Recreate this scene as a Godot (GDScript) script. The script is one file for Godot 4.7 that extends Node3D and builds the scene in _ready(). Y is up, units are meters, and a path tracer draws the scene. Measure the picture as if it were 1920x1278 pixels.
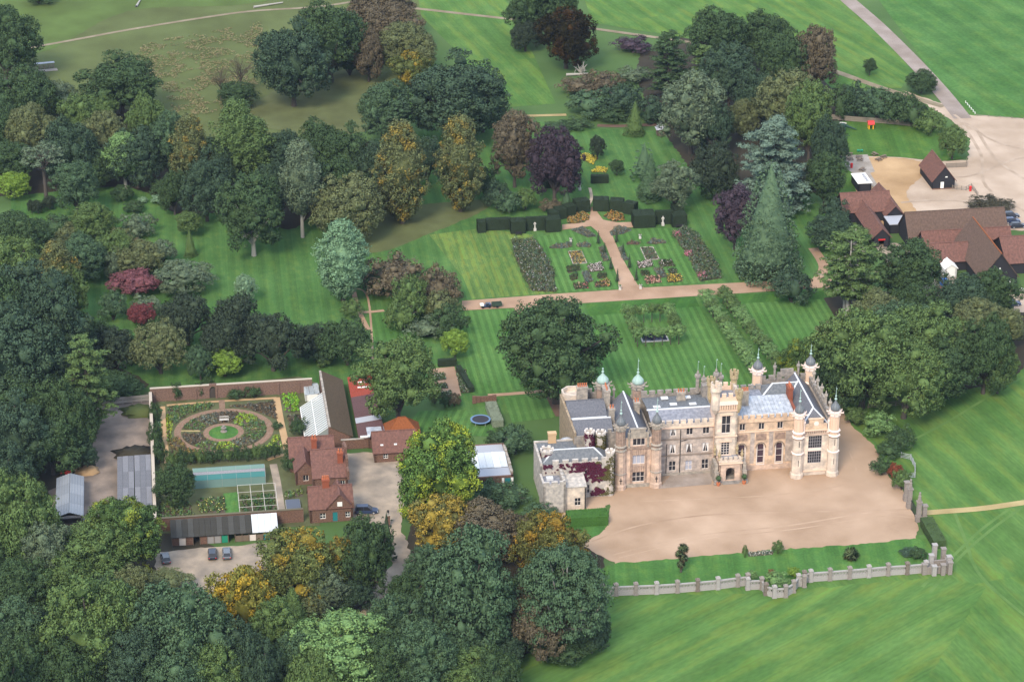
extends Node3D
# ---------------------------------------------------------------- camera maths (photo pixel -> place on the ground)
const FOCAL := 4943.0
const CAM_H := 260.0
const TILT := 25.0
var sn := sin(deg_to_rad(TILT))
var cs := cos(deg_to_rad(TILT))
var rng := RandomNumberGenerator.new()
var taken := {}
var M := {}
var T := {}

func G(px: float, py: float, h := 0.0) -> Vector3:
	var x := (px - 960.0) / FOCAL
	var y := -(py - 639.0) / FOCAL
	var d := Vector3(x, -sn + y * cs, -cs - y * sn)
	return Vector3(0, CAM_H, 0) + d * ((h - CAM_H) / d.y)

func px_per_m(px: float, py: float) -> float:
	return FOCAL / G(px, py).distance_to(Vector3(0, CAM_H, 0))

func polyG(a: Array) -> PackedVector2Array:
	var r := PackedVector2Array()
	for i in range(0, a.size(), 2):
		var p := G(a[i], a[i + 1])
		r.append(Vector2(p.x, p.z))
	return r

# ---------------------------------------------------------------- naming
func numbered(called: String) -> String:
	if not taken.has(called):
		taken[called] = 0
		return called
	taken[called] += 1
	return "%s_%03d" % [called, taken[called]]

func tag(o: Node, label: String, category: String, group := "") -> Node:
	o.set_meta("label", label)
	o.set_meta("category", category)
	if group != "":
		o.set_meta("group", group)
	return o

func thing(called: String, label: String, category: String, at := Vector3.ZERO, turn := 0.0, group := "") -> Node3D:
	var o := Node3D.new()
	o.name = numbered(called)
	add_child(o)
	o.position = at
	o.rotation.y = turn
	tag(o, label, category, group)
	return o

func part(called: String, mesh: Mesh, m: Material, parent: Node, at := Vector3.ZERO, turn := 0.0) -> MeshInstance3D:
	var o := MeshInstance3D.new()
	o.name = called
	o.mesh = mesh
	if m:
		o.material_override = m
	o.position = at
	o.rotation.y = turn
	parent.add_child(o, true)
	return o

func structure(called: String, mesh: Mesh, m: Material) -> MeshInstance3D:
	var o := MeshInstance3D.new()
	o.name = numbered(called)
	o.mesh = mesh
	o.material_override = m
	o.set_meta("kind", "structure")
	add_child(o)
	return o

# ---------------------------------------------------------------- mesh builder
class MB:
	var v := PackedVector3Array()
	var n := PackedVector3Array()
	var c := PackedColorArray()
	var uv := PackedVector2Array()
	var col := Color(1, 1, 1)
	func tri(a: Vector3, b: Vector3, d: Vector3) -> void:
		var nn := (d - a).cross(b - a).normalized()
		v.append_array([a, b, d])
		n.append_array([nn, nn, nn])
		c.append_array([col, col, col])
		uv.append_array([Vector2(a.x, a.z), Vector2(b.x, b.z), Vector2(d.x, d.z)])
	func quad(a: Vector3, b: Vector3, d: Vector3, e: Vector3) -> void:
		# a b d e run clockwise seen from the front
		tri(a, b, d)
		tri(a, d, e)
	func box(lo: Vector3, hi: Vector3) -> void:
		var a := Vector3(lo.x, lo.y, lo.z); var b := Vector3(hi.x, lo.y, lo.z)
		var d := Vector3(hi.x, lo.y, hi.z); var e := Vector3(lo.x, lo.y, hi.z)
		var f := Vector3(lo.x, hi.y, lo.z); var g := Vector3(hi.x, hi.y, lo.z)
		var h := Vector3(hi.x, hi.y, hi.z); var i := Vector3(lo.x, hi.y, hi.z)
		quad(f, g, h, i)
		quad(a, e, d, b)
		quad(e, i, h, d)
		quad(b, g, f, a)
		quad(a, f, i, e)
		quad(d, h, g, b)
	func bar(p: Vector3, q: Vector3, w: float, h := -1.0) -> void:
		# square bar from p to q
		if h < 0.0: h = w
		var t := (q - p).normalized()
		var s := t.cross(Vector3.UP)
		if s.length() < 0.01: s = Vector3.RIGHT
		s = s.normalized() * w * 0.5
		var u := s.cross(t).normalized() * h * 0.5
		var k := [p - s - u, p + s - u, p + s + u, p - s + u, q - s - u, q + s - u, q + s + u, q - s + u]
		quad(k[3], k[7], k[6], k[2])
		quad(k[0], k[1], k[5], k[4])
		quad(k[1], k[2], k[6], k[5])
		quad(k[0], k[4], k[7], k[3])
		quad(k[0], k[3], k[2], k[1])
		quad(k[4], k[5], k[6], k[7])
	func tube(p: Vector3, q: Vector3, r0: float, r1: float, sides := 6) -> void:
		var t := (q - p).normalized()
		var s := t.cross(Vector3.UP)
		if s.length() < 0.05: s = t.cross(Vector3.RIGHT)
		s = s.normalized()
		var u := s.cross(t).normalized()
		for i in sides:
			var a := TAU * i / sides
			var b := TAU * (i + 1) / sides
			var da := s * cos(a) + u * sin(a)
			var db := s * cos(b) + u * sin(b)
			v.append_array([p + da * r0, q + db * r1, q + da * r1, p + da * r0, p + db * r0, q + db * r1])
			n.append_array([da, db, da, da, db, db])
			for k in 6:
				c.append(col)
				uv.append(Vector2(i, k))
	func lathe(o: Vector3, prof: Array, sides := 16, smooth := true, phase := 0.0) -> void:
		# prof: [r, y, r, y, ...] from the bottom up
		for j in range(0, prof.size() - 2, 2):
			var r0: float = prof[j]; var y0: float = prof[j + 1]; var r1: float = prof[j + 2]; var y1: float = prof[j + 3]
			for i in sides:
				var a := TAU * i / sides + phase
				var b := TAU * (i + 1) / sides + phase
				var p0 := o + Vector3(cos(a) * r0, y0, sin(a) * r0)
				var p1 := o + Vector3(cos(a) * r1, y1, sin(a) * r1)
				var q0 := o + Vector3(cos(b) * r0, y0, sin(b) * r0)
				var q1 := o + Vector3(cos(b) * r1, y1, sin(b) * r1)
				if smooth:
					var sl := Vector2(y1 - y0, r0 - r1).normalized()
					var na := Vector3(cos(a) * sl.x, sl.y, sin(a) * sl.x)
					var nb := Vector3(cos(b) * sl.x, sl.y, sin(b) * sl.x)
					v.append_array([p0, q1, p1, p0, q0, q1])
					n.append_array([na, nb, na, na, nb, nb])
					for k in 6:
						c.append(col)
						uv.append(Vector2(i, k))
				else:
					if r1 > 0.0001: tri(p0, q1, p1)
					if r0 > 0.0001: tri(p0, q0, q1)
	func blob(o: Vector3, r: Vector3, nz: FastNoiseLite, amp: float, rings := 5, sides := 8) -> void:
		var pts := []
		for j in rings + 1:
			var row := []
			var th := PI * j / rings
			for i in sides:
				var ph := TAU * i / sides
				var d := Vector3(sin(th) * cos(ph), cos(th), sin(th) * sin(ph))
				var k := 1.0 + amp * nz.get_noise_3dv(o * 3.1 + d * 40.0)
				row.append([o + d * r * k, d])
			pts.append(row)
		for j in rings:
			for i in sides:
				var i2 := (i + 1) % sides
				var a = pts[j][i]; var b = pts[j][i2]; var d = pts[j + 1][i2]; var e = pts[j + 1][i]
				for q in [a, d, b, a, e, d]:
					v.append(q[0]); n.append(q[1]); c.append(col); uv.append(Vector2.ZERO)
	func leaf(p: Vector3, nn: Vector3, shade_n: Vector3, along: Vector3, l: float, w: float) -> void:
		var s := along.cross(nn).normalized() * w * 0.5
		var t := nn.cross(s).normalized() * l * 0.5
		var a := p - t; var b := p + s + nn * l * 0.12; var d := p + t; var e := p - s + nn * l * 0.12
		v.append_array([a, d, b, a, e, d])
		for k in 6:
			n.append(shade_n)
			c.append(col)
			uv.append(Vector2.ZERO)
	func mesh() -> ArrayMesh:
		var arr := []
		arr.resize(Mesh.ARRAY_MAX)
		arr[Mesh.ARRAY_VERTEX] = v
		arr[Mesh.ARRAY_NORMAL] = n
		arr[Mesh.ARRAY_COLOR] = c
		arr[Mesh.ARRAY_TEX_UV] = uv
		var m := ArrayMesh.new()
		m.add_surface_from_arrays(Mesh.PRIMITIVE_TRIANGLES, arr)
		return m

func boxmesh(lo: Vector3, hi: Vector3) -> ArrayMesh:
	var b := MB.new()
	b.box(lo, hi)
	return b.mesh()

# a flat sheet from a ground outline (x, z); uv in metres turned by ang
func sheet(poly: PackedVector2Array, y: float, ang := 0.0) -> ArrayMesh:
	var idx := Geometry2D.triangulate_polygon(poly)
	var b := MB.new()
	var ca := cos(ang); var sa := sin(ang)
	for i in range(0, idx.size(), 3):
		var k := [poly[idx[i]], poly[idx[i + 1]], poly[idx[i + 2]]]
		if (k[1] - k[0]).cross(k[2] - k[0]) < 0.0:
			k = [k[0], k[2], k[1]]
		for q in k:
			b.v.append(Vector3(q.x, y, q.y))
			b.n.append(Vector3.UP)
			b.c.append(Color(1, 1, 1))
			b.uv.append(Vector2(q.x * ca + q.y * sa, -q.x * sa + q.y * ca))
	return b.mesh()

# smooth outline through the given pixel points
func curve_poly(a: Array, steps := 5) -> PackedVector2Array:
	var p := polyG(a)
	var r := PackedVector2Array()
	var m := p.size()
	for i in m:
		for s in steps:
			r.append(p[i].cubic_interpolate(p[(i + 1) % m], p[(i + m - 1) % m], p[(i + 2) % m], float(s) / steps))
	return r

# strip of a given width (m) along a pixel polyline
func strip_poly(a: Array, w: float, steps := 6) -> PackedVector2Array:
	var p := polyG(a)
	var c := PackedVector2Array()
	var m := p.size()
	for i in m - 1:
		var b0 := p[maxi(i - 1, 0)]; var b3 := p[mini(i + 2, m - 1)]
		for s in steps:
			c.append(p[i].cubic_interpolate(p[i + 1], b0, b3, float(s) / steps))
	c.append(p[m - 1])
	var l := PackedVector2Array(); var r := PackedVector2Array()
	for i in c.size():
		var t := (c[mini(i + 1, c.size() - 1)] - c[maxi(i - 1, 0)]).normalized()
		var o := Vector2(-t.y, t.x) * w * 0.5
		l.append(c[i] + o); r.append(c[i] - o)
	r.reverse()
	l.append_array(r)
	return l

# ---------------------------------------------------------------- textures and materials
func noise_tex(sd: int, freq: float, lo: float, hi: float, oct := 5, size := 512, tint_lo := Color(1, 1, 1), tint_hi := Color(1, 1, 1)) -> NoiseTexture2D:
	var f := FastNoiseLite.new()
	f.seed = sd
	f.frequency = freq
	f.fractal_octaves = oct
	f.noise_type = FastNoiseLite.TYPE_SIMPLEX_SMOOTH
	var t := NoiseTexture2D.new()
	t.width = size; t.height = size
	t.seamless = true
	t.noise = f
	var g := Gradient.new()
	g.set_color(0, Color(lo * tint_lo.r, lo * tint_lo.g, lo * tint_lo.b))
	g.set_color(1, Color(hi * tint_hi.r, hi * tint_hi.g, hi * tint_hi.b))
	t.color_ramp = g
	return t

func srgb(r: float, g: float, b: float) -> Color:
	return Color(r, g, b).linear_to_srgb()

# plain procedural material: linear base colour, mottled by a fine and a coarse world-space pattern
func mat(key: String, r: float, g: float, b: float, rough := 0.85, tex := "", metres := 4.0, coarse := "", cmetres := 30.0) -> StandardMaterial3D:
	if M.has(key): return M[key]
	var m := StandardMaterial3D.new()
	m.resource_name = key
	m.albedo_color = srgb(r, g, b)
	m.roughness = rough
	m.metallic_specular = 0.3
	if tex != "":
		m.albedo_texture = T[tex]
		m.uv1_triplanar = true
		m.uv1_world_triplanar = true
		m.uv1_scale = Vector3.ONE / metres
	if coarse != "":
		m.detail_enabled = true
		m.detail_albedo = T[coarse]
		m.detail_blend_mode = BaseMaterial3D.BLEND_MODE_MUL
		m.detail_uv_layer = BaseMaterial3D.DETAIL_UV_2
		m.uv2_triplanar = true
		m.uv2_world_triplanar = true
		m.uv2_scale = Vector3.ONE / cmetres
	M[key] = m
	return m

# mown stripes: an image whose u runs across the stripes
func stripe_tex(sd: int, pairs: int, contrast: float, streak: float, speck: float, dry: float) -> ImageTexture:
	var S := 512
	var im := Image.create(S, S, false, Image.FORMAT_RGB8)
	var f := FastNoiseLite.new(); f.seed = sd; f.frequency = 0.02; f.fractal_octaves = 4
	var f3 := FastNoiseLite.new(); f3.seed = sd + 9; f3.frequency = 0.09; f3.fractal_octaves = 3
	var f2 := FastNoiseLite.new(); f2.seed = sd + 5; f2.frequency = 0.008; f2.fractal_octaves = 3
	var r := RandomNumberGenerator.new(); r.seed = sd
	var amp := []
	for i in pairs * 2:
		amp.append((1.0 if i % 2 == 0 else -1.0) * r.randf_range(0.6, 1.15))
	var line := []
	var lv := 0.0
	for x in S:
		if x % 5 == 0: lv = r.randf_range(-1, 1)
		line.append(lv)
	for y in S:
		for x in S:
			var k := float(x) / S * pairs * 2.0
			var i0 := int(k) % (pairs * 2)
			var fr := k - floorf(k)
			var e := smoothstep(0.0, 0.16, fr) * smoothstep(1.0, 0.84, fr)
			var a: float = amp[i0] * e
			# wrap the noise so that the tile joins
			var wx := float(x) / S; var wy := float(y) / S
			var n0 := lerpf(f.get_noise_2d(x, y), f.get_noise_2d(x - S, y), wx)
			n0 = lerpf(n0, lerpf(f.get_noise_2d(x, y - S), f.get_noise_2d(x - S, y - S), wx), wy)
			var n1 := lerpf(f2.get_noise_2d(x * 2.0, y * 0.3), f2.get_noise_2d((x - S) * 2.0, y * 0.3), wx)
			var b: float = 0.86 + contrast * a + streak * (line[x] * 0.5 + n1) + speck * n0 + speck * 1.6 * f3.get_noise_2d(x, y)
			var d := clampf((n0 + n1) * 1.6 * dry + dry * 0.2, 0.0, 1.0)
			im.set_pixel(x, y, Color(b * (1.0 + d * 0.22), b * (1.0 + d * 0.04), b * (1.0 - d * 0.05)))
	return ImageTexture.create_from_image(im)

func lawn_mat(key: String, c: Color, tex: Texture2D, tile: float, tile_long: float) -> StandardMaterial3D:
	var m := StandardMaterial3D.new()
	m.resource_name = key
	m.albedo_color = srgb(c.r, c.g, c.b)
	m.roughness = 0.95
	m.metallic_specular = 0.15
	m.albedo_texture = tex
	m.uv1_scale = Vector3(1.0 / tile, 1.0 / tile_long, 1)
	m.detail_enabled = true
	m.detail_albedo = T.grass_coarse
	m.detail_blend_mode = BaseMaterial3D.BLEND_MODE_MUL
	m.detail_uv_layer = BaseMaterial3D.DETAIL_UV_2
	m.uv2_triplanar = true
	m.uv2_world_triplanar = true
	m.uv2_scale = Vector3.ONE / 170.0
	M[key] = m
	return m

func foliage(key: String, r: float, g: float, b: float) -> StandardMaterial3D:
	if M.has(key): return M[key]
	var m := StandardMaterial3D.new()
	m.resource_name = key
	m.albedo_color = srgb(r, g, b)
	m.vertex_color_use_as_albedo = true
	m.roughness = 0.7
	m.metallic_specular = 0.25
	m.cull_mode = BaseMaterial3D.CULL_DISABLED
	M[key] = m
	return m

func make_materials() -> void:
	T.speck = noise_tex(1, 0.05, 0.78, 1.0, 6)
	T.grass_fine = noise_tex(3, 0.06, 0.78, 1.0, 6, 512, Color(0.95, 0.97, 0.86), Color(1, 1, 1))
	T.grass_coarse = noise_tex(4, 0.008, 0.84, 1.0, 6, 1024, Color(0.93, 1.0, 0.95), Color(1.0, 0.99, 1.0))
	T.stone = noise_tex(5, 0.02, 0.90, 1.0, 6, 512, Color(0.96, 0.97, 1.0), Color(1, 0.99, 0.98))
	T.stain = noise_tex(6, 0.012, 0.72, 1.0, 6, 1024, Color(0.93, 0.96, 1.0), Color(1, 1, 1))
	T.tile = noise_tex(7, 0.06, 0.62, 1.0, 4, 512, Color(0.97, 0.98, 0.95), Color(1, 1, 1))
	T.gravel = noise_tex(8, 0.09, 0.82, 1.0, 5)
	T.patch = noise_tex(9, 0.008, 0.80, 1.0, 6, 1024, Color(1.0, 0.97, 0.93), Color(1, 1, 1))
	T.st_wide = stripe_tex(11, 6, 0.03, 0.045, 0.05, 0.4)
	T.st_fine = stripe_tex(12, 8, 0.065, 0.03, 0.07, 0.2)
	T.st_dry = stripe_tex(13, 8, 0.03, 0.10, 0.06, 1.2)
	T.st_field = stripe_tex(14, 6, 0.022, 0.05, 0.04, 0.7)

# ---------------------------------------------------------------- trees
# a kind: {crown, trunk, a, b, c} : half width, half height and centre height of the crown, in metres
var K := {}
var tri_count := 0
var nz := FastNoiseLite.new()

func rdir() -> Vector3:
	var z := rng.randf_range(-1, 1)
	var a := rng.randf() * TAU
	var r := sqrt(1.0 - z * z)
	return Vector3(r * cos(a), z, r * sin(a))

# leaves over one clump: every leaf is the clump's colour, a little lighter or darker at random
func clump(b: MB, o: Vector3, r: Vector3, out: Vector3, per_m2: float, size: float, c0: Color, inner_size := 0.6, leaf_tilt := 0.15) -> void:
	b.col = c0
	if inner_size > 0.0:
		b.blob(o, r * inner_size, nz, 0.6, 4, 6)
	var m := (r.x + r.y + r.z) / 3.0
	var cnt := int(per_m2 * 4.0 * PI * m * m * 0.8)
	for i in cnt:
		var d := rdir()
		if d.dot(out) < -0.3 and rng.randf() < 0.8: continue
		var p := o + d * r * rng.randf_range(0.5, 1.2)
		var nn := (d + rdir() * 0.7 + Vector3.UP * leaf_tilt).normalized()
		var sh := (d * 0.75 + nn * 0.45 + out * 0.25).normalized()
		var k := rng.randf_range(0.62, 1.38)
		var w := rng.randf_range(-0.08, 0.08)
		b.col = Color(c0.r * k * (1.0 + w), c0.g * k, c0.b * k * (1.0 - w))
		b.leaf(p, nn, sh, rdir(), size * rng.randf_range(0.7, 1.4), size * rng.randf_range(0.5, 0.95))

func pal_col(pal: Dictionary, p: Vector3) -> Color:
	var k := rng.randf_range(0.84, 1.16)
	var c: Color = pal.c
	if pal.has("c2"):
		var f: float = nz.get_noise_3dv(p * pal.get("freq", 9.0) + Vector3.ONE * pal.get("off", 0.0)) + rng.randf_range(-0.15, 0.15)
		if f > pal.get("thr", 0.1): c = c.lerp(pal.c2, clampf((f - pal.get("thr", 0.1)) * 6.0, 0.35, 1.0))
	return Color(c.r * k, c.g * k, c.b * k)

func limb(t: MB, p: Vector3, q: Vector3, r0: float, r1: float, sag := 0.0) -> void:
	var m := p.lerp(q, 0.5) + Vector3(rng.randf_range(-0.3, 0.3), sag, rng.randf_range(-0.3, 0.3))
	t.tube(p, m, r0, (r0 + r1) * 0.5, 5)
	t.tube(m, q, (r0 + r1) * 0.5, r1, 5)

func store(key: String, b: MB, t: MB, a: float, hb: float, c: float) -> void:
	tri_count += b.v.size() / 3
	K[key] = {"crown": b.mesh(), "trunk": t.mesh(), "a": a, "b": hb, "c": c}

# broad crowned tree: boughs, each carrying many small tufts
func kind_round(key: String, sd: int, a: float, hb: float, clear: float, pal: Dictionary, lobes := 0.28, tuft := 0.62, per := 8.5, size := 0.36, low := -0.8, boughs := 26) -> void:
	rng.seed = sd
	var b := MB.new(); var t := MB.new()
	var c := clear + hb
	for i in boughs:
		var y := 1.0 - 2.0 * (i + 0.5) / boughs
		if y < low: continue
		var an := i * 2.39996 + rng.randf_range(-0.5, 0.5)
		var rr := sqrt(1.0 - y * y)
		var d := Vector3(rr * cos(an), y + rng.randf_range(-0.14, 0.14), rr * sin(an)).normalized()
		var lr := rng.randf_range(0.20, 0.40)
		var reach := (1.0 - lr) * rng.randf_range(1.0 - lobes * 0.8, 1.0 + lobes * 0.45)
		var lo := Vector3(d.x * a, d.y * hb, d.z * a) * reach + Vector3(0, c, 0)
		var lrv := Vector3(lr * a, lr * (a * 0.4 + hb * 0.6) * rng.randf_range(0.7, 0.95), lr * a)
		var bc := pal_col(pal, lo)
		b.col = bc
		b.blob(lo, lrv * 0.48, nz, 0.6, 6, 9)
		limb(t, Vector3(0, lerpf(clear, c, rng.randf_range(0.1, 0.8)), 0), lo, a * 0.035, a * 0.014, 0.4)
		var out := (d + Vector3(0, 0.35, 0)).normalized()
		var tufts := int(4.0 * PI * lrv.x * lrv.y / (PI * tuft * tuft) * 1.1)
		for j in tufts:
			var e := rdir()
			if e.dot(out) < -0.3: continue
			var o := lo + e * lrv * rng.randf_range(0.80, 1.08)
			var r := tuft * rng.randf_range(0.6, 1.45)
			var k := rng.randf_range(0.8, 1.2)
			var tc := pal_col(pal, o) if pal.has("c2") else bc
			clump(b, o, Vector3(r, r * rng.randf_range(0.6, 0.9), r), (e * 0.6 + d * 0.5 + Vector3(0, 0.45, 0)).normalized(), per, size, Color(tc.r * k, tc.g * k, tc.b * k), 0.0)
	b.col = pal.c
	b.blob(Vector3(0, c, 0), Vector3(a * 0.46, hb * 0.46, a * 0.46), nz, 0.3, 7, 10)
	t.tube(Vector3(0, -0.3, 0), Vector3(0, clear + hb * 0.3, 0), a * 0.075, a * 0.05, 8)
	t.tube(Vector3(0, clear + hb * 0.3, 0), Vector3(0, c + hb * 0.5, 0), a * 0.05, a * 0.02, 7)
	store(key, b, t, a, hb, c)

# tall tree with foliage in ascending tufts (lime, poplar, ash)
func kind_tall(key: String, sd: int, a: float, hb: float, clear: float, pal: Dictionary, per := 8.0, size := 0.36) -> void:
	rng.seed = sd
	var b := MB.new(); var t := MB.new()
	var c := clear + hb
	var cnt := 620
	for i in cnt:
		var f := (i + 0.5) / cnt
		var y := 1.0 - 2.0 * f
		var w := pow(sin(PI * clampf(f * 0.92 + 0.05, 0, 1)), 0.62) * (0.75 + 0.25 * f)
		var an := i * 2.39996 + rng.randf_range(-0.4, 0.4)
		var d := Vector3(cos(an), 0, sin(an))
		var sc := rng.randf_range(0.62, 1.0) * (1.0 + 0.45 * nz.get_noise_3dv(Vector3(d.x * 14, y * 40, d.z * 14) + Vector3.ONE * sd))
		var o := Vector3(d.x * a * w * sc, c + y * hb * 0.93, d.z * a * w * sc)
		var r := a * rng.randf_range(0.08, 0.17)
		clump(b, o, Vector3(r, r * 1.0, r), (d + Vector3(0, 0.5, 0)).normalized(), per, size, pal_col(pal, o), 0.0)
		if i % 40 == 0:
			limb(t, Vector3(0, o.y - a * 0.6, 0), o, a * 0.03, a * 0.012, 0.1)
	b.col = pal.c
	b.blob(Vector3(0, c, 0), Vector3(a * 0.5, hb * 0.78, a * 0.5), nz, 0.6, 12, 10)
	t.tube(Vector3(0, -0.3, 0), Vector3(0, c + hb * 0.6, 0), a * 0.09, a * 0.02, 8)
	store(key, b, t, a, hb, c)

# cedar: flat plates of foliage in tiers
func kind_cedar(key: String, sd: int, a: float, hb: float, clear: float, pal: Dictionary, taper := 0.55, per := 9.0, size := 0.36, stems := 1) -> void:
	rng.seed = sd
	var b := MB.new(); var t := MB.new()
	var c := clear + hb
	var tiers := 11
	for j in tiers:
		var f := (j + 0.5) / tiers
		var y := clear + f * hb * 2.0
		var w := a * (1.0 - pow(f, 2.2) * taper) * (0.75 if j == 0 else 1.0)
		if j == tiers - 1: w *= 0.6
		var arms := int(5 + 4 * (1.0 - f))
		for k in arms:
			var an := TAU * k / arms + j * 1.3 + rng.randf_range(-0.3, 0.3)
			var reach := w * rng.randf_range(0.55, 1.05)
			var d := Vector3(cos(an), 0, sin(an))
			var tip := Vector3(d.x * reach, y + rng.randf_range(-1.0, 0.7) * hb * 0.12, d.z * reach)
			limb(t, Vector3(0, y - hb * 0.12, 0), tip, a * 0.03, a * 0.008, hb * 0.05)
			for q in 12:
				var g := 0.34 + q * 0.06
				var o := Vector3(0, y - hb * 0.06, 0).lerp(tip, g) + Vector3(rng.randf_range(-1, 1), rng.randf_range(-0.15, 0.5), rng.randf_range(-1, 1)) * a * 0.11
				var r := a * rng.randf_range(0.07, 0.14)
				clump(b, o, Vector3(r, r * 0.34, r), Vector3.UP, per, size, pal_col(pal, o), 0.5, 0.8)
	for s in stems:
		var sh := Vector3(0, 0, 0) if stems == 1 else Vector3(cos(s * 2.1), 0, sin(s * 2.1)) * a * 0.13
		t.tube(sh + Vector3(0, -0.3, 0), sh * 1.6 + Vector3(0, clear + hb * 1.8, 0), a * 0.07, a * 0.015, 8)
	store(key, b, t, a, hb, c)

# cone shaped conifer
func kind_cone(key: String, sd: int, a: float, hb: float, clear: float, pal: Dictionary, power := 0.8, per := 10.0, size := 0.45, cnt := 150) -> void:
	rng.seed = sd
	var b := MB.new(); var t := MB.new()
	var c := clear + hb
	for i in cnt:
		var f := pow((i + 0.5) / cnt, 0.62)
		var w := a * pow(f, power) * (1.0 if f < 0.86 else 0.93)
		var an := i * 2.39996
		var d := Vector3(cos(an), 0, sin(an))
		var reach := w * rng.randf_range(0.72, 1.02) * (1.0 + 0.3 * nz.get_noise_3dv(Vector3(d.x * 16, f * 60.0, d.z * 16)))
		var o := Vector3(d.x * reach, clear + hb * 2.0 * (1.0 - f) - reach * 0.12, d.z * reach)
		o.y = maxf(o.y, clear + 0.3)
		var r := a * rng.randf_range(0.13, 0.21) * (0.55 + 0.5 * f) * sqrt(150.0 / maxf(cnt, 150.0)) * 1.1
		clump(b, o, Vector3(r, r * 0.85, r), (d + Vector3(0, 0.6, 0)).normalized(), per, size, pal_col(pal, o), 0.0 if cnt > 200 else 0.6)
	b.col = pal.c
	b.lathe(Vector3.ZERO, [a * 0.3, clear + 0.2, a * 0.7, clear + hb * 0.35, a * 0.45, clear + hb, 0.0, clear + hb * 1.95], 9)
	t.tube(Vector3(0, -0.3, 0), Vector3(0, clear + hb * 1.9, 0), a * 0.09, a * 0.015, 8)
	store(key, b, t, a, hb, c)

# pine: long bare stem and a high flat head
func kind_pine(key: String, sd: int, a: float, hb: float, clear: float, pal: Dictionary, cnt := 90) -> void:
	rng.seed = sd
	var b := MB.new(); var t := MB.new()
	var c := clear + hb
	for i in cnt:
		var an := i * 2.39996
		var q := sqrt((i + 0.5) / cnt)
		var o := Vector3(cos(an) * q * a * 0.85, c + (1.0 - q * q) * hb * 0.7 + rng.randf_range(-0.5, 0.3) * hb, sin(an) * q * a * 0.85)
		var r := a * rng.randf_range(0.08, 0.17)
		clump(b, o, Vector3(r, r * 0.55, r), Vector3.UP, 9.0, 0.34, pal_col(pal, o), 0.4, 0.5)
		if i % 5 == 0:
			limb(t, Vector3(0, clear - hb * 0.1 + rng.randf_range(0.0, 1.0) * hb, 0), o, a * 0.035, a * 0.012, -0.2)
	t.tube(Vector3(0, -0.3, 0), Vector3(0.2, clear, 0.1), a * 0.085, a * 0.06, 8)
	t.tube(Vector3(0.2, clear, 0.1), Vector3(0, c + hb * 0.6, 0), a * 0.06, a * 0.02, 7)
	store(key, b, t, a, hb, c)

# leafless crown of fine branches
func kind_bare(key: String, sd: int, a: float, hb: float, clear: float, cnt := 46) -> void:
	rng.seed = sd
	var t := MB.new(); var b := MB.new()
	t.tube(Vector3(0, -0.3, 0), Vector3(0, clear + hb, 0), a * 0.06, a * 0.03, 7)
	for i in cnt:
		var d := rdir(); d.y = absf(d.y) * 1.1 + 0.1
		d = d.normalized()
		var s := Vector3(0, clear + hb * rng.randf_range(0.0, 1.0), 0)
		var e := Vector3(0, clear + hb * 0.7, 0) + Vector3(d.x * a, d.y * hb * 1.25, d.z * a) * rng.randf_range(0.7, 1.0)
		limb(t, s, e, a * 0.012, a * 0.004, 0.2)
		for k in 14:
			var q := s.lerp(e, rng.randf_range(0.35, 1.0))
			b.tube(q, q + (rdir() + d + Vector3(0, 0.4, 0)).normalized() * a * 0.22, a * 0.005, a * 0.002, 3)
	store(key, b, t, a, hb, clear + hb)

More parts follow.
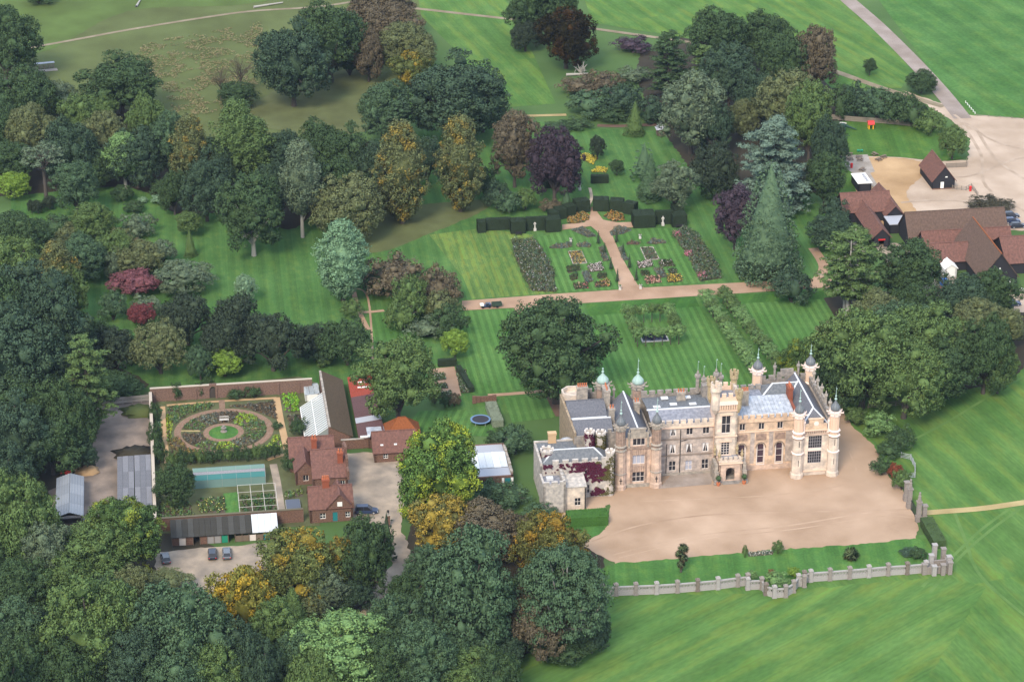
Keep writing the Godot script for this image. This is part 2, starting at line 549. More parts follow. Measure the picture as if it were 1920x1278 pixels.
func make_tree_kinds() -> void:
	nz.seed = 3; nz.frequency = 0.05; nz.fractal_octaves = 2
	var W := Color(1, 1, 1)
	var plain := {"c": W}
	var vary := {"c": W, "c2": Color(1.35, 1.18, 0.95), "thr": 0.1, "freq": 5.0}
	kind_round("oak1", 21, 8.0, 7.0, 0.6, vary, 0.34)
	kind_round("oak2", 22, 8.0, 7.4, 0.6, vary, 0.42, 0.6, 8.5, 0.36, -0.8, 34)
	kind_round("oak3", 23, 8.0, 6.2, 0.5, vary, 0.30, 0.7)
	kind_round("oak4", 24, 7.0, 8.0, 0.8, vary, 0.46, 0.62, 8.5, 0.36, -0.8, 32)
	kind_round("chestnut", 25, 8.0, 8.5, 0.5, plain, 0.40, 0.8, 7.5, 0.42, -0.8, 38)
	kind_round("dome", 26, 6.0, 5.2, 0.3, vary, 0.24, 0.45, 12.0, 0.28, -0.8, 24)
	kind_round("shrub1", 27, 3.0, 2.2, -0.5, vary, 0.30, 0.30, 26.0, 0.19, -0.4, 18)
	kind_round("shrub2", 28, 3.0, 2.0, -0.5, vary, 0.48, 0.28, 26.0, 0.18, -0.4, 20)
	kind_round("yew", 29, 6.0, 5.0, -0.4, plain, 0.45, 0.5, 10.0, 0.30, -0.6, 28)
	kind_round("lollipop", 30, 1.25, 1.0, 1.55, vary, 0.15, 0.22, 60.0, 0.14, -0.8, 12)
	kind_round("acer", 31, 5.0, 3.2, 0.3, plain, 0.42, 0.42, 13.0, 0.27, -0.6, 26)
	var au := {"c": Color(0.13, 0.13, 0.03), "c2": Color(0.27, 0.185, 0.02), "thr": 0.08, "freq": 4.0}
	var au2 := {"c": Color(0.080, 0.100, 0.032), "c2": Color(0.18, 0.135, 0.022), "thr": 0.18, "freq": 3.0, "off": 40.0}
	var yel := {"c": Color(0.215, 0.160, 0.030), "c2": Color(0.105, 0.105, 0.035), "thr": 0.0, "freq": 6.0}
	var gy := {"c": Color(0.056, 0.096, 0.030), "c2": Color(0.135, 0.165, 0.025), "thr": 0.12, "freq": 3.0}
	kind_round("autumn_oak", 32, 8.0, 7.0, 0.6, au2, 0.40)
	kind_round("yellow_oak", 33, 7.0, 7.5, 0.8, yel, 0.48)
	kind_round("green_yellow", 34, 8.5, 8.0, 0.6, gy, 0.45, 0.64, 8.5, 0.37, -0.8, 34)
	kind_round("yellow_green", 35, 6.5, 7.5, 0.6, au, 0.48)
	kind_tall("lime1", 41, 5.5, 10.0, 1.2, plain)
	kind_tall("lime2", 42, 5.0, 10.5, 1.8, vary)
	kind_tall("lime_autumn", 43, 5.5, 10.0, 0.8, {"c": Color(0.090, 0.105, 0.045), "c2": Color(0.17, 0.13, 0.03), "thr": 0.24, "freq": 6.0})
	kind_tall("stemmed", 44, 4.8, 7.5, 5.0, vary)
	kind_cedar("cedar1", 51, 9.0, 8.0, 1.0, plain, 0.75)
	kind_cedar("cedar2", 52, 6.5, 8.0, 2.5, plain, 0.62)
	kind_cedar("cedar3", 53, 7.5, 6.5, 3.5, plain, 0.4, 9.0, 0.36, 3)
	kind_cone("sequoia", 61, 8.0, 13.0, 0.6, vary, 0.5, 7.0, 0.42, 900)
	kind_cone("conifer", 62, 3.5, 5.5, 0.2, vary, 0.85, 14.0, 0.26, 320)
	kind_cone("column_yew", 63, 0.62, 2.1, 0.0, plain, 0.32, 90.0, 0.16, 46)
	kind_pine("pine", 71, 6.0, 3.2, 9.0, plain)
	kind_pine("open_pine", 72, 9.0, 6.5, 0.8, plain, 460)
	kind_bare("bare", 81, 5.0, 4.5, 3.0)

# place a kind so that its crown fills the given box of the photograph, standing on the ground
func tree(kind: String, tint: StandardMaterial3D, cx: float, top: float, bot: float, w: float, label: String, called := "tree", category := "tree", group := "", bark: Material = null) -> Node3D:
	var k: Dictionary = K[kind]
	var by := bot
	var hb := 5.0
	var a := 5.0
	var cy := 5.0
	if not kind in ["column_yew", "sequoia", "cedar1", "pine"]:
		w *= 1.06
		top -= (bot - top) * 0.03
	for it in 3:
		var s := px_per_m(cx, by)
		a = w * 0.5 / s
		var e := atan((by - 639.0) / FOCAL) + deg_to_rad(TILT)
		var S := (bot - top) * 0.5 / s
		var q := S * S - pow(a * sin(e), 2)
		hb = sqrt(maxf(q, pow(S * 0.45, 2))) / cos(e)
		cy = k.c * hb / k.b
		by = (top + bot) * 0.5 + cy * s * cos(e)
	var p := G(cx, (top + bot) * 0.5, cy)
	p.y = 0.0
	var o := thing(called, label, category, p, rng.randf() * TAU, group)
	o.scale = Vector3(a / k.a, hb / k.b, a / k.a)
	part("crown", k.crown, tint, o)
	part("trunk", k.trunk, bark if bark else M.bark, o)
	return o

# photo boxes: [kind, tint, centre x, top, bottom, width]
func wood(list: Array, label: String, group: String, called := "tree", category := "tree") -> void:
	for e in list:
		var l: String = label % (TONE.get(e[1], e[1]) + " " + FORM.get(e[0], "")).strip_edges()
		tree(e[0], M["leaf_" + e[1]], e[2], e[3], e[4], e[5], l, called, category, group)

const FORM := {"oak1": "round crowned", "oak2": "lumpy broad", "oak3": "low domed", "oak4": "tall billowing", "lime1": "tall narrow", "lime2": "tall slender", "dome": "dense", "shrub1": "rounded", "shrub2": "ragged", "chestnut": "huge tufted", "conifer": "pointed", "yew": ""}
const TONE := {"dark": "dark green", "blue": "blue green", "deep": "deep blue green", "mid": "mid green", "bright": "bright green", "olive": "olive green", "grey": "grey green", "pale": "pale silvery green", "brown": "brownish", "copper": "dark purple", "own": "yellowing", "lime": "fresh lime green", "pink": "pinkish red", "black": "blackish green", "russet": "russet brown", "plum": "purple"}

func plant_trees() -> void:
	mat("bark", 0.10, 0.085, 0.075, 0.95, "speck", 1.5)
	mat("pale_bark", 0.42, 0.40, 0.37, 0.95, "speck", 1.5)
	var L := {
		"dark": [0.050, 0.088, 0.037], "blue": [0.066, 0.116, 0.060], "deep": [0.046, 0.080, 0.047], "mid": [0.094, 0.150, 0.050],
		"bright": [0.140, 0.238, 0.085], "olive": [0.122, 0.145, 0.066], "grey": [0.112, 0.154, 0.094], "pale": [0.190, 0.300, 0.185],
		"brown": [0.120, 0.100, 0.066], "copper": [0.048, 0.034, 0.046], "own": [1.18, 1.18, 1.18], "lime": [0.165, 0.265, 0.045], "pink": [0.180, 0.070, 0.082],
		"black": [0.038, 0.056, 0.034], "russet": [0.185, 0.122, 0.052], "plum": [0.066, 0.047, 0.066]}
	for k in L: foliage("leaf_" + k, L[k][0], L[k][1], L[k][2])
	rng.seed = 99
	# --- wood below the rough pasture, left
	wood([["oak1", "dark", 5, 15, 148, 130], ["shrub1", "dark", 72, -25, 12, 60], ["oak2", "dark", 225, 100, 215, 145], ["oak3", "dark", 45, 130, 250, 130], ["oak3", "grey", 98, 148, 235, 100],
		["oak4", "mid", 150, 172, 282, 80], ["dome", "mid", 190, 178, 245, 66], ["oak1", "olive", 52, 197, 305, 95], ["oak3", "dark", -5, 195, 300, 110], ["oak4", "olive", 195, 203, 310, 85],
		["oak1", "mid", 278, 178, 300, 82], ["oak4", "blue", 318, 208, 335, 80], ["oak3", "deep", 130, 225, 345, 110], ["oak3", "deep", 255, 240, 350, 110], ["oak4", "dark", 20, 262, 345, 90],
		["lime1", "mid", 445, 190, 345, 100], ["lime2", "mid", 478, 222, 345, 85], ["oak3", "deep", 400, 262, 360, 90], ["oak4", "deep", 530, 240, 350, 75], ["oak1", "dark", 600, 225, 345, 100], ["oak2", "dark", 650, 235, 360, 100], ["oak3", "deep", 695, 265, 370, 90], ["oak4", "deep", 570, 285, 400, 80], ["oak1", "deep", 385, 300, 412, 95], ["oak3", "dark", 325, 320, 400, 60], ["oak3", "deep", 500, 310, 420, 80], ["oak4", "dark", 630, 290, 420, 90],
		["oak3", "dark", 180, 280, 350, 80], ["oak3", "deep", 800, 255, 345, 75], ["oak3", "deep", 735, 300, 400, 70]],
		"%s tree in the wood below the rough pasture", "trees of the wood below the pasture")
	tree("lime_autumn", M.leaf_own, 356, 218, 352, 80, "olive lime tree with amber patches at the edge of the wood below the pasture", "lime_tree", "tree")
	tree("dome", M.leaf_dark, 445, 150, 205, 78, "dark dome shaped tree with dead boughs standing in the tussocky pasture", "tree", "tree")
	tree("bare", M.leaf_brown, 412, 122, 172, 46, "leafless grey tree with fine twigs on the tussocky pasture", "bare_tree", "tree", "leafless trees on the pasture", M.bark)
	tree("bare", M.leaf_brown, 450, 104, 160, 56, "leafless grey tree with fine twigs on the tussocky pasture", "bare_tree", "tree", "leafless trees on the pasture", M.bark)
	tree("stemmed", M.leaf_bright, 231, 250, 330, 78, "light green tree on a slim pale stem in front of the dark wood", "tree", "tree", "", M.pale_bark)
	tree("pine", M.leaf_grey, 80, 264, 322, 92, "flat topped grey green pine with a long bare trunk", "pine_tree", "tree")
	tree("oak4", M.leaf_blue, 140, 298, 402, 80, "blue green bushy tree beside the bare stemmed pine", "tree", "tree")
	tree("dome", M.leaf_lime, 26, 318, 372, 70, "yellow green spreading small tree near the clipped yew balls", "tree", "tree")
	wood([["dome", "black", 58, 374, 399, 17], ["dome", "black", 70, 374, 400, 26], ["dome", "black", 92, 366, 392, 30]], "%s clipped yew ball beside the pine trunk", "clipped yew balls by the pine", "yew_ball", "topiary")
	# --- shrubbery and lawn trees, left middle
	wood([["shrub1", "dark", 10, 398, 450, 90], ["shrub2", "blue", 55, 420, 465, 90], ["shrub1", "dark", 100, 400, 450, 80], ["shrub2", "olive", 140, 415, 470, 80], ["shrub1", "mid", 185, 395, 450, 70], ["shrub2", "grey", 255, 398, 452, 70], ["shrub1", "olive", 225, 425, 480, 60], ["shrub1", "deep", 160, 445, 498, 65], ["shrub2", "dark", 195, 440, 505, 70], ["shrub1", "grey", 215, 462, 530, 50], ["shrub2", "brown", 258, 448, 490, 52], ["shrub1", "grey", 305, 448, 498, 58], ["shrub2", "olive", 255, 480, 525, 80], ["shrub1", "dark", 250, 374, 402, 40], ["shrub1", "blue", 210, 545, 608, 60], ["shrub2", "grey", 270, 552, 600, 70], ["shrub1", "deep", 130, 470, 540, 70], ["shrub1", "dark", 230, 345, 382, 44], ["shrub2", "dark", 300, 335, 372, 50], ["shrub1", "dark", 60, 455, 500, 60]],
		"%s shrub in the shrubbery beside the pink maple", "shrubs of the shrubbery", "shrub", "shrub")
	wood([["oak4", "mid", 170, 375, 462, 76], ["oak1", "dark", 30, 400, 500, 110], ["oak1", "blue", 150, 440, 530, 100], ["oak4", "mid", 215, 430, 510, 70], ["oak1", "olive", 255, 450, 520, 90], ["oak1", "mid", 120, 500, 600, 80], ["oak4", "dark", 170, 590, 680, 80]], "%s small tree in the shrubbery round the pink maple", "small trees of the shrubbery")
	wood([["shrub1", "pale", 267, 368, 382, 20], ["shrub1", "pale", 297, 364, 385, 32]], "%s low shrub on the lawn under the wood", "silvery shrubs on the lawn", "shrub", "shrub")
	tree("acer", M.leaf_pink, 255, 500, 556, 98, "wide low maple with pinkish red leaves in the shrubbery", "maple_tree", "tree")
	tree("acer", foliage("leaf_red", 0.16, 0.045, 0.05), 262, 566, 612, 55, "small red leaved maple behind the olive yew", "maple_tree", "tree")
	tree("dome", M.leaf_grey, 345, 484, 556, 112, "grey green weeping tree beside the pink maple", "tree", "tree")
	tree("oak4", M.leaf_mid, 352, 394, 442, 48, "small mid green tree standing alone on the lawn", "tree", "tree")
	tree("conifer", M.leaf_mid, 355, 430, 480, 24, "slender young conifer on the lawn", "conifer", "tree")
	tree("dome", M.leaf_pale, 460, 512, 568, 44, "small pale green oval tree behind the dark yews", "tree", "tree")
	wood([["yew", "black", 215, 605, 705, 100], ["yew", "black", 350, 545, 655, 105], ["yew", "black", 440, 545, 660, 110], ["yew", "black", 510, 575, 705, 120], ["yew", "black", 420, 590, 700, 100]], "%s spreading yew above the kitchen garden wall", "yews above the kitchen garden", "yew_tree", "tree")
	tree("yew", M.leaf_olive, 298, 594, 708, 104, "olive brown broad yew between the black yews", "yew_tree", "tree")
	tree("dome", M.leaf_lime, 420, 646, 708, 76, "bright lime green bush by the kitchen garden wall", "bush", "shrub")
	tree("dome", M.leaf_blue, 374, 644, 712, 56, "blue green bush beside the lime green bush", "bush", "shrub")
	tree("cedar2", M.leaf_mid, 160, 632, 790, 110, "mid green drooping conifer beside the huge dark oak", "conifer", "tree")
	tree("lime_autumn", M.leaf_own, 108, 455, 590, 88, "olive and amber lime tree rising behind the huge dark oak", "lime_tree", "tree")
	wood([["oak3", "mid", 20, 440, 560, 130], ["oak2", "deep", 40, 490, 650, 190], ["oak2", "deep", 90, 520, 720, 150], ["oak1", "deep", 30, 580, 790, 200], ["oak4", "dark", -20, 500, 720, 130], ["oak3", "dark", 60, 690, 830, 170], ["oak3", "dark", 130, 720, 860, 100], ["oak2", "deep", 20, 740, 900, 150], ["yew", "dark", 95, 770, 900, 130], ["yew", "dark", 215, 690, 750, 100], ["yew", "deep", 150, 815, 885, 66], ["oak3", "deep", 0, 820, 960, 120]],
		"%s massive oak of the wood beside the dirt yard", "oaks beside the dirt yard")
	# --- lawn specimens, centre
	tree("oak4", M.leaf_dark, 472, 322, 475, 128, "large dark green chestnut with a pale trunk on the open lawn", "chestnut_tree", "tree", "", M.pale_bark)
	tree("stemmed", M.leaf_grey, 563, 266, 400, 82, "tall grey green tree on a bare stem beside the large chestnut", "tree", "tree", "", M.pale_bark)
	tree("oak3", M.leaf_olive, 652, 325, 450, 140, "olive green broad tree behind the silvery plane", "tree", "tree")
	tree("lime1", foliage("leaf_plane", 0.165, 0.280, 0.160), 641, 415, 558, 98, "silvery pale green plane tree standing on the lawn", "plane_tree", "tree")
	tree("lime_autumn", M.leaf_own, 752, 230, 412, 98, "tall olive lime with amber top, beside the worn grass slope", "lime_tree", "tree")
	tree("lime_autumn", M.leaf_own, 863, 220, 390, 92, "tall olive lime with amber flecks nearest the yew hedge", "lime_tree", "tree")
	tree("oak2", M.leaf_deep, 858, 103, 268, 185, "huge dark blue green oak beside the mown avenue", "oak_tree", "tree")
	tree("oak1", M.leaf_blue, 722, 152, 262, 105, "blue green oak next to the huge dark oak", "oak_tree", "tree")
	tree("cedar2", M.leaf_blue, 745, 190, 270, 62, "small tiered cedar in front of the blue green oak", "cedar", "tree")
	tree("oak3", M.leaf_deep, 905, 140, 245, 90, "dark oak bough crown reaching over the mown avenue", "oak_tree", "tree")
	tree("oak1", M.leaf_dark, 618, 6, 150, 135, "great dark oak on the pasture with dense round crown", "oak_tree", "tree", "paired oaks on the pasture")
	tree("oak2", M.leaf_deep, 548, 42, 195, 135, "great blue black oak on the pasture in front of another", "oak_tree", "tree", "paired oaks on the pasture")
	tree("shrub1", M.leaf_dark, 655, 80, 150, 80, "dark thicket between the pasture oaks and the beech row", "thicket", "shrub")
	wood([["oak3", "brown", 715, -30, 72, 130], ["oak1", "brown", 732, 8, 100, 110], ["oak4", "olive", 755, 36, 140, 95], ["oak1", "olive", 782, 62, 150, 80], ["oak3", "brown", 690, 60, 150, 60]], "%s beech in the row beside the mown avenue", "beeches beside the avenue", "beech_tree")
	tree("autumn_oak", M.leaf_own, 772, 92, 165, 85, "beech with amber leaves at the foot of the beech row", "beech_tree", "tree")
	tree("oak4", M.leaf_brown, 965, 206, 345, 92, "thin brownish grey tree beside the purple beech", "tree", "tree")
	tree("oak1", M.leaf_copper, 1040, 241, 375, 105, "dark purple copper beech beside the formal garden", "copper_beech", "tree")
	wood([["shrub1", "dark", 910, 312, 378, 50], ["shrub1", "blue", 955, 356, 406, 58], ["shrub2", "deep", 930, 335, 400, 56], ["shrub1", "mid", 985, 352, 400, 46], ["shrub2", "brown", 1035, 372, 402, 46], ["conifer", "blue", 1062, 352, 392, 24]], "%s bush behind the clipped yew hedge", "bushes behind the yew hedge", "bush", "shrub")
	# --- top centre
	wood([["oak4", "dark", 990, -35, 75, 80], ["oak1", "dark", 1040, -40, 70, 90], ["oak3", "black", 985, 40, 95, 60]], "%s tree beside the russet chestnut", "trees beside the russet chestnut")
	tree("autumn_oak", M.leaf_russet, 1062, 11, 125, 112, "russet and amber horse chestnut beside the fallen dead tree", "chestnut_tree", "tree")
	wood([["shrub2", "plum", 1185, 66, 104, 74], ["shrub2", "brown", 1085, 140, 185, 80], ["shrub2", "brown", 1130, 130, 180, 70], ["shrub1", "blue", 1108, 168, 224, 100], ["shrub1", "deep", 1170, 155, 228, 90], ["shrub2", "grey", 1190, 124, 160, 66], ["shrub1", "deep", 1225, 180, 235, 70], ["shrub1", "dark", 1150, 195, 232, 70], ["shrub2", "dark", 1045, 225, 250, 60], ["shrub2", "dark", 1080, 218, 245, 60]], "%s rough bush between the dead tree and the formal garden", "bushes by the dead tree", "bush", "shrub")
	tree("cedar2", M.leaf_dark, 1254, 60, 165, 92, "dark tiered cedar standing behind the blue grey pine", "cedar", "tree", "dark cedars")
	tree("cedar2", M.leaf_mid, 1322, 86, 180, 72, "mid green tiered cedar below the round dark oak", "cedar", "tree")
	wood([["oak1", "dark", 1348, 16, 130, 118], ["oak4", "deep", 1368, 78, 210, 105], ["oak3", "dark", 1435, 22, 125, 105], ["oak2", "dark", 1475, 60, 180, 95], ["oak4", "olive", 1480, 130, 270, 115], ["oak1", "olive", 1395, 184, 258, 64], ["oak4", "mid", 1520, 150, 300, 90], ["oak4", "dark", 1548, 285, 385, 84], ["shrub1", "deep", 1562, 370, 430, 60], ["oak3", "deep", 1420, 130, 240, 90], ["oak3", "deep", 1555, 220, 330, 70], ["oak3", "deep", 1340, 190, 290, 70]], "%s tree in the belt behind the blue cedar", "trees behind the blue cedar")
	tree("oak4", M.leaf_brown, 1532, 44, 175, 78, "brownish autumn tree at the end of the belt by the lane", "tree", "tree", "brown trees by the lane")
	tree("oak4", M.leaf_brown, 1510, 60, 175, 70, "brownish autumn tree at the end of the belt by the lane", "tree", "tree", "brown trees by the lane")
	tree("oak4", M.leaf_grey, 1297, 133, 282, 122, "big blue grey pine standing over the garden summerhouse", "pine_tree", "tree")
	tree("conifer", M.leaf_mid, 1191, 190, 252, 38, "small pale conifer on the upper garden lawn", "conifer", "tree")
	tree("column_yew", M.leaf_blue, 1208, 264, 335, 48, "broad dark green columnar yew on the garden lawn", "yew_tree", "tree")
	tree("conifer", M.leaf_blue, 1219, 288, 372, 52, "blue green spiky conifer beside the columnar yew", "conifer", "tree")
	tree("oak4", M.leaf_grey, 1266, 300, 392, 80, "grey green willow leaved tree on the garden lawn", "tree", "tree")
	tree("yew", M.leaf_black, 1342, 262, 378, 92, "black green yew beneath the blue cedar", "yew_tree", "tree")
	tree("shrub1", M.leaf_dark, 1345, 335, 380, 60, "dark bush at the foot of the black yew", "bush", "shrub")
	tree("cedar1", foliage("leaf_cedar", 0.125, 0.185, 0.140), 1452, 220, 388, 172, "huge blue cedar with flat tiers of silvery foliage", "cedar", "tree")
	tree("oak4", M.leaf_plum, 1380, 344, 462, 82, "purple leaved plum tree beside the giant conifer", "plum_tree", "tree")
	tree("sequoia", foliage("leaf_sequoia", 0.085, 0.140, 0.078), 1443, 300, 518, 136, "giant conical wellingtonia with a tapering crown", "conifer", "tree")
	# --- right: hedgerow, car park, barns
	tree("oak4", M.leaf_dark, 1632, 108, 140, 24, "small lone tree between the lane and the road", "tree", "tree")
	tree("oak3", M.leaf_dark, 1729, 131, 174, 58, "dark round tree at the roadside by the car park", "tree", "tree")
	wood([["shrub1", "dark", 1580, 160, 228, 66], ["shrub2", "deep", 1610, 154, 228, 74], ["shrub1", "blue", 1645, 165, 235, 76], ["shrub2", "dark", 1680, 168, 240, 76], ["shrub1", "dark", 1712, 185, 246, 66], ["shrub2", "mid", 1745, 205, 258, 58]], "%s bushy tree in the hedgerow behind the play lawn", "hedgerow behind the play lawn", "hedgerow_tree")
	tree("dome", M.leaf_mid, 1788, 234, 298, 56, "mid green oval tree at the corner of the play lawn", "tree", "tree")
	tree("acer", foliage("leaf_prune", 0.055, 0.05, 0.03), 1857, 366, 402, 84, "low spreading brownish purple tree behind the long barn", "tree", "tree")
	tree("cedar3", M.leaf_mid, 1597, 432, 560, 128, "open cedar with several bare stems beside the barns", "cedar", "tree", "", M.pale_bark)
	wood([["oak4", "dark", 1705, 446, 575, 122], ["oak1", "deep", 1812, 518, 620, 120], ["oak4", "dark", 1866, 502, 610, 86], ["shrub1", "deep", 1486, 504, 578, 84], ["oak3", "deep", 1560, 400, 470, 90], ["shrub2", "mid", 1590, 420, 480, 70], ["oak3", "dark", 1720, 530, 620, 100]], "%s tree in front of the tiled barns", "trees in front of the barns")
	wood([["oak1", "mid", 1622, 575, 765, 186], ["oak2", "mid", 1742, 568, 720, 150], ["oak3", "dark", 1850, 595, 735, 110], ["oak1", "mid", 1700, 635, 785, 150], ["oak4", "olive", 1832, 558, 650, 92], ["oak4", "olive", 1890, 575, 650, 64], ["oak2", "dark", 1765, 640, 760, 120], ["oak3", "dark", 1580, 640, 770, 110], ["oak4", "blue", 1690, 560, 680, 110], ["oak3", "mid", 1875, 640, 735, 76], ["oak4", "olive", 1560, 600, 720, 80], ["oak1", "olive", 1650, 545, 640, 100]], "%s tree of the round copse behind the house", "trees of the copse behind the house")
	tree("green_yellow", M.leaf_own, 1500, 634, 735, 84, "yellow green tree peeping over the house roof", "tree", "tree")
	# --- centre: around the house
	wood([["shrub2", "brown", 745, 474, 570, 130], ["shrub2", "brown", 820, 498, 590, 90], ["shrub1", "mid", 770, 515, 612, 78], ["shrub2", "dark", 705, 505, 555, 70], ["shrub1", "dark", 840, 570, 640, 78], ["shrub2", "grey", 800, 592, 642, 86], ["shrub2", "mid", 755, 555, 630, 70], ["shrub1", "olive", 825, 545, 610, 70], ["shrub2", "dark", 790, 505, 580, 80]], "%s tall shrub in the bank beside the terrace path", "shrub bank beside the terrace", "shrub", "shrub")
	wood([["yew", "black", 595, 598, 680, 95], ["yew", "dark", 650, 592, 692, 100], ["shrub1", "deep", 600, 640, 690, 60]], "%s holly thicket by the kitchen garden wall", "holly thickets", "thicket", "shrub")
	tree("shrub1", M.leaf_mid, 660, 558, 602, 44, "small mid green bush at the path bend", "bush", "shrub")
	tree("shrub1", M.leaf_mid, 606, 664, 692, 30, "small bush against the tall greenhouse gable", "bush", "shrub")
	tree("oak4", M.leaf_mid, 745, 626, 796, 142, "large mid green tree beside the red roofed shed", "tree", "tree")
	tree("dome", M.leaf_lime, 853, 616, 670, 56, "small fresh green tree on the lawn by the knot garden", "tree", "tree")
	tree("oak2", M.leaf_dark, 1043, 556, 758, 200, "huge spreading dark green tree on the lawn behind the house", "oak_tree", "tree")
	wood([["shrub1", "mid", 1605, 762, 802, 42], ["shrub1", "bright", 1648, 770, 824, 66], ["shrub2", "dark", 1690, 796, 850, 56], ["shrub1", "dark", 1668, 826, 862, 54], ["shrub2", "dark", 1655, 856, 898, 50], ["shrub1", "mid", 1692, 880, 925, 42]], "%s evergreen bush along the forecourt edge", "bushes along the forecourt", "bush", "shrub")
	tree("shrub1", foliage("leaf_fire", 0.20, 0.055, 0.03), 1680, 868, 905, 32, "orange red bush among the evergreens by the gateway", "bush", "shrub")
	# --- bottom left wood
	wood([["oak3", "mid", 30, 885, 1075, 150], ["oak4", "mid", 180, 968, 1100, 140], ["oak4", "grey", 85, 975, 1105, 95], ["oak3", "dark", 40, 1040, 1150, 130], ["oak2", "mid", 170, 1078, 1300, 180], ["oak1", "blue", 335, 1098, 1310, 195], ["oak3", "dark", 60, 1185, 1340, 150], ["oak4", "deep", 250, 1170, 1340, 130], ["oak3", "deep", 450, 1170, 1320, 120], ["oak3", "blue", 215, 1080, 1200, 80], ["oak4", "dark", -15, 1200, 1400, 110], ["oak3", "deep", 100, 1130, 1230, 80], ["oak3", "deep", 480, 1190, 1330, 90], ["oak1", "mid", 120, 1030, 1130, 110], ["oak4", "blue", 20, 1120, 1260, 120], ["oak3", "dark", 395, 1150, 1260, 90], ["oak4", "mid", 400, 1200, 1340, 110], ["oak1", "dark", 130, 1200, 1340, 130], ["oak4", "blue", 330, 1210, 1360, 130], ["oak3", "olive", 250, 1060, 1150, 90], ["oak3", "dark", 10, 1010, 1110, 110]], "%s tree of the wood below the car yard", "trees of the wood below the car yard")
	tree("green_yellow", M.leaf_own, 232, 932, 1080, 150, "green tree with yellow tops beside the grey roofed shed", "tree", "tree")
	tree("dome", M.leaf_olive, 312, 1064, 1122, 100, "olive round topped tree below the car yard", "tree", "tree")
	tree("dome", M.leaf_lime, 92, 1084, 1140, 76, "yellowish small tree in the wood edge", "tree", "tree")
	tree("yellow_green", M.leaf_own, 455, 1052, 1215, 132, "yellowing lime tree below the parked cars", "lime_tree", "tree")
	tree("oak3", M.leaf_dark, 328, 868, 948, 78, "dark green round tree inside the kitchen garden", "tree", "tree")
	tree("autumn_oak", M.leaf_own, 560, 984, 1140, 170, "broad chestnut tree with yellowing leaves beside the lean to shed", "chestnut_tree", "tree")
	tree("yellow_oak", M.leaf_own, 643, 1000, 1115, 72, "bright yellow narrow tree beside the broad chestnut", "tree", "tree")
	wood([["oak4", "dark", 688, 962, 1125, 92], ["oak3", "blue", 745, 1110, 1240, 128], ["oak4", "blue", 792, 1160, 1310, 120], ["chestnut", "blue", 880, 998, 1240, 178], ["oak4", "bright", 640, 1145, 1310, 190], ["oak3", "mid", 590, 1215, 1340, 110], ["oak4", "mid", 885, 1210, 1320, 130], ["oak4", "grey", 612, 1060, 1155, 76], ["oak3", "dark", 770, 1072, 1160, 100], ["oak4", "blue", 800, 1020, 1130, 80], ["conifer", "mid", 548, 1098, 1190, 76], ["oak3", "brown", 975, 1090, 1220, 110], ["oak3", "deep", 940, 1180, 1260, 90], ["oak3", "deep", 700, 1180, 1290, 80], ["oak3", "deep", 660, 1080, 1150, 80], ["oak4", "mid", 520, 1120, 1250, 100], ["oak3", "blue", 560, 1180, 1300, 110], ["oak1", "dark", 720, 1190, 1320, 120], ["oak4", "mid", 955, 1080, 1200, 110], ["oak3", "dark", 930, 1215, 1330, 100], ["oak3", "blue", 850, 1180, 1290, 100], ["oak4", "olive", 580, 1100, 1170, 70], ["oak3", "dark", 1090, 1120, 1215, 110], ["oak3", "brown", 960, 960, 1050, 90], ["oak3", "brown", 1075, 1040, 1120, 80], ["oak1", "dark", 1050, 1155, 1248, 150], ["oak3", "deep", 1110, 1150, 1225, 70]], "%s tree of the wood beside the entrance drive", "trees beside the entrance drive")
	tree("column_yew", M.leaf_black, 725, 956, 1050, 34, "narrow black yew at the courtyard gate pier", "yew_tree", "tree")
	tree("oak1", M.leaf_brown, 905, 938, 1062, 150, "brownish olive tree between the yellow tree and the blue chestnut", "tree", "tree")
	tree("yellow_oak", M.leaf_own, 830, 922, 1055, 125, "golden yellow tree beside the entrance drive", "tree", "tree")
	tree("autumn_oak", foliage("leaf_gold", 1.2, 1.0, 0.9), 1027, 954, 1090, 140, "gold and brown tree near the house front lawn", "tree", "tree")
	tree("open_pine", M.leaf_blue, 1055, 1025, 1225, 185, "open crowned tree with a pale bare trunk at the lawn edge", "tree", "tree", "", M.pale_bark)
	tree("oak3", M.leaf_brown, 1010, 1110, 1240, 120, "dark brownish undergrowth tree behind the pale trunk", "tree", "tree")
	wood([["shrub2", "blue", 960, 902, 960, 80], ["shrub2", "blue", 925, 895, 950, 70], ["shrub1", "blue", 1010, 940, 985, 70]], "%s spreading bush beside the service wing", "bushes beside the service wing", "bush", "shrub")
	tree("green_yellow", foliage("leaf_sunny", 1.5, 1.55, 1.2), 818, 796, 985, 170, "large green tree with yellow tops standing in the courtyard", "tree", "tree")
	wood([["shrub1", "blue", 965, 795, 862, 80], ["shrub1", "dark", 935, 800, 850, 50]], "%s evergreen shrub beside the trampoline lawn", "shrubs beside the trampoline lawn", "shrub", "shrub")

func lawn(a: Array, y: float, m: Material, ang := 0.0, curved := false, called := "lawn") -> void:
	var poly := curve_poly(a) if curved else polyG(a)
	if called in ["car_park", "yard", "dirt_yard", "car_yard", "courtyard", "barn_yard", "pasture", "worn_grass", "woodland_floor", "park_lawn", "farm_track", "terrace_lawn"]: poly = ragged(poly)
	structure(called, sheet(poly, y, ang), m)

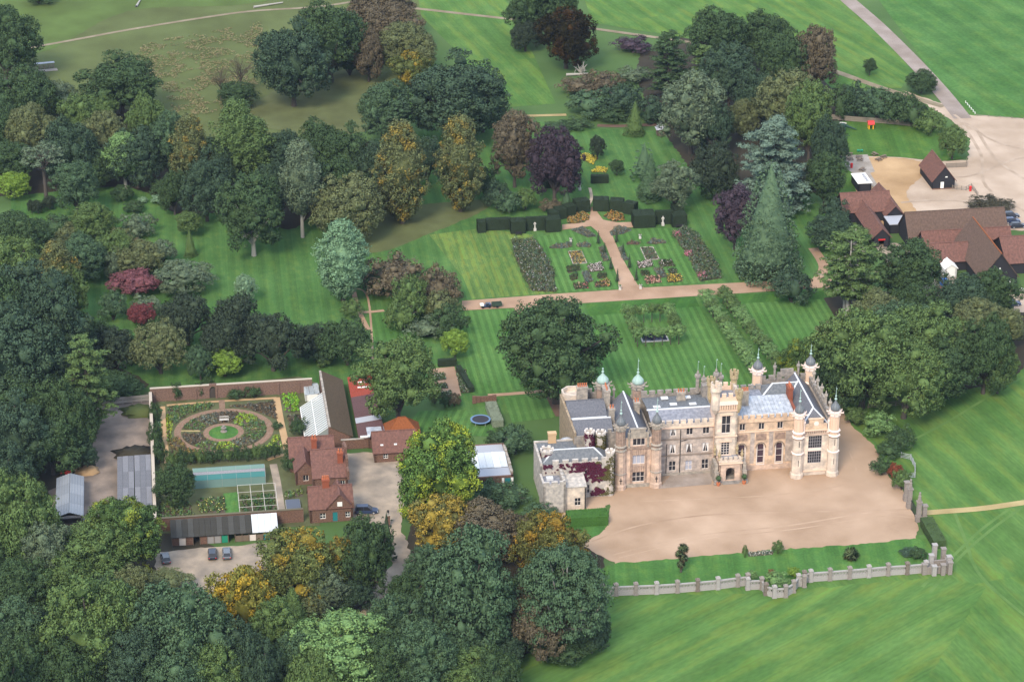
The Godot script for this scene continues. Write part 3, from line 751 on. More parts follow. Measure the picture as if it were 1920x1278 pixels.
# uneven edge: cut the outline into short pieces and push them about
func ragged(p: PackedVector2Array, amp := 0.55) -> PackedVector2Array:
	var r := PackedVector2Array()
	for i in p.size():
		var a := p[i]; var b := p[(i + 1) % p.size()]
		var n := clampi(int(a.distance_to(b) / 0.9), 1, 120)
		var t := (b - a).orthogonal().normalized()
		for k in n:
			var q := a.lerp(b, float(k) / n)
			r.append(q + t * amp * (nz.get_noise_2d(q.x * 7.0, q.y * 7.0) + 0.5 * nz.get_noise_2d(q.x * 25.0, q.y * 25.0)) * (1.0 if k else 0.0))
	return r

func path(a: Array, w: float, y: float, m: Material, called := "path") -> void:
	structure(called, sheet(strip_poly(a, w), y), m)

func make_ground() -> void:
	var gm := mat("park_grass", 0.110, 0.185, 0.062, 0.95, "grass_fine", 3.0, "grass_coarse", 225.0)
	structure("ground", sheet(PackedVector2Array([Vector2(-4000, 400), Vector2(4000, 400), Vector2(4000, -6000), Vector2(-4000, -6000)]), -0.06), gm)
	var rough := mat("rough_grass", 0.138, 0.172, 0.064, 0.95, "grass_fine", 2.5, "patch", 190.0)
	var soil := mat("garden_soil", 0.125, 0.098, 0.074, 0.95, "speck", 1.2, "patch", 70.0)
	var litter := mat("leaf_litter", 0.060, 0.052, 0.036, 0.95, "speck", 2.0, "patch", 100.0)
	var gravel := mat("pink_gravel", 0.54, 0.384, 0.276, 0.95, "gravel", 1.3, "patch", 130.0)
	var path_g := mat("path_gravel", 0.50, 0.335, 0.235, 0.95, "gravel", 1.1, "patch", 90.0)
	var yard := mat("pale_hoggin", 0.60, 0.475, 0.38, 0.95, "gravel", 1.5, "patch", 150.0)
	var sand := mat("orange_hoggin", 0.58, 0.39, 0.22, 0.95, "gravel", 1.5, "patch", 120.0)
	var tarmac := mat("worn_tarmac", 0.40, 0.335, 0.305, 0.95, "speck", 2.0, "patch", 80.0)
	var track := mat("bare_track", 0.34, 0.285, 0.20, 0.95, "speck", 2.0, "patch", 50.0)
	var court := mat("court_gravel", 0.50, 0.395, 0.300, 0.95, "gravel", 1.4, "stain", 75.0)
	var dirt := mat("yard_dirt", 0.36, 0.280, 0.228, 0.95, "speck", 2.5, "stain", 85.0)
	var lg := lawn_mat("garden_lawn", Color(0.104, 0.215, 0.064), T.st_wide, 22.0, 30.0)
	var lf := lawn_mat("fine_lawn", Color(0.112, 0.235, 0.064), T.st_fine, 14.0, 24.0)
	var ld := lawn_mat("dry_lawn", Color(0.160, 0.260, 0.075), T.st_dry, 17.0, 50.0)
	var lfield := lawn_mat("mown_field", Color(0.128, 0.245, 0.066), T.st_field, 36.0, 120.0)
	# far park
	lawn([-150, -80, 775, -80, 800, 40, 720, 230, 560, 262, 330, 262, -150, 215], -0.03, rough)
	lawn([240, 20, 480, 5, 700, -60, 60, -60, -60, 60, 70, 100], 0.0, mat("pasture_green", 0.125, 0.190, 0.052, 0.95, "grass_fine", 2.5, "patch", 165.0), 0.0, true, "pasture")
	path([40, 92, 130, 76, 250, 54, 400, 30, 480, 20, 600, 12, 700, -4], 1.6, 0.03, track, "track")
	lawn([560, 130, 690, 120, 705, 235, 560, 250, 440, 215, 500, 180], 0.02, mat("worn_turf", 0.155, 0.178, 0.080, 0.95, "grass_fine", 2.5, "patch", 100.0), 0.0, true, "worn_grass")
	lawn([770, -80, 905, -80, 970, 35, 1042, 194, 925, 203, 870, 110, 790, 30], 0.0, lfield, -0.32, false, "mown_avenue")
	path([740, 12, 800, 18, 870, 26, 970, 37, 1070, 48, 1180, 63, 1300, 80], 2.0, 0.05, track, "track")
	lawn([1072, -80, 1530, -80, 1600, 10, 1715, 135, 1690, 165, 1560, 165, 1480, 90, 1290, 72, 1110, 42], 0.0, lfield, -0.4, false, "mown_field")
	lawn([1590, -80, 2100, -80, 2100, 232, 1822, 219, 1740, 125], 0.0, lawn_mat("bright_field", Color(0.104, 0.228, 0.064), T.st_wide, 60.0, 70.0), -0.3, false, "mown_field")
	path([1545, -40, 1600, 8, 1650, 52, 1720, 122, 1768, 175, 1806, 222], 5.2, 0.06, tarmac, "road")
	path([1550, 128, 1590, 142, 1640, 160, 1690, 176, 1770, 200], 2.6, 0.05, track, "lane")
	lawn([1690, 168, 1770, 195, 1815, 215, 2100, 235, 2100, 440, 1870, 430, 1680, 430, 1560, 395, 1575, 292, 1690, 292, 1765, 302, 1815, 300, 1820, 262, 1785, 225], 0.03, yard, 0.0, false, "car_park")
	lawn([1588, 300, 1700, 297, 1740, 318, 1700, 360, 1720, 400, 1690, 430, 1600, 400, 1600, 350], 0.06, sand, 0.0, true, "barn_yard")
	lawn([1540, 228, 1700, 228, 1762, 248, 1806, 298, 1762, 303, 1690, 295, 1590, 291, 1545, 300], 0.09, lawn_mat("play_grass", Color(0.105, 0.215, 0.05), T.st_wide, 40, 40), 0.0, false, "play_lawn")
	lawn([1575, 292, 1627, 290, 1641, 322, 1632, 325, 1648, 350, 1640, 352, 1580, 312], 0.12, mat("concrete", 0.46, 0.42, 0.39, 0.9, "speck", 2.0, "patch", 45.0), 0.0, false, "patio")
	lawn([1570, 312, 1596, 318, 1606, 360, 1560, 372], 0.10, M.play_grass, 0.0, false, "play_lawn")
	lawn([1850, 555, 2000, 545, 2000, 585, 1880, 585], 0.03, yard, 0.0, false, "yard")
	lawn([1640, 455, 1680, 455, 1790, 500, 1800, 560, 1740, 560, 1660, 490], 0.03, court, 0.0, false, "yard")
	# gardens behind the house
	lawn([250, 330, 620, 380, 720, 260, 930, 215, 1100, 240, 1350, 250, 1560, 400, 1570, 640, 1480, 700, 1000, 760, 860, 800, 800, 720, 270, 722, 130, 640, 120, 560, 240, 450, 20, 440, 20, 370], -0.03, lg, -0.12, false, "garden_lawn")
	lawn([690, 400, 905, 375, 905, 395, 800, 440, 720, 470, 650, 470], 0.0, mat("worn_turf", 0, 0, 0), 0.0, true, "worn_grass")
	lawn([805, 440, 900, 428, 1000, 440, 1042, 549, 885, 560, 868, 520], 0.0, ld, -0.16)
	lawn([1003, 446, 1060, 432, 1108, 426, 1166, 542, 1042, 549], 0.02, lf, -0.14)
	lawn([1146, 436, 1195, 428, 1300, 428, 1352, 527, 1212, 538, 1196, 534], 0.02, lf, -0.14)
	structure("terrace_path", sheet(polyG([866, 564, 1040, 551, 1161, 543, 1158, 519, 1137, 462, 1119, 433, 1108, 424, 1054, 431, 1054, 421, 1096, 417, 1107, 402, 1108, 388, 1116, 388, 1121, 399, 1131, 412, 1158, 417, 1192, 416, 1192, 426, 1158, 428, 1146, 436, 1166, 482, 1196, 534, 1209, 539, 1400, 529, 1560, 522, 1560, 538, 1400, 549, 1304, 555, 1096, 568, 985, 577, 972, 590, 963, 577, 866, 582]), 0.04), path_g)
	path([1530, 528, 1545, 500, 1525, 465], 2.5, 0.03, path_g)
	path([1100, 392, 1109, 372, 1106, 352], 0.8, 0.05, court)
	path([900, 218, 985, 217, 1062, 215], 1.8, 0.03, mat("straw_path", 0.50, 0.40, 0.20, 0.95, "gravel", 1.2, "patch", 70.0))
	path([1120, 235, 1170, 236, 1250, 232], 2.2, 0.03, mat("mulch", 0.20, 0.13, 0.10, 0.95, "speck", 1.5, "patch", 45.0))
	# lower lawns behind the house
	lawn([1098, 569, 1303, 556, 1312, 574, 1104, 592], 0.0, lawn_mat("bank_turf", Color(0.075, 0.180, 0.042), T.st_wide, 40, 40), 0.3, false, "grass_bank")
	lawn([1104, 592, 1312, 574, 1420, 720, 1400, 760, 1150, 760], 0.0, lf, -0.14)
	lawn([1366, 570, 1545, 560, 1600, 650, 1500, 720, 1440, 690], 0.0, lf, -0.14)
	lawn([1366, 553, 1545, 545, 1545, 560, 1366, 570], 0.0, M.bank_turf, 0.3, false, "grass_bank")
	lawn([872, 582, 963, 578, 985, 600, 1010, 720, 935, 738, 880, 738, 866, 640], 0.0, lf, -0.14)
	path([915, 741, 960, 738, 1040, 731], 1.4, 0.03, path_g)
	lawn([945, 746, 1022, 741, 1045, 782, 960, 792], 0.0, lf, -0.14)
	path([1028, 735, 1050, 780], 2.0, 0.02, mat("mulch", 0, 0, 0))
	lawn([700, 590, 720, 582, 790, 632, 690, 640], 0.0, lf, -0.14)
	path([670, 582, 686, 585, 720, 582], 1.2, 0.03, path_g)
	path([660, 535, 672, 580, 690, 618], 1.2, 0.03, path_g)
	path([700, 690, 690, 560, 664, 540], 0.5, 0.01, path_g)
	# knot garden
	lawn([800, 692, 852, 687, 865, 742, 815, 745], 0.05, path_g, 0.0, false, "knot_garden_path")
	lawn([785, 770, 870, 768, 925, 800, 930, 818, 800, 815, 770, 790], 0.0, lf, 0.2)
	# right park lawn
	lawn([1560, 760, 1640, 745, 1790, 715, 1815, 660, 2200, 560, 2200, 1600, 750, 1600, 950, 1250, 1120, 1115, 1120, 1075, 1750, 1000, 1690, 900], -0.02, lawn_mat("front_lawn", Color(0.128, 0.245, 0.066), T.st_field, 41.0, 130.0), -0.34, false, "park_lawn")
	lawn([850, 1330, 1000, 1215, 1120, 1118, 1400, 1112, 1500, 1104, 1760, 1082, 1850, 1100, 1780, 1210, 1700, 1330], 0.0, M.front_lawn, 0.83, false, "park_lawn")
	path([1725, 962, 1780, 958, 1850, 952, 1960, 936], 2.0, 0.04, mat("straw_path", 0, 0, 0))
	structure("forecourt", sheet(ragged(polyG([1143, 945, 1130, 960, 1050, 975, 1050, 900, 1450, 850, 1530, 740, 1575, 760, 1600, 800, 1640, 835, 1668, 895, 1692, 915, 1722, 985, 1718, 1010, 1640, 1020, 1500, 1030, 1300, 1046, 1155, 1058, 1092, 1022, 1135, 992])), 0.02), gravel)
	lawn([1155, 1056, 1300, 1044, 1500, 1028, 1640, 1018, 1715, 1009, 1765, 1012, 1772, 1062, 1480, 1085, 1120, 1108, 1115, 1070], 0.05, lawn_mat("terrace_turf", Color(0.105, 0.235, 0.062), T.st_wide, 30, 30), 0.0, false, "terrace_lawn")
	lawn([1060, 965, 1143, 958, 1140, 984, 1128, 998, 1100, 1012, 1060, 1010], 0.06, M.terrace_turf, 0.0, false, "terrace_lawn")
	lawn([1236, 916, 1262, 886, 1338, 882, 1334, 908], 0.05, mat("flagstones", 0.40, 0.34, 0.30, 0.9, "stone", 3.0, "patch", 40.0), 0.0, false, "flagged_terrace")
	# kitchen garden and yards
	lawn([270, 735, 560, 705, 600, 720, 600, 985, 300, 1000], 0.0, mat("bed_green", 0.135, 0.150, 0.070, 0.95, "speck", 1.2, "patch", 45.0), 0.0, false, "kitchen_garden_ground")
	path([304, 762, 307, 810, 313, 870], 1.2, 0.06, sand)
	path([518, 745, 527, 795, 538, 842], 1.5, 0.06, sand)
	path([312, 760, 400, 753, 518, 746], 0.9, 0.05, sand)
	path([500, 862, 520, 855, 545, 850], 1.2, 0.05, sand)
	path([512, 870, 520, 910, 530, 975], 1.6, 0.05, court)
	lawn([418, 925, 446, 922, 452, 982, 424, 985], 0.03, M.terrace_turf)
	lawn([155, 740, 285, 752, 292, 862, 226, 862, 240, 990, 120, 1010, 90, 920, 180, 880], 0.01, dirt, 0.0, false, "dirt_yard")
	lawn([290, 1035, 530, 1015, 520, 1060, 440, 1115, 370, 1125, 290, 1080], 0.03, court, 0.0, false, "car_yard")
	lawn([640, 850, 745, 845, 760, 910, 752, 990, 780, 1060, 740, 1140, 670, 1160, 690, 1120, 735, 1060, 720, 985, 655, 975], 0.02, court, 0.0, false, "courtyard")
	lawn([-60, 1090, 25, 1105, 30, 1200, -60, 1300], 0.0, dirt, 0.0, true, "farm_track")
	# woodland floor
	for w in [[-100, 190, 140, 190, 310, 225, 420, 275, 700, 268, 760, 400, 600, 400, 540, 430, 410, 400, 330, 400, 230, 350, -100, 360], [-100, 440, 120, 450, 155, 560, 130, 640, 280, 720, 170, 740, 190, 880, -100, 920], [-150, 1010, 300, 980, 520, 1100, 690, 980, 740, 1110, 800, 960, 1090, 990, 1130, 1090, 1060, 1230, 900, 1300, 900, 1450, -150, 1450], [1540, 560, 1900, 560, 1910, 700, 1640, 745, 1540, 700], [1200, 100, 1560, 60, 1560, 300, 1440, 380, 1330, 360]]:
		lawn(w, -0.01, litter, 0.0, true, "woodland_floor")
	# tyre marks on the forecourt and worn lines on the park lawn
	var tyre_m := mat("raked_gravel", 0.556, 0.398, 0.290, 0.95, "gravel", 1.3, "patch", 90.0)
	var tyre_d := mat("scuffed_gravel", 0.525, 0.372, 0.268, 0.95, "gravel", 1.3, "patch", 90.0)
	var i := 0
	for a in [[1150, 1040, 1300, 1005, 1480, 985, 1640, 960, 1715, 965], [1160, 1046, 1310, 1012, 1490, 992, 1650, 968, 1716, 971], [1110, 1015, 1200, 985, 1330, 965, 1500, 960, 1705, 955], [1200, 940, 1330, 935, 1480, 925, 1600, 900, 1590, 840]]:
		i += 1
		path(a, 0.45 if i % 2 else 0.3, 0.028 + 0.004 * i, tyre_m if i % 3 else tyre_d, "tyre_track")
	var worn := mat("worn_lawn", 0.150, 0.258, 0.078, 0.95, "grass_fine", 2.0, "grass_coarse", 60.0)
	i = 0
	for a in [[1730, 1100, 1790, 1040, 1850, 985, 1930, 930], [1745, 1110, 1800, 1045, 1860, 992, 1930, 942], [1790, 960, 1810, 1010, 1840, 1080, 1930, 1160], [1640, 860, 1760, 800, 1860, 740, 1930, 700]]:
		i += 1
		path(a, 0.7, 0.0 + 0.004 * i, worn, "worn_line")
	var ruts := mat("rutted_hoggin", 0.53, 0.42, 0.335, 0.95, "gravel", 1.5, "patch", 60.0)
	for a in [[1800, 225, 1840, 290, 1850, 350, 1930, 400], [1790, 215, 1860, 262, 1940, 285], [1760, 330, 1820, 330, 1900, 300, 1960, 290], [1830, 240, 1870, 300, 1930, 340], [1690, 380, 1760, 375, 1840, 380]]:
		i += 1
		path(a, 0.9, 0.04 + 0.004 * i, ruts, "tyre_track")

# ---------------------------------------------------------------- building helpers (in a parent's own axes: x along, y up, z to the front)
func wall_xf(a: Vector2, b: Vector2, y := 0.0) -> Transform3D:
	var d := Vector3(b.x - a.x, 0, b.y - a.y).normalized()
	var out := Vector3(-d.z, 0, d.x)
	return Transform3D(Basis(d, Vector3.UP, out), Vector3(a.x, y, a.y))

# wall from a to b (outside on the right-hand side when walking a -> b is +z of the frame) with openings [x0, x1, y0, y1]
func wall(parent: Node, m: Material, a: Vector2, b: Vector2, h: float, holes := [], y0 := 0.0, called := "wall", depth := 0.35, thick := 0.45) -> MeshInstance3D:
	var x := wall_xf(a, b)
	var w := a.distance_to(b)
	var xs := [0.0, w]; var ys := [y0, h]
	for o in holes:
		xs.append_array([o[0], o[1]]); ys.append_array([o[2], o[3]])
	xs.sort(); ys.sort()
	var mb := MB.new()
	for i in xs.size() - 1:
		for j in ys.size() - 1:
			if xs[i + 1] - xs[i] < 0.001 or ys[j + 1] - ys[j] < 0.001: continue
			var cx: float = (xs[i] + xs[i + 1]) * 0.5; var cy: float = (ys[j] + ys[j + 1]) * 0.5
			var hit := false
			for o in holes:
				if cx > o[0] and cx < o[1] and cy > o[2] and cy < o[3]: hit = true
			if hit: continue
			mb.quad(x * Vector3(xs[i], ys[j], 0), x * Vector3(xs[i], ys[j + 1], 0), x * Vector3(xs[i + 1], ys[j + 1], 0), x * Vector3(xs[i + 1], ys[j], 0))
	for o in holes:
		var f := -depth
		mb.quad(x * Vector3(o[0], o[2], 0), x * Vector3(o[0], o[2], f), x * Vector3(o[0], o[3], f), x * Vector3(o[0], o[3], 0))
		mb.quad(x * Vector3(o[1], o[3], 0), x * Vector3(o[1], o[3], f), x * Vector3(o[1], o[2], f), x * Vector3(o[1], o[2], 0))
		mb.quad(x * Vector3(o[0], o[2], f), x * Vector3(o[0], o[2], 0), x * Vector3(o[1], o[2], 0), x * Vector3(o[1], o[2], f))
		mb.quad(x * Vector3(o[0], o[3], 0), x * Vector3(o[0], o[3], f), x * Vector3(o[1], o[3], f), x * Vector3(o[1], o[3], 0))
	# inner face (with the same openings), top and ends
	for i in xs.size() - 1:
		for j in ys.size() - 1:
			var cx: float = (xs[i] + xs[i + 1]) * 0.5; var cy: float = (ys[j] + ys[j + 1]) * 0.5
			var hit: bool = xs[i + 1] - xs[i] < 0.001 or ys[j + 1] - ys[j] < 0.001
			for o in holes:
				if cx > o[0] and cx < o[1] and cy > o[2] and cy < o[3]: hit = true
			if not hit: mb.quad(x * Vector3(xs[i + 1], ys[j], -thick), x * Vector3(xs[i + 1], ys[j + 1], -thick), x * Vector3(xs[i], ys[j + 1], -thick), x * Vector3(xs[i], ys[j], -thick))
	mb.quad(x * Vector3(0, h, 0), x * Vector3(0, h, -thick), x * Vector3(w, h, -thick), x * Vector3(w, h, 0))
	mb.quad(x * Vector3(w, y0, 0), x * Vector3(w, h, 0), x * Vector3(w, h, -thick), x * Vector3(w, y0, -thick))
	mb.quad(x * Vector3(0, y0, -thick), x * Vector3(0, h, -thick), x * Vector3(0, h, 0), x * Vector3(0, y0, 0))
	return part(called, mb.mesh(), m, parent)

# window in a wall frame: pane with frame, mullions (nx columns, ny rows), optional pointed or round heads and curtains
func window(parent: Node, x: Transform3D, x0: float, x1: float, y0: float, y1: float, nx: int, ny: int, frame: Material, glass: Material, arch := 0.0, curtain: Material = null, bar := 0.08, depth := 0.28) -> void:
	var mb := MB.new()
	mb.quad(x * Vector3(x0, y0, -depth), x * Vector3(x0, y1, -depth), x * Vector3(x1, y1, -depth), x * Vector3(x1, y0, -depth))
	var p := part("window", mb.mesh(), glass, parent)
	var f := MB.new()
	var z0 := -depth + 0.005; var z1 := -depth + 0.12
	var bars := [[x0, x0 + bar, y0, y1], [x1 - bar, x1, y0, y1], [x0 + bar, x1 - bar, y0, y0 + bar], [x0 + bar, x1 - bar, y1 - bar, y1]]
	for i in range(1, nx):
		var c := lerpf(x0, x1, float(i) / nx)
		bars.append([c - bar * 0.5, c + bar * 0.5, y0 + bar, y1 - bar])
	for o in bars: framebox(f, x, o[0], o[1], o[2], o[3], z0, z1)
	for j in range(1, ny):
		var c := lerpf(y0, y1, float(j) / ny)
		framebox(f, x, x0 + bar, x1 - bar, c - bar * 0.35, c + bar * 0.35, z0, z1 - 0.03)
	if arch > 0.0:
		# corners above a round or pointed head, in every light
		var w := (x1 - x0) / nx
		for i in nx:
			var c := x0 + w * (i + 0.5)
			for s in [-1.0, 1.0]:
				for k in 5:
					var t0 := k / 5.0; var t1 := (k + 1) / 5.0
					var a0 := Vector2(c + s * w * 0.5 * cos(t0 * PI * 0.5), y1 - arch + arch * sin(t0 * PI * 0.5))
					var a1 := Vector2(c + s * w * 0.5 * cos(t1 * PI * 0.5), y1 - arch + arch * sin(t1 * PI * 0.5))
					var q := Vector2(c + s * w * 0.5, y1)
					var v := [x * Vector3(a0.x, a0.y, z1), x * Vector3(q.x, q.y, z1), x * Vector3(a1.x, a1.y, z1)]
					if s > 0.0: f.tri(v[0], v[2], v[1])
					else: f.tri(v[0], v[1], v[2])
	part("frame", f.mesh(), frame, p)
	if curtain:
		var cu := MB.new()
		var w := x1 - x0
		for s in [0, 1]:
			var e := x0 + bar if s == 0 else x1 - bar
			var g := 1.0 if s == 0 else -1.0
			cu.quad(x * Vector3(e, y0 + bar, z0 + 0.02), x * Vector3(e, y1 - bar, z0 + 0.02), x * Vector3(e + g * w * 0.40, y1 - bar, z0 + 0.02), x * Vector3(e + g * w * 0.10, y0 + bar, z0 + 0.02))
		part("curtain", cu.mesh(), curtain, p)

func framebox(f: MB, x: Transform3D, x0: float, x1: float, y0: float, y1: float, z0: float, z1: float) -> void:
	var k := []
	for z in [z0, z1]:
		for q in [Vector2(x0, y0), Vector2(x1, y0), Vector2(x1, y1), Vector2(x0, y1)]:
			k.append(x * Vector3(q.x, q.y, z))
	f.quad(k[4], k[7], k[6], k[5])
	f.quad(k[0], k[3], k[7], k[4])
	f.quad(k[5], k[6], k[2], k[1])
	f.quad(k[7], k[3], k[2], k[6])
	f.quad(k[0], k[4], k[5], k[1])

# moulding along a wall frame
func moulding(parent: Node, m: Material, a: Vector2, b: Vector2, y: float, h := 0.25, proud := 0.18, called := "string_course") -> void:
	var f := MB.new()
	framebox(f, wall_xf(a, b), -0.02, a.distance_to(b) + 0.02, y, y + h, 0.003, proud)
	part(called, f.mesh(), m, parent)

# battlements from a to b; low wall with separate merlons
func battlement(parent: Node, m: Material, a: Vector2, b: Vector2, y: float, low := 0.7, high := 1.3, merlon := 0.95, gap := 0.65, thick := 0.45) -> void:
	var x := wall_xf(a, b, y)
	var w := a.distance_to(b)
	var f := MB.new()
	f.box(Vector3(0, 0, -thick), Vector3(w, low, 0))
	var p := part("parapet", f.mesh(), m, parent)
	p.transform = x
	var cnt := maxi(2, int(round((w + gap) / (merlon + gap))))
	var pitch := (w + gap) / cnt
	var key := "merlon%d_%d" % [int(pitch * 100), int(high * 100)]
	var mm: ArrayMesh
	var q := MB.new()
	q.box(Vector3(0.0, 0, -thick - 0.03), Vector3(pitch - gap, high - low, 0.03))
	q.box(Vector3(-0.05, high - low, -thick - 0.08), Vector3(pitch - gap + 0.05, high - low + 0.1, 0.08))
	mm = q.mesh()
	for i in cnt:
		part("merlon", mm, m, p, Vector3(i * pitch, low, 0))

func roof_slab(parent: Node, m: Material, a: Vector3, b: Vector3, c: Vector3, d: Vector3, called := "roof", th := 0.16) -> MeshInstance3D:
	# a b along the eaves, c d along the top (c above b); seen from outside a -> d -> c -> b clockwise
	var f := MB.new()
	var n := (d - a).cross(b - a).normalized()
	if n.y > 0.0: n = -n
	n = -n * th
	var up := [a + n, b + n, c + n, d + n]
	f.quad(up[0], up[3], up[2], up[1])
	f.quad(a, b, c, d)
	f.quad(a, up[0], up[1], b)
	f.quad(b, up[1], up[2], c)
	f.quad(c, up[2], up[3], d)
	f.quad(d, up[3], up[0], a)
	return part(called, f.mesh(), m, parent)

func ridge_cap(parent: Node, m: Material, p: Vector3, q: Vector3, w := 0.32, h := 0.14, called := "ridge") -> void:
	var f := MB.new()
	f.bar(p, q, w, h)
	part(called, f.mesh(), m, parent)

func gable(parent: Node, m: Material, a: Vector3, b: Vector3, c: Vector3) -> void:
	var f := MB.new()
	f.tri(a, b, c)
	part("gable", f.mesh(), m, parent)

# pitched roof over a rectangle; ridge along x or z
func gable_roof(parent: Node, m: Material, x0: float, x1: float, z0: float, z1: float, eave: float, ridge: float, along_x: bool, wallm: Material = null, over := 0.3, capm: Material = null, hip0 := 0.0, hip1 := 0.0) -> void:
	if along_x:
		var zc := (z0 + z1) * 0.5
		var dz := (ridge - eave) / (zc - z0) * over
		var e := eave - dz
		var k0 := over if hip0 == 0.0 else -hip0
		var k1 := over if hip1 == 0.0 else -hip1
		roof_slab(parent, m, Vector3(x0 - over, e, z1 + over), Vector3(x1 + over, e, z1 + over), Vector3(x1 + k1, ridge, zc), Vector3(x0 - k0, ridge, zc))
		roof_slab(parent, m, Vector3(x1 + over, e, z0 - over), Vector3(x0 - over, e, z0 - over), Vector3(x0 - k0, ridge, zc), Vector3(x1 + k1, ridge, zc))
		if hip0 > 0.0: roof_slab(parent, m, Vector3(x0 - over, e, z0 - over), Vector3(x0 - over, e, z1 + over), Vector3(x0 + hip0, ridge, zc + 0.01), Vector3(x0 + hip0, ridge, zc - 0.01))
		if hip1 > 0.0: roof_slab(parent, m, Vector3(x1 + over, e, z1 + over), Vector3(x1 + over, e, z0 - over), Vector3(x1 - hip1, ridge, zc - 0.01), Vector3(x1 - hip1, ridge, zc + 0.01))
		ridge_cap(parent, capm if capm else m, Vector3(x0 - k0, ridge + 0.17, zc), Vector3(x1 + k1, ridge + 0.17, zc))
		if wallm:
			if hip0 == 0.0: gable(parent, wallm, Vector3(x0, eave, z0), Vector3(x0, ridge, zc), Vector3(x0, eave, z1))
			if hip1 == 0.0: gable(parent, wallm, Vector3(x1, eave, z1), Vector3(x1, ridge, zc), Vector3(x1, eave, z0))
	else:
		var xc := (x0 + x1) * 0.5
		var dx := (ridge - eave) / (xc - x0) * over
		var e := eave - dx
		var k0 := over if hip0 == 0.0 else -hip0
		var k1 := over if hip1 == 0.0 else -hip1
		roof_slab(parent, m, Vector3(x0 - over, e, z0 - over), Vector3(x0 - over, e, z1 + over), Vector3(xc, ridge, z1 + k1), Vector3(xc, ridge, z0 - k0))
		roof_slab(parent, m, Vector3(x1 + over, e, z1 + over), Vector3(x1 + over, e, z0 - over), Vector3(xc, ridge, z0 - k0), Vector3(xc, ridge, z1 + k1))
		if hip0 > 0.0: roof_slab(parent, m, Vector3(x1 + over, e, z0 - over), Vector3(x0 - over, e, z0 - over), Vector3(xc - 0.01, ridge, z0 + hip0), Vector3(xc + 0.01, ridge, z0 + hip0))
		if hip1 > 0.0: roof_slab(parent, m, Vector3(x0 - over, e, z1 + over), Vector3(x1 + over, e, z1 + over), Vector3(xc + 0.01, ridge, z1 - hip1), Vector3(xc - 0.01, ridge, z1 - hip1))
		ridge_cap(parent, capm if capm else m, Vector3(xc, ridge + 0.17, z0 - k0), Vector3(xc, ridge + 0.17, z1 + k1))
		if wallm:
			if hip1 == 0.0: gable(parent, wallm, Vector3(x0, eave, z1), Vector3(xc, ridge, z1), Vector3(x1, eave, z1))
			if hip0 == 0.0: gable(parent, wallm, Vector3(x1, eave, z0), Vector3(xc, ridge, z0), Vector3(x0, eave, z0))

func chimney(parent: Node, m: Material, at: Vector3, w: float, d: float, h: float, pots: int, potm: Material, along_x := true) -> void:
	var f := MB.new()
	f.box(Vector3(-w / 2, 0, -d / 2), Vector3(w / 2, h, d / 2))
	f.box(Vector3(-w / 2 - 0.12, h - 0.35, -d / 2 - 0.12), Vector3(w / 2 + 0.12, h + 0.06, d / 2 + 0.12))
	f.box(Vector3(-w / 2 - 0.08, 0, -d / 2 - 0.08), Vector3(w / 2 + 0.08, 0.5, d / 2 + 0.08))
	var c := part("chimney", f.mesh(), m, parent, at)
	var pm := MB.new()
	pm.lathe(Vector3.ZERO, [0.17, 0, 0.15, 0.1, 0.13, 0.6, 0.17, 0.68, 0.17, 0.75, 0.0, 0.74], 8)
	var mesh := pm.mesh()
	for i in pots:
		var o := (i - (pots - 1) * 0.5) * (w if along_x else d) / maxf(pots, 1.0)
		part("chimney_pot", mesh, potm, c, Vector3(o if along_x else 0.0, h + 0.06, 0.0 if along_x else o))

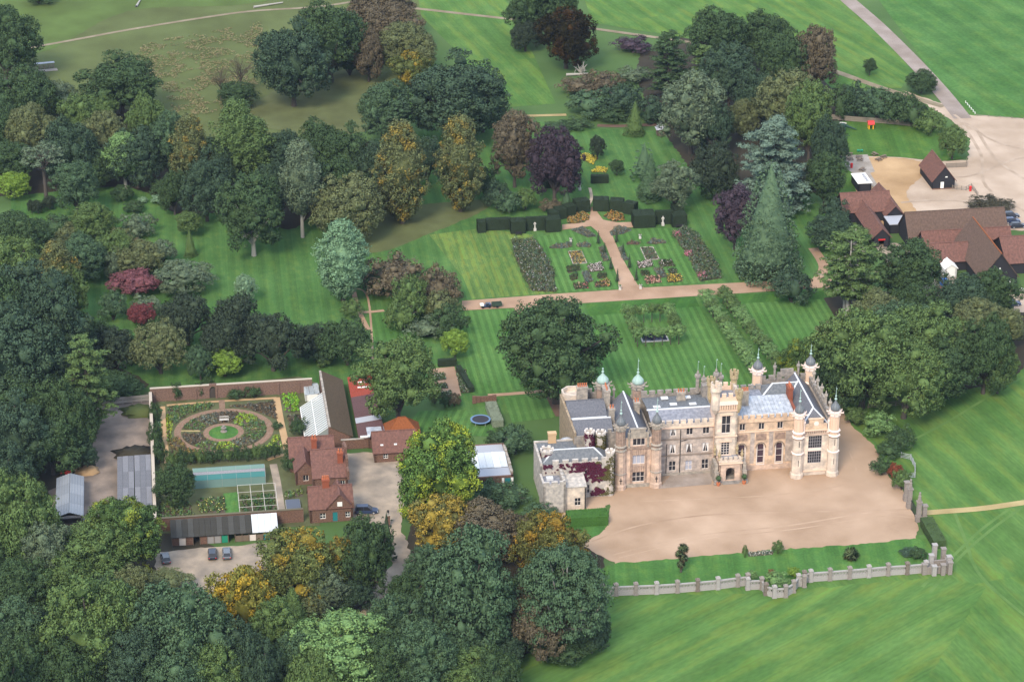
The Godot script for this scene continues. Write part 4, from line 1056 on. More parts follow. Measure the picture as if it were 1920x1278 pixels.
# onion domed octagonal turret
func onion_turret(parent: Node, at: Vector2, base: float, shaft_top: float, r: float, stone: Material, upper: Material, capm: Material, dome: Material, fin: Material, rings: Array, spike := 3.2) -> void:
	var f := MB.new()
	if base < 1.0:
		f.lathe(Vector3.ZERO, [r * 1.22, base, r * 1.22, base + 0.9, r * 1.06, base + 1.2, r * 1.04, shaft_top * 0.4, r, shaft_top * 0.4, r * 0.98, 9.0 if shaft_top > 10.0 else shaft_top], 8, false, PI / 8)
	else:
		f.lathe(Vector3.ZERO, [r * 0.9, base, r * 0.9, shaft_top], 8, false, PI / 8)
	var s := part("turret", f.mesh(), stone, parent, Vector3(at.x, 0, at.y))
	if base < 1.0 and shaft_top > 10.0:
		var up := MB.new()
		up.lathe(Vector3.ZERO, [r * 0.86, 9.0, r * 0.86, shaft_top], 8, false, PI / 8)
		for i in 8:
			var a := TAU * i / 8.0
			var d := Vector3(cos(a), 0, sin(a)) * r * 0.84
			up.tube(d + Vector3(0, 9.9, 0), d + Vector3(0, shaft_top, 0), 0.09, 0.09, 5)
		part("panelled_shaft", up.mesh(), upper, s)
	for y in rings:
		var q := MB.new()
		q.lathe(Vector3.ZERO, [r * 0.95, y, r * 1.18, y + 0.15, r * 1.18, y + 0.32, r * 0.9, y + 0.5], 8, false, PI / 8)
		part("band", q.mesh(), capm, s)
	var c := MB.new()
	c.lathe(Vector3.ZERO, [r * 0.82, shaft_top - 0.1, r * 1.0, shaft_top + 0.15, r * 1.0, shaft_top + 0.8, r * 1.12, shaft_top + 0.9, r * 1.12, shaft_top + 1.15, r * 0.6, shaft_top + 1.25], 8, false, PI / 8)
	for i in 8:
		var a := TAU * i / 8.0 + PI / 8
		var d := Vector3(cos(a), 0, sin(a))
		c.bar(d * r * 0.95 + Vector3(0, shaft_top + 0.75, 0), d * r * 1.55 + Vector3(0, shaft_top + 0.95, 0), 0.2, 0.22)
		c.tube(d * r * 1.05 + Vector3(0, shaft_top + 1.1, 0), d * r * 1.1 + Vector3(0, shaft_top + 1.5, 0), 0.14, 0.02, 4)
		c.tube(d * r * 1.5 + Vector3(0, shaft_top + 0.85, 0), d * r * 1.56 + Vector3(0, shaft_top + 1.3, 0), 0.1, 0.03, 4)
	part("capital", c.mesh(), capm, s)
	var o := MB.new()
	var b := shaft_top + 1.2
	o.lathe(Vector3.ZERO, [r * 0.62, b, r * 0.78, b + 0.25, r * 0.84, b + 0.6, r * 0.78, b + 1.0, r * 0.58, b + 1.4, r * 0.34, b + 1.75, r * 0.18, b + 2.1, 0.11, b + 2.5], 12)
	for i in 8:
		var a := TAU * i / 8.0
		var d := Vector3(cos(a), 0, sin(a))
		var pr := [[0.80, 0.25], [0.86, 0.6], [0.80, 1.0], [0.60, 1.4], [0.36, 1.75], [0.2, 2.1]]
		for k in 5:
			o.bar(d * r * pr[k][0] + Vector3(0, b + pr[k][1], 0), d * r * pr[k + 1][0] + Vector3(0, b + pr[k + 1][1], 0), 0.06)
	part("dome", o.mesh(), dome, s)
	var g := MB.new()
	var t := b + 2.45
	g.lathe(Vector3.ZERO, [0.14, t, 0.3, t + 0.15, 0.3, t + 0.3, 0.1, t + 0.5, 0.1, t + 0.8, 0.22, t + 0.95, 0.08, t + 1.15, 0.05, t + spike * 0.7, 0.02, t + spike], 8)
	g.box(Vector3(-0.02, t + spike * 0.78, -0.02), Vector3(0.2, t + spike * 0.86, 0.02))
	part("finial", g.mesh(), fin, s)

func pinnacle(parent: Node, m: Material, at: Vector3, h: float, r := 0.3) -> void:
	var f := MB.new()
	f.lathe(Vector3.ZERO, [r * 1.2, 0, r * 1.2, 0.3, r * 0.8, 0.35, r * 0.75, h * 0.65, r * 1.3, h * 0.68, r * 1.2, h * 0.78, r * 0.4, h * 0.8, r * 0.55, h * 0.86, 0.03, h], 8, false, PI / 8)
	part("pinnacle", f.mesh(), m, parent, at)

func make_house() -> void:
	var o := G(1162, 915)
	var e := G(1560, 889)
	var turn := atan2(-(e.z - o.z), e.x - o.x)
	var H := thing("country_house", "large pink rendered gothic mansion with battlements, onion domed turrets and slate roofs", "mansion", o, turn)
	var pink := mat("pink_render", 0.82, 0.595, 0.455, 0.9, "stone", 7.0, "stain", 26.0)
	var grey := mat("grey_render", 0.66, 0.54, 0.46, 0.9, "stone", 7.0, "stain", 18.0)
	var orange := mat("orange_render", 0.88, 0.625, 0.435, 0.9, "stone", 7.0, "stain", 28.0)
	var cream := mat("cream_render", 0.92, 0.755, 0.605, 0.9, "stone", 7.0, "stain", 32.0)
	var pale := mat("pale_pink_stone", 0.84, 0.68, 0.61, 0.9, "stone", 1.5)
	var brown := mat("brown_stone", 0.50, 0.35, 0.27, 0.9, "stone", 7.0, "stain", 14.0)
	var sand := mat("weathered_stone", 0.52, 0.445, 0.365, 0.9, "stone", 7.0, "stain", 16.0)
	var stone := mat("grey_stone", 0.42, 0.365, 0.315, 0.9, "stone", 7.0, "stain", 16.0)
	var slate := mat("purple_slate", 0.285, 0.278, 0.315, 0.6, "tile", 4.0, "stain", 6.0)
	var slate_d := mat("grey_slate", 0.31, 0.315, 0.34, 0.6, "tile", 4.0, "stain", 8.0)
	var lead := mat("pale_lead", 0.62, 0.64, 0.68, 0.5, "stone", 7.0, "stain", 22.0)
	var lead_d := mat("stained_lead", 0.36, 0.36, 0.40, 0.55, "stone", 7.0, "stain", 12.0)
	var white := mat("white_lead", 0.56, 0.57, 0.60, 0.6)
	var mould := mat("moulding", 0.74, 0.54, 0.41, 0.9, "stone", 1.5)
	var dark_m := mat("stained_moulding", 0.27, 0.215, 0.175, 0.9, "stone", 1.2)
	var copper := mat("copper_green", 0.36, 0.49, 0.45, 0.6, "stone", 1.0)
	var lead_dome := mat("dome_lead", 0.16, 0.175, 0.19, 0.45, "stone", 1.0)
	var frame := mat("window_frame", 0.62, 0.56, 0.53, 0.8)
	var wood := mat("dark_frame", 0.22, 0.17, 0.15, 0.8)
	var curtain := mat("curtain", 0.62, 0.60, 0.60, 0.9)
	var red := mat("red_brick", 0.36, 0.115, 0.070, 0.9, "tile", 1.0)
	var pot := mat("terracotta", 0.46, 0.15, 0.07, 0.85)
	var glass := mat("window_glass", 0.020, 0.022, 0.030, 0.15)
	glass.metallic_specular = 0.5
	var blind := mat("blind", 0.34, 0.35, 0.42, 0.8)
	var F := -4.25
	# --- left bay with two turrets
	var gh := [[2.45, 5.05, 1.05, 3.4], [2.45, 5.05, 5.25, 7.35], [2.45, 5.05, 9.55, 11.2]]
	wall(H, pink, Vector2(0.2, -0.3), Vector2(7.4, -0.3), 11.3, gh)
	var x := wall_xf(Vector2(0.2, -0.3), Vector2(7.4, -0.3))
	window(H, x, 2.45, 5.05, 1.05, 3.4, 3, 2, frame, glass)
	window(H, x, 2.45, 5.05, 5.25, 7.35, 3, 1, frame, blind)
	window(H, x, 2.45, 5.05, 9.55, 11.2, 3, 1, frame, glass)
	for s in [[2.0, 2.45], [5.05, 5.5]]:
		var pf := MB.new()
		framebox(pf, x, s[0], s[1], 0.9, 9.3, 0.004, 0.16)
		part("pilaster", pf.mesh(), brown, H)
	for s in [[3.42, 4.8], [7.37, 9.3]]:
		var pf := MB.new()
		for i in 7: framebox(pf, x, 2.46 + i * 0.37, 2.62 + i * 0.37, s[0], s[1], 0.004, 0.1)
		part("carved_panel", pf.mesh(), brown, H)
	moulding(H, brown, Vector2(0.2, -0.3), Vector2(7.4, -0.3), 8.9, 0.5, 0.3)
	moulding(H, sand, Vector2(0.2, -0.3), Vector2(7.4, -0.3), 0.0, 0.7, 0.35, "plinth")
	var gb := MB.new()
	gb.box(Vector3(1.6, 11.3, -0.75), Vector3(5.9, 12.5, -0.28))
	gb.box(Vector3(2.2, 12.5, -0.75), Vector3(5.3, 13.3, -0.28))
	gb.box(Vector3(2.0, 13.3, -0.8), Vector3(5.5, 13.5, -0.2))
	part("stepped_gable", gb.mesh(), sand, H)
	for u in [1.8, 5.8]: pinnacle(H, sand, Vector3(u, 9.3, -0.1), 4.4, 0.26)
	for u in [0.0, 7.55]:
		onion_turret(H, Vector2(u, 0), 0.0, 13.5, 1.12, pink, brown, sand, lead_dome, copper, [3.4, 8.8, 9.7], 3.4)
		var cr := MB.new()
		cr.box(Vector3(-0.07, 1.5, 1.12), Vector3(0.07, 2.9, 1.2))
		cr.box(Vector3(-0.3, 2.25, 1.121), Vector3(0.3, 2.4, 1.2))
		part("cross_slit_shade", cr.mesh(), glass, H, Vector3(u, 0, 0.02))  # unrecessed dark cross; its colour stands in for the shade in a slit
	gable_roof(H, slate, 0.7, 6.9, -18.6, -0.8, 9.9, 13.0, false, stone, 0.15, white)
	wall(H, stone, Vector2(0.2, -19.0), Vector2(0.2, -0.3), 10.0)
	wall(H, stone, Vector2(7.4, -0.3), Vector2(7.4, -19.0), 10.0)
	battlement(H, stone, Vector2(0.2, -18.9), Vector2(7.2, -18.9), 10.0, 1.0, 1.8, 1.6, 1.0)
	for u in [1.9, 5.9]: pinnacle(H, stone, Vector3(u, 11.0, -19.2), 3.4, 0.3)
	# --- left range
	var lh := []
	for i in 3:
		var c: float = [4.45, 7.95, 11.45][i]
		lh.append_array([[c - 0.75, c + 0.75, 0.95, 3.25], [c - 0.7, c + 0.7, 5.05, 7.2], [c - 0.72, c + 0.72, 9.2, 10.85]])
	wall(H, grey, Vector2(7.5, F), Vector2(20.8, F), 11.3, lh)
	x = wall_xf(Vector2(7.5, F), Vector2(20.8, F))
	for i in 9:
		var w: Array = lh[i]
		window(H, x, w[0], w[1], w[2], w[3], 2, 1 if i % 3 else 2, frame if i != 4 else wood, blind if i == 3 else glass, 0.5 if i % 3 != 1 else 0.0, curtain if i % 3 == 1 or i == 2 else null)
	moulding(H, dark_m, Vector2(7.5, F), Vector2(20.8, F), 8.35)
	moulding(H, dark_m, Vector2(7.5, F), Vector2(20.8, F), 4.6)
	moulding(H, sand, Vector2(7.5, F), Vector2(20.8, F), 0.0, 0.6, 0.2, "plinth")
	moulding(H, mould, Vector2(7.5, F), Vector2(20.8, F), 11.0, 0.3, 0.28, "cornice")
	battlement(H, cream, Vector2(7.5, F), Vector2(20.6, F), 11.3, 0.55, 1.35, 0.95, 0.48)
	var dp := MB.new()
	dp.tube(Vector3(13.5, 0, F + 0.12), Vector3(13.5, 10.6, F + 0.12), 0.09, 0.09)
	dp.tube(Vector3(13.5, 7.9, F + 0.14), Vector3(15.0, 8.3, F + 0.14), 0.05, 0.05)
	part("drainpipe", dp.mesh(), mat("black_iron", 0.025, 0.025, 0.027, 0.6), H)
	var dp2 := MB.new()
	dp2.tube(Vector3(10.6, 0, F + 0.12), Vector3(10.6, 7.4, F + 0.12), 0.07, 0.07)
	part("drainpipe", dp2.mesh(), M.black_iron, H)
	roof_slab(H, lead_d, Vector3(7.4, 11.4, F - 0.6), Vector3(20.8, 11.4, F - 0.6), Vector3(20.8, 12.9, -9.4), Vector3(7.4, 12.9, -9.4))
	roof_slab(H, slate_d, Vector3(7.4, 12.9, -9.4), Vector3(20.8, 12.9, -9.4), Vector3(20.8, 12.2, -16.6), Vector3(7.4, 12.2, -16.6))
	ridge_cap(H, white, Vector3(7.2, 13.05, -9.4), Vector3(20.8, 13.05, -9.4), 0.5, 0.14)
	for q in [[9.6, -10.8], [13.3, -11.6], [17.4, -11.2], [12.0, -14.8], [16.8, -14.6]]:
		part("skylight", boxmesh(Vector3(-0.75, 0, -0.5), Vector3(0.75, 0.3, 0.5)), white, H, Vector3(q[0], 12.75, q[1]))
	chimney(H, sand, Vector3(15.4, 12.5, -14.0), 1.7, 0.9, 2.0, 3, pot)
	battlement(H, stone, Vector2(7.4, -17.0), Vector2(21.0, -17.0), 12.0, 0.7, 1.5, 1.2, 0.5)
	wall(H, stone, Vector2(33.0, -17.4), Vector2(7.0, -17.4), 12.0, [], 0.0, "rear_wall")
	# --- central tower and porch
	var tv := -3.0
	wall(H, cream, Vector2(20.5, tv), Vector2(25.3, tv), 17.2, [[1.5, 3.3, 4.6, 7.7], [1.45, 3.35, 9.7, 13.9]])
	x = wall_xf(Vector2(20.5, tv), Vector2(25.3, tv))
	window(H, x, 1.5, 3.3, 4.6, 7.7, 3, 5, frame, glass)
	window(H, x, 1.45, 3.35, 9.7, 13.9, 2, 2, frame, glass, 0.6)
	for s in [[1.1, 3.7, 4.2, 4.6], [1.1, 3.7, 7.7, 8.0], [1.0, 3.8, 13.9, 14.3]]:
		var wf := MB.new()
		framebox(wf, x, s[0], s[1], s[2], s[3], 0.004, 0.2)
		part("hood_mould", wf.mesh(), mould, H)
	wall(H, mould, Vector2(20.5, -8.2), Vector2(20.5, tv), 17.2)
	wall(H, cream, Vector2(25.3, tv), Vector2(25.3, -8.2), 17.2)
	wall(H, cream, Vector2(25.3, -8.2), Vector2(20.5, -8.2), 17.2)
	moulding(H, mould, Vector2(20.5, tv), Vector2(25.3, tv), 8.9, 0.3, 0.25)
	moulding(H, mould, Vector2(20.4, tv), Vector2(25.4, tv), 14.9, 0.35, 0.3)
	moulding(H, pale, Vector2(20.3, tv), Vector2(25.5, tv), 16.5, 0.8, 0.5, "corbel_table")
	var cb := MB.new()
	for i in 9: framebox(cb, x, 0.3 + i * 0.5, 0.55 + i * 0.5, 15.4, 16.48, 0.004, 0.4)
	part("corbels", cb.mesh(), mould, H)
	part("tower_roof", boxmesh(Vector3(20.6, 17.2, -8.1), Vector3(25.2, 17.35, tv - 0.1)), lead_d, H)
	for q in [[20.3, tv + 0.3, 25.5, tv + 0.3], [25.5, tv + 0.3, 25.5, -8.4], [25.5, -8.4, 20.3, -8.4], [20.3, -8.4, 20.3, tv + 0.3]]:
		battlement(H, mould if q[1] == q[3] else cream, Vector2(q[0], q[1]), Vector2(q[2], q[3]), 17.3, 0.8, 1.6, 0.8, 0.6)
	for q in [[20.5, tv, 1.05, 21.8], [25.4, tv, 0.7, 19.9], [25.4, -8.2, 0.8, 21.9], [20.5, -8.2, 0.8, 20.6]]:
		var tm := MB.new()
		var r: float = q[2]; var ht: float = q[3]
		tm.lathe(Vector3.ZERO, [r * 0.3, 14.4, r * 0.85, 15.6, r * 0.85, ht - 2.3, r * 1.12, ht - 2.0, r * 1.12, ht - 1.1, r * 0.8, ht - 1.1, r * 0.8, ht - 1.6, 0.0, ht - 1.6], 10, false)
		var tp := part("bartizan", tm.mesh(), cream if q[2] > 0.9 else mat("lichened_stone", 0.60, 0.46, 0.27, 0.9, "stone", 1.4, "stain", 4.0), H, Vector3(q[0], 0, q[1]))
		for i in 5:
			var a := TAU * i / 5.0
			part("merlon", boxmesh(Vector3(-0.32, 0, -0.14), Vector3(0.32, 0.9, 0.14)), M.lichened_stone if M.has("lichened_stone") else cream, tp, Vector3(cos(a) * r * 0.95, ht - 1.1, sin(a) * r * 0.95), -a + PI / 2)
	# porch
	var pv := 0.3
	wall(H, pink, Vector2(20.9, pv), Vector2(25.9, pv), 4.6, [[1.55, 3.45, 0.25, 3.3]], 0.0, "porch_wall", 0.6)
	x = wall_xf(Vector2(20.9, pv), Vector2(25.9, pv))
	var pa := MB.new()
	for s in [-1.0, 1.0]:
		for k in 6:
			var t0 := k / 6.0; var t1 := (k + 1) / 6.0
			var a0 := Vector2(2.5 + s * 0.95 * cos(t0 * PI * 0.5), 2.3 + sin(t0 * PI * 0.5))
			var a1 := Vector2(2.5 + s * 0.95 * cos(t1 * PI * 0.5), 2.3 + sin(t1 * PI * 0.5))
			var q3 := [x * Vector3(a0.x, a0.y, 0.02), x * Vector3(2.5 + s * 0.95, 3.32, 0.02), x * Vector3(a1.x, a1.y, 0.02)]
			if s > 0.0: pa.tri(q3[0], q3[2], q3[1])
			else: pa.tri(q3[0], q3[1], q3[2])
	part("porch_arch", pa.mesh(), brown, H)
	part("porch_floor", boxmesh(Vector3(20.6, 0, tv + 0.02), Vector3(26.2, 0.24, 1.0)), stone, H)
	part("porch_step", boxmesh(Vector3(21.6, 0, 1.0), Vector3(25.2, 0.12, 1.5)), stone, H)
	part("entrance_door", boxmesh(Vector3(22.4, 0.25, tv + 0.01), Vector3(24.4, 3.2, tv + 0.12)), mat("oak_door", 0.12, 0.085, 0.07, 0.7), H)
	wall(H, pink, Vector2(20.9, tv), Vector2(20.9, pv), 4.6, [], 0.0, "porch_wall")
	wall(H, pink, Vector2(25.9, pv), Vector2(25.9, tv), 4.6, [], 0.0, "porch_wall")
	part("porch_roof", boxmesh(Vector3(20.95, 4.4, tv + 0.02), Vector3(25.85, 4.58, pv - 0.1)), lead_d, H)
	moulding(H, mould, Vector2(20.9, pv), Vector2(25.9, pv), 4.2, 0.3, 0.25, "cornice")
	battlement(H, cream, Vector2(20.9, pv), Vector2(25.9, pv), 4.6, 0.5, 1.0, 0.7, 0.35)
	for u in [20.4, 26.4]:
		var bt := MB.new()
		var s := 1.0 if u > 22.0 else -1.0
		bt.box(Vector3(-0.45, 0, -3.4), Vector3(0.45, 2.6, 0.55))
		bt.box(Vector3(-0.35, 2.6, -3.2), Vector3(0.35, 4.2, 0.1))
		part("buttress", bt.mesh(), sand, H, Vector3(u, 0, 0.2))
		var bd := MB.new()
		bd.lathe(Vector3.ZERO, [0.4, 0, 0.4, 0.3, 0.25, 0.5, 0.35, 0.75, 0.0, 1.0], 8)
		part("carved_beast", bd.mesh(), stone, H, Vector3(u + s * 0.3, 0, 1.2))
	for q in [[21.0, pv - 0.2], [25.8, pv - 0.2], [20.6, tv + 0.5], [25.3, tv + 0.6]]:
		var st := MB.new()
		st.lathe(Vector3.ZERO, [0.3, 0, 0.28, 0.3, 0.2, 0.4, 0.32, 0.9, 0.36, 1.3, 0.25, 1.6, 0.14, 1.7, 0.2, 1.9, 0.12, 2.1, 0.03, 2.5], 8)
		part("heraldic_beast", st.mesh(), M.lichened_stone, H, Vector3(q[0], 5.1, q[1]))
	# --- right range
	var rh := []
	for c in [1.2, 5.3, 9.3]:
		rh.append_array([[c - 0.72, c + 0.72, 1.5, 6.1], [c - 0.62, c + 0.62, 9.4, 11.0]])
	wall(H, orange, Vector2(25.5, F), Vector2(38.0, F), 11.5, rh)
	x = wall_xf(Vector2(25.5, F), Vector2(38.0, F))
	for i in 6:
		var w: Array = rh[i]
		if i % 2 == 0:
			window(H, x, w[0], w[1], w[2], w[3], 1, 3, frame, mat("leaded_glass", 0.060, 0.038, 0.050, 0.25), 0.72)
			var hm := MB.new()
			for k in 8:
				var a0 := PI * k / 8.0; var a1 := PI * (k + 1) / 8.0
				var c: float = (w[0] + w[1]) * 0.5
				hm.bar(x * Vector3(c + cos(a0) * 1.05, 5.2 + sin(a0) * 1.25, 0.07), x * Vector3(c + cos(a1) * 1.05, 5.2 + sin(a1) * 1.25, 0.07), 0.16, 0.2)
			part("hood_mould", hm.mesh(), dark_m, H)
			var sf := MB.new()
			framebox(sf, x, w[0] - 0.16, w[0] - 0.001, w[2] - 0.15, 5.4, 0.004, 0.08)
			framebox(sf, x, w[1] + 0.001, w[1] + 0.16, w[2] - 0.15, 5.4, 0.004, 0.08)
			framebox(sf, x, w[0] - 0.16, w[1] + 0.16, w[2] - 0.3, w[2] - 0.151, 0.004, 0.12)
			part("window_surround", sf.mesh(), frame, H)
			var pn := MB.new()
			framebox(pn, x, w[0] - 0.4, w[1] + 0.4, 7.0, 8.5, 0.004, 0.09)
			for k in 5: framebox(pn, x, w[0] - 0.25 + k * 0.4, w[0] - 0.05 + k * 0.4, 7.15, 8.35, 0.091, 0.16)
			part("carved_panel", pn.mesh(), brown, H)
		else:
			window(H, x, w[0], w[1], w[2], w[3], 2, 1, frame, glass, 0.5)
	for q in [[3.0, 3.9, 1.6, 8.9], [7.0, 7.9, 3.2, 8.9], [10.6, 12.3, 1.6, 8.9]]:
		var pf := MB.new()
		framebox(pf, x, q[0], q[1], q[2], q[3], 0.003, 0.06)
		part("bare_stone_patch", pf.mesh(), grey, H)
	var lowr := MB.new()
	framebox(lowr, x, 0.0, 12.4, 0.0, 1.15, 0.003, 0.22)
	part("plinth", lowr.mesh(), pink, H)
	moulding(H, mould, Vector2(25.5, F), Vector2(38.0, F), 8.95, 0.22, 0.2)
	moulding(H, orange, Vector2(25.5, F), Vector2(38.0, F), 11.3, 0.25, 0.25, "cornice")
	battlement(H, orange, Vector2(25.5, F), Vector2(37.6, F), 11.5, 0.45, 1.2, 0.95, 0.45)
	roof_slab(H, lead, Vector3(25.4, 11.5, F - 0.5), Vector3(38.2, 11.5, F - 0.5), Vector3(38.2, 12.6, -13.6), Vector3(25.4, 12.6, -13.6))
	roof_slab(H, lead_d, Vector3(21.0, 12.4, -9.0), Vector3(33.0, 12.4, -13.6), Vector3(33.0, 12.4, -17.2), Vector3(21.0, 12.4, -17.2))
	var seam := MB.new()
	for i in 16: seam.bar(Vector3(26.0 + i * 0.8, 11.72, F - 0.5), Vector3(26.0 + i * 0.8, 12.8, -13.5), 0.07)
	part("lead_rolls", seam.mesh(), lead, H)
	chimney(H, sand, Vector3(28.4, 12.0, -10.5), 1.5, 1.0, 3.6, 4, pot)
	battlement(H, stone, Vector2(21.0, -17.0), Vector2(33.4, -17.0), 12.0, 0.7, 1.5, 1.2, 0.5)
	# --- right pavilion
	wall(H, cream, Vector2(37.9, -0.3), Vector2(45.1, -0.3), 10.6, [[2.1, 5.0, 2.8, 9.2]])
	x = wall_xf(Vector2(37.9, -0.3), Vector2(45.1, -0.3))
	window(H, x, 2.1, 5.0, 2.8, 5.6, 6, 4, mat("grey_lattice", 0.26, 0.25, 0.27, 0.8), glass, 0.0, null, 0.07)
	window(H, x, 2.1, 5.0, 6.3, 9.2, 6, 4, M.grey_lattice, glass, 0.0, null, 0.07)
	var tr := MB.new()
	framebox(tr, x, 2.1, 5.0, 5.6, 6.3, -0.3, -0.1)
	for i in 6: framebox(tr, x, 2.2 + i * 0.48, 2.45 + i * 0.48, 5.7, 6.2, -0.1, -0.04)
	part("transom_panel", tr.mesh(), pale, H)
	moulding(H, mould, Vector2(37.9, -0.3), Vector2(45.1, -0.3), 0.9, 0.3, 0.22, "plinth")
	moulding(H, pink, Vector2(37.9, -0.3), Vector2(45.1, -0.3), 9.5, 0.3, 0.25, "cornice")
	var fr := MB.new()
	for i in 12:
		framebox(fr, x, 0.9 + i * 0.46, 1.15 + i * 0.46, 9.9, 10.4, 0.004, 0.16)
	part("carved_frieze", fr.mesh(), brown, H)
	moulding(H, mould, Vector2(37.9, -0.3), Vector2(45.1, -0.3), 10.5, 0.25, 0.3, "cornice")
	var g2 := MB.new()
	g2.box(Vector3(39.2, 10.6, -0.75), Vector3(43.8, 11.9, -0.28))
	g2.box(Vector3(40.0, 11.9, -0.75), Vector3(43.0, 13.0, -0.28))
	g2.box(Vector3(39.8, 13.0, -0.82), Vector3(43.2, 13.2, -0.2))
	part("stepped_gable", g2.mesh(), orange, H)
	var cr2 := MB.new()
	cr2.lathe(Vector3.ZERO, [0.0, 0, 0.55, 0.0, 0.55, 0.12, 0.0, 0.16], 10, false)
	var crest := part("crest", cr2.mesh(), pale, H, Vector3(41.5, 12.1, -0.27))
	crest.rotation.x = PI / 2
	for u in [38.9, 44.1]: pinnacle(H, pale, Vector3(u, 10.0, -0.1), 3.6, 0.24)
	for u in [37.7, 45.3]:
		onion_turret(H, Vector2(u, 0), 0.0, 13.8, 1.16, cream, mould, pale, lead_dome, copper, [5.5, 9.2, 10.3], 3.2)
		for y in [3.0, 7.4]:
			part("arrow_slit_shade", boxmesh(Vector3(-0.06, 0, 0), Vector3(0.06, 1.4, 0.06)), glass, H, Vector3(u, y, 1.09))  # dark strip painted as the shade inside a slit; no opening is cut
	for q in [[33.6, -21.4], [45.3, -21.8]]:
		onion_turret(H, Vector2(q[0], q[1]), 9.0, 14.0, 1.25, mould, mould, pale, lead_dome, copper, [11.0], 2.6)
	wall(H, cream, Vector2(45.3, -0.3), Vector2(45.3, -21.5), 11.6)
	wall(H, stone, Vector2(45.3, -21.8), Vector2(33.4, -21.8), 11.6, [], 0.0, "rear_wall")
	wall(H, stone, Vector2(33.4, -21.8), Vector2(33.4, -17.0), 11.6)
	battlement(H, stone, Vector2(45.3, -1.2), Vector2(45.3, -20.6), 11.6, 0.7, 1.4, 1.1, 0.7)
	battlement(H, stone, Vector2(34.4, -21.3), Vector2(44.2, -21.3), 11.6, 0.9, 1.7, 1.1, 0.7)
	var g3 := MB.new()
	g3.box(Vector3(38.0, 13.0, -21.75), Vector3(42.2, 14.0, -21.32))
	g3.box(Vector3(38.7, 14.0, -21.75), Vector3(41.5, 14.8, -21.32))
	part("stepped_gable", g3.mesh(), stone, H)
	for u in [37.4, 42.6]: pinnacle(H, stone, Vector3(u, 12.4, -21.5), 4.2, 0.34)
	for z in [-4.0, -7.6, -11.2, -14.8, -18.2]: pinnacle(H, sand, Vector3(45.25, 12.0, z), 4.0, 0.34)
	for z in [-9.4, -13.0]:
		var g4 := MB.new()
		g4.box(Vector3(45.0, 12.9, z - 1.2), Vector3(45.35, 14.0, z + 1.2))
		part("stepped_gable", g4.mesh(), sand, H)
	gable_roof(H, slate, 38.6, 44.6, -20.6, -0.9, 10.9, 13.9, false, sand, 0.15, white, 0.0, 3.0)
	gable_roof(H, slate_d, 32.4, 41.6, -20.4, -13.4, 11.6, 13.6, true, sand, 0.15, white, 3.4, 0.0)
	for q in [[Vector3(38.4, 11.1, -13.3), Vector3(41.4, 14.0, -16.9)], [Vector3(32.3, 11.8, -13.3), Vector3(35.9, 13.8, -16.9)], [Vector3(38.5, 11.1, -0.9), Vector3(41.6, 14.0, -3.9)], [Vector3(44.7, 11.1, -0.9), Vector3(41.6, 14.0, -3.9)]]:
		ridge_cap(H, white, q[0], q[1], 0.35, 0.12, "hip")
	chimney(H, red, Vector3(38.6, 11.4, -12.6), 1.0, 2.2, 3.6, 3, pot, false)
	var cw := MB.new()
	cw.box(Vector3(38.2, 11.3, -11.4), Vector3(38.7, 12.6, -6.2))
	part("brick_upstand", cw.mesh(), red, H)
	# heraldic group on the rear parapet behind the tower
	for q in [[19.6, 5.4], [20.9, 4.2], [23.6, 5.6], [24.6, 4.6]]:
		pinnacle(H, stone, Vector3(q[0], 12.6, -17.2), q[1], 0.55)
		var sp := MB.new()
		sp.tube(Vector3.ZERO, Vector3(0, 2.0, 0), 0.05, 0.03, 5)
		sp.box(Vector3(0, 1.7, -0.02), Vector3(0.22, 1.9, 0.02))
		part("vane", sp.mesh(), copper, H, Vector3(q[0], 12.6 + q[1], -17.2))
	part("turret_stump", boxmesh(Vector3(20.2, 12.0, -16.9), Vector3(24.4, 15.2, -14.8)), stone, H)
	# --- left wing
	wall(H, mat("ochre_render", 0.50, 0.37, 0.24, 0.9, "stone", 7.0, "stain", 14.0), Vector2(-9.2, -23.0), Vector2(-9.0, -4.4), 11.3)
	battlement(H, stone, Vector2(-5.0, -22.6), Vector2(-0.6, -22.6), 10.6, 0.7, 1.5, 1.1, 0.6)
	wall(H, stone, Vector2(0.3, -23.0), Vector2(-9.2, -23.0), 10.6, [], 0.0, "rear_wall")
	wall(H, stone, Vector2(-9.0, -4.4), Vector2(0.2, -4.4), 10.4)
	battlement(H, stone, Vector2(-3.2, -4.4), Vector2(0.2, -4.4), 10.4, 0.5, 1.1, 0.9, 0.6)
	gable_roof(H, slate, -8.6, -0.6, -22.2, -13.2, 9.9, 12.0, true, stone, 0.1)
	gable_roof(H, slate, -8.6, -0.6, -13.2, -5.0, 9.9, 11.9, true, stone, 0.1, white)
	ridge_cap(H, white, Vector3(-8.6, 10.15, -13.2), Vector3(-0.6, 10.15, -13.2), 0.9, 0.1, "gutter")
	roof_slab(H, slate, Vector3(-0.6, 9.9, -13.0), Vector3(0.6, 9.9, -13.0), Vector3(0.6, 9.9, -22.0), Vector3(-0.6, 9.9, -22.0))
	chimney(H, sand, Vector3(-4.9, 10.4, -19.6), 2.2, 1.2, 4.0, 5, pot)
	chimney(H, sand, Vector3(0.1, 9.6, -18.6), 1.3, 3.0, 4.6, 3, pot, false)
	chimney(H, sand, Vector3(0.0, 10.0, -11.0), 1.1, 1.1, 3.2, 2, pot)
	chimney(H, sand, Vector3(5.6, 10.8, -12.5), 1.1, 1.3, 2.8, 2, pot)
	part("skylight", boxmesh(Vector3(-0.5, 0, -0.6), Vector3(0.5, 0.2, 0.6)), slate_d, H, Vector3(-2.6, 11.2, -17.5))
	onion_turret(H, Vector2(0.0, -22.4), 8.0, 12.4, 1.5, brown, brown, sand, copper, copper, [], 0.6)
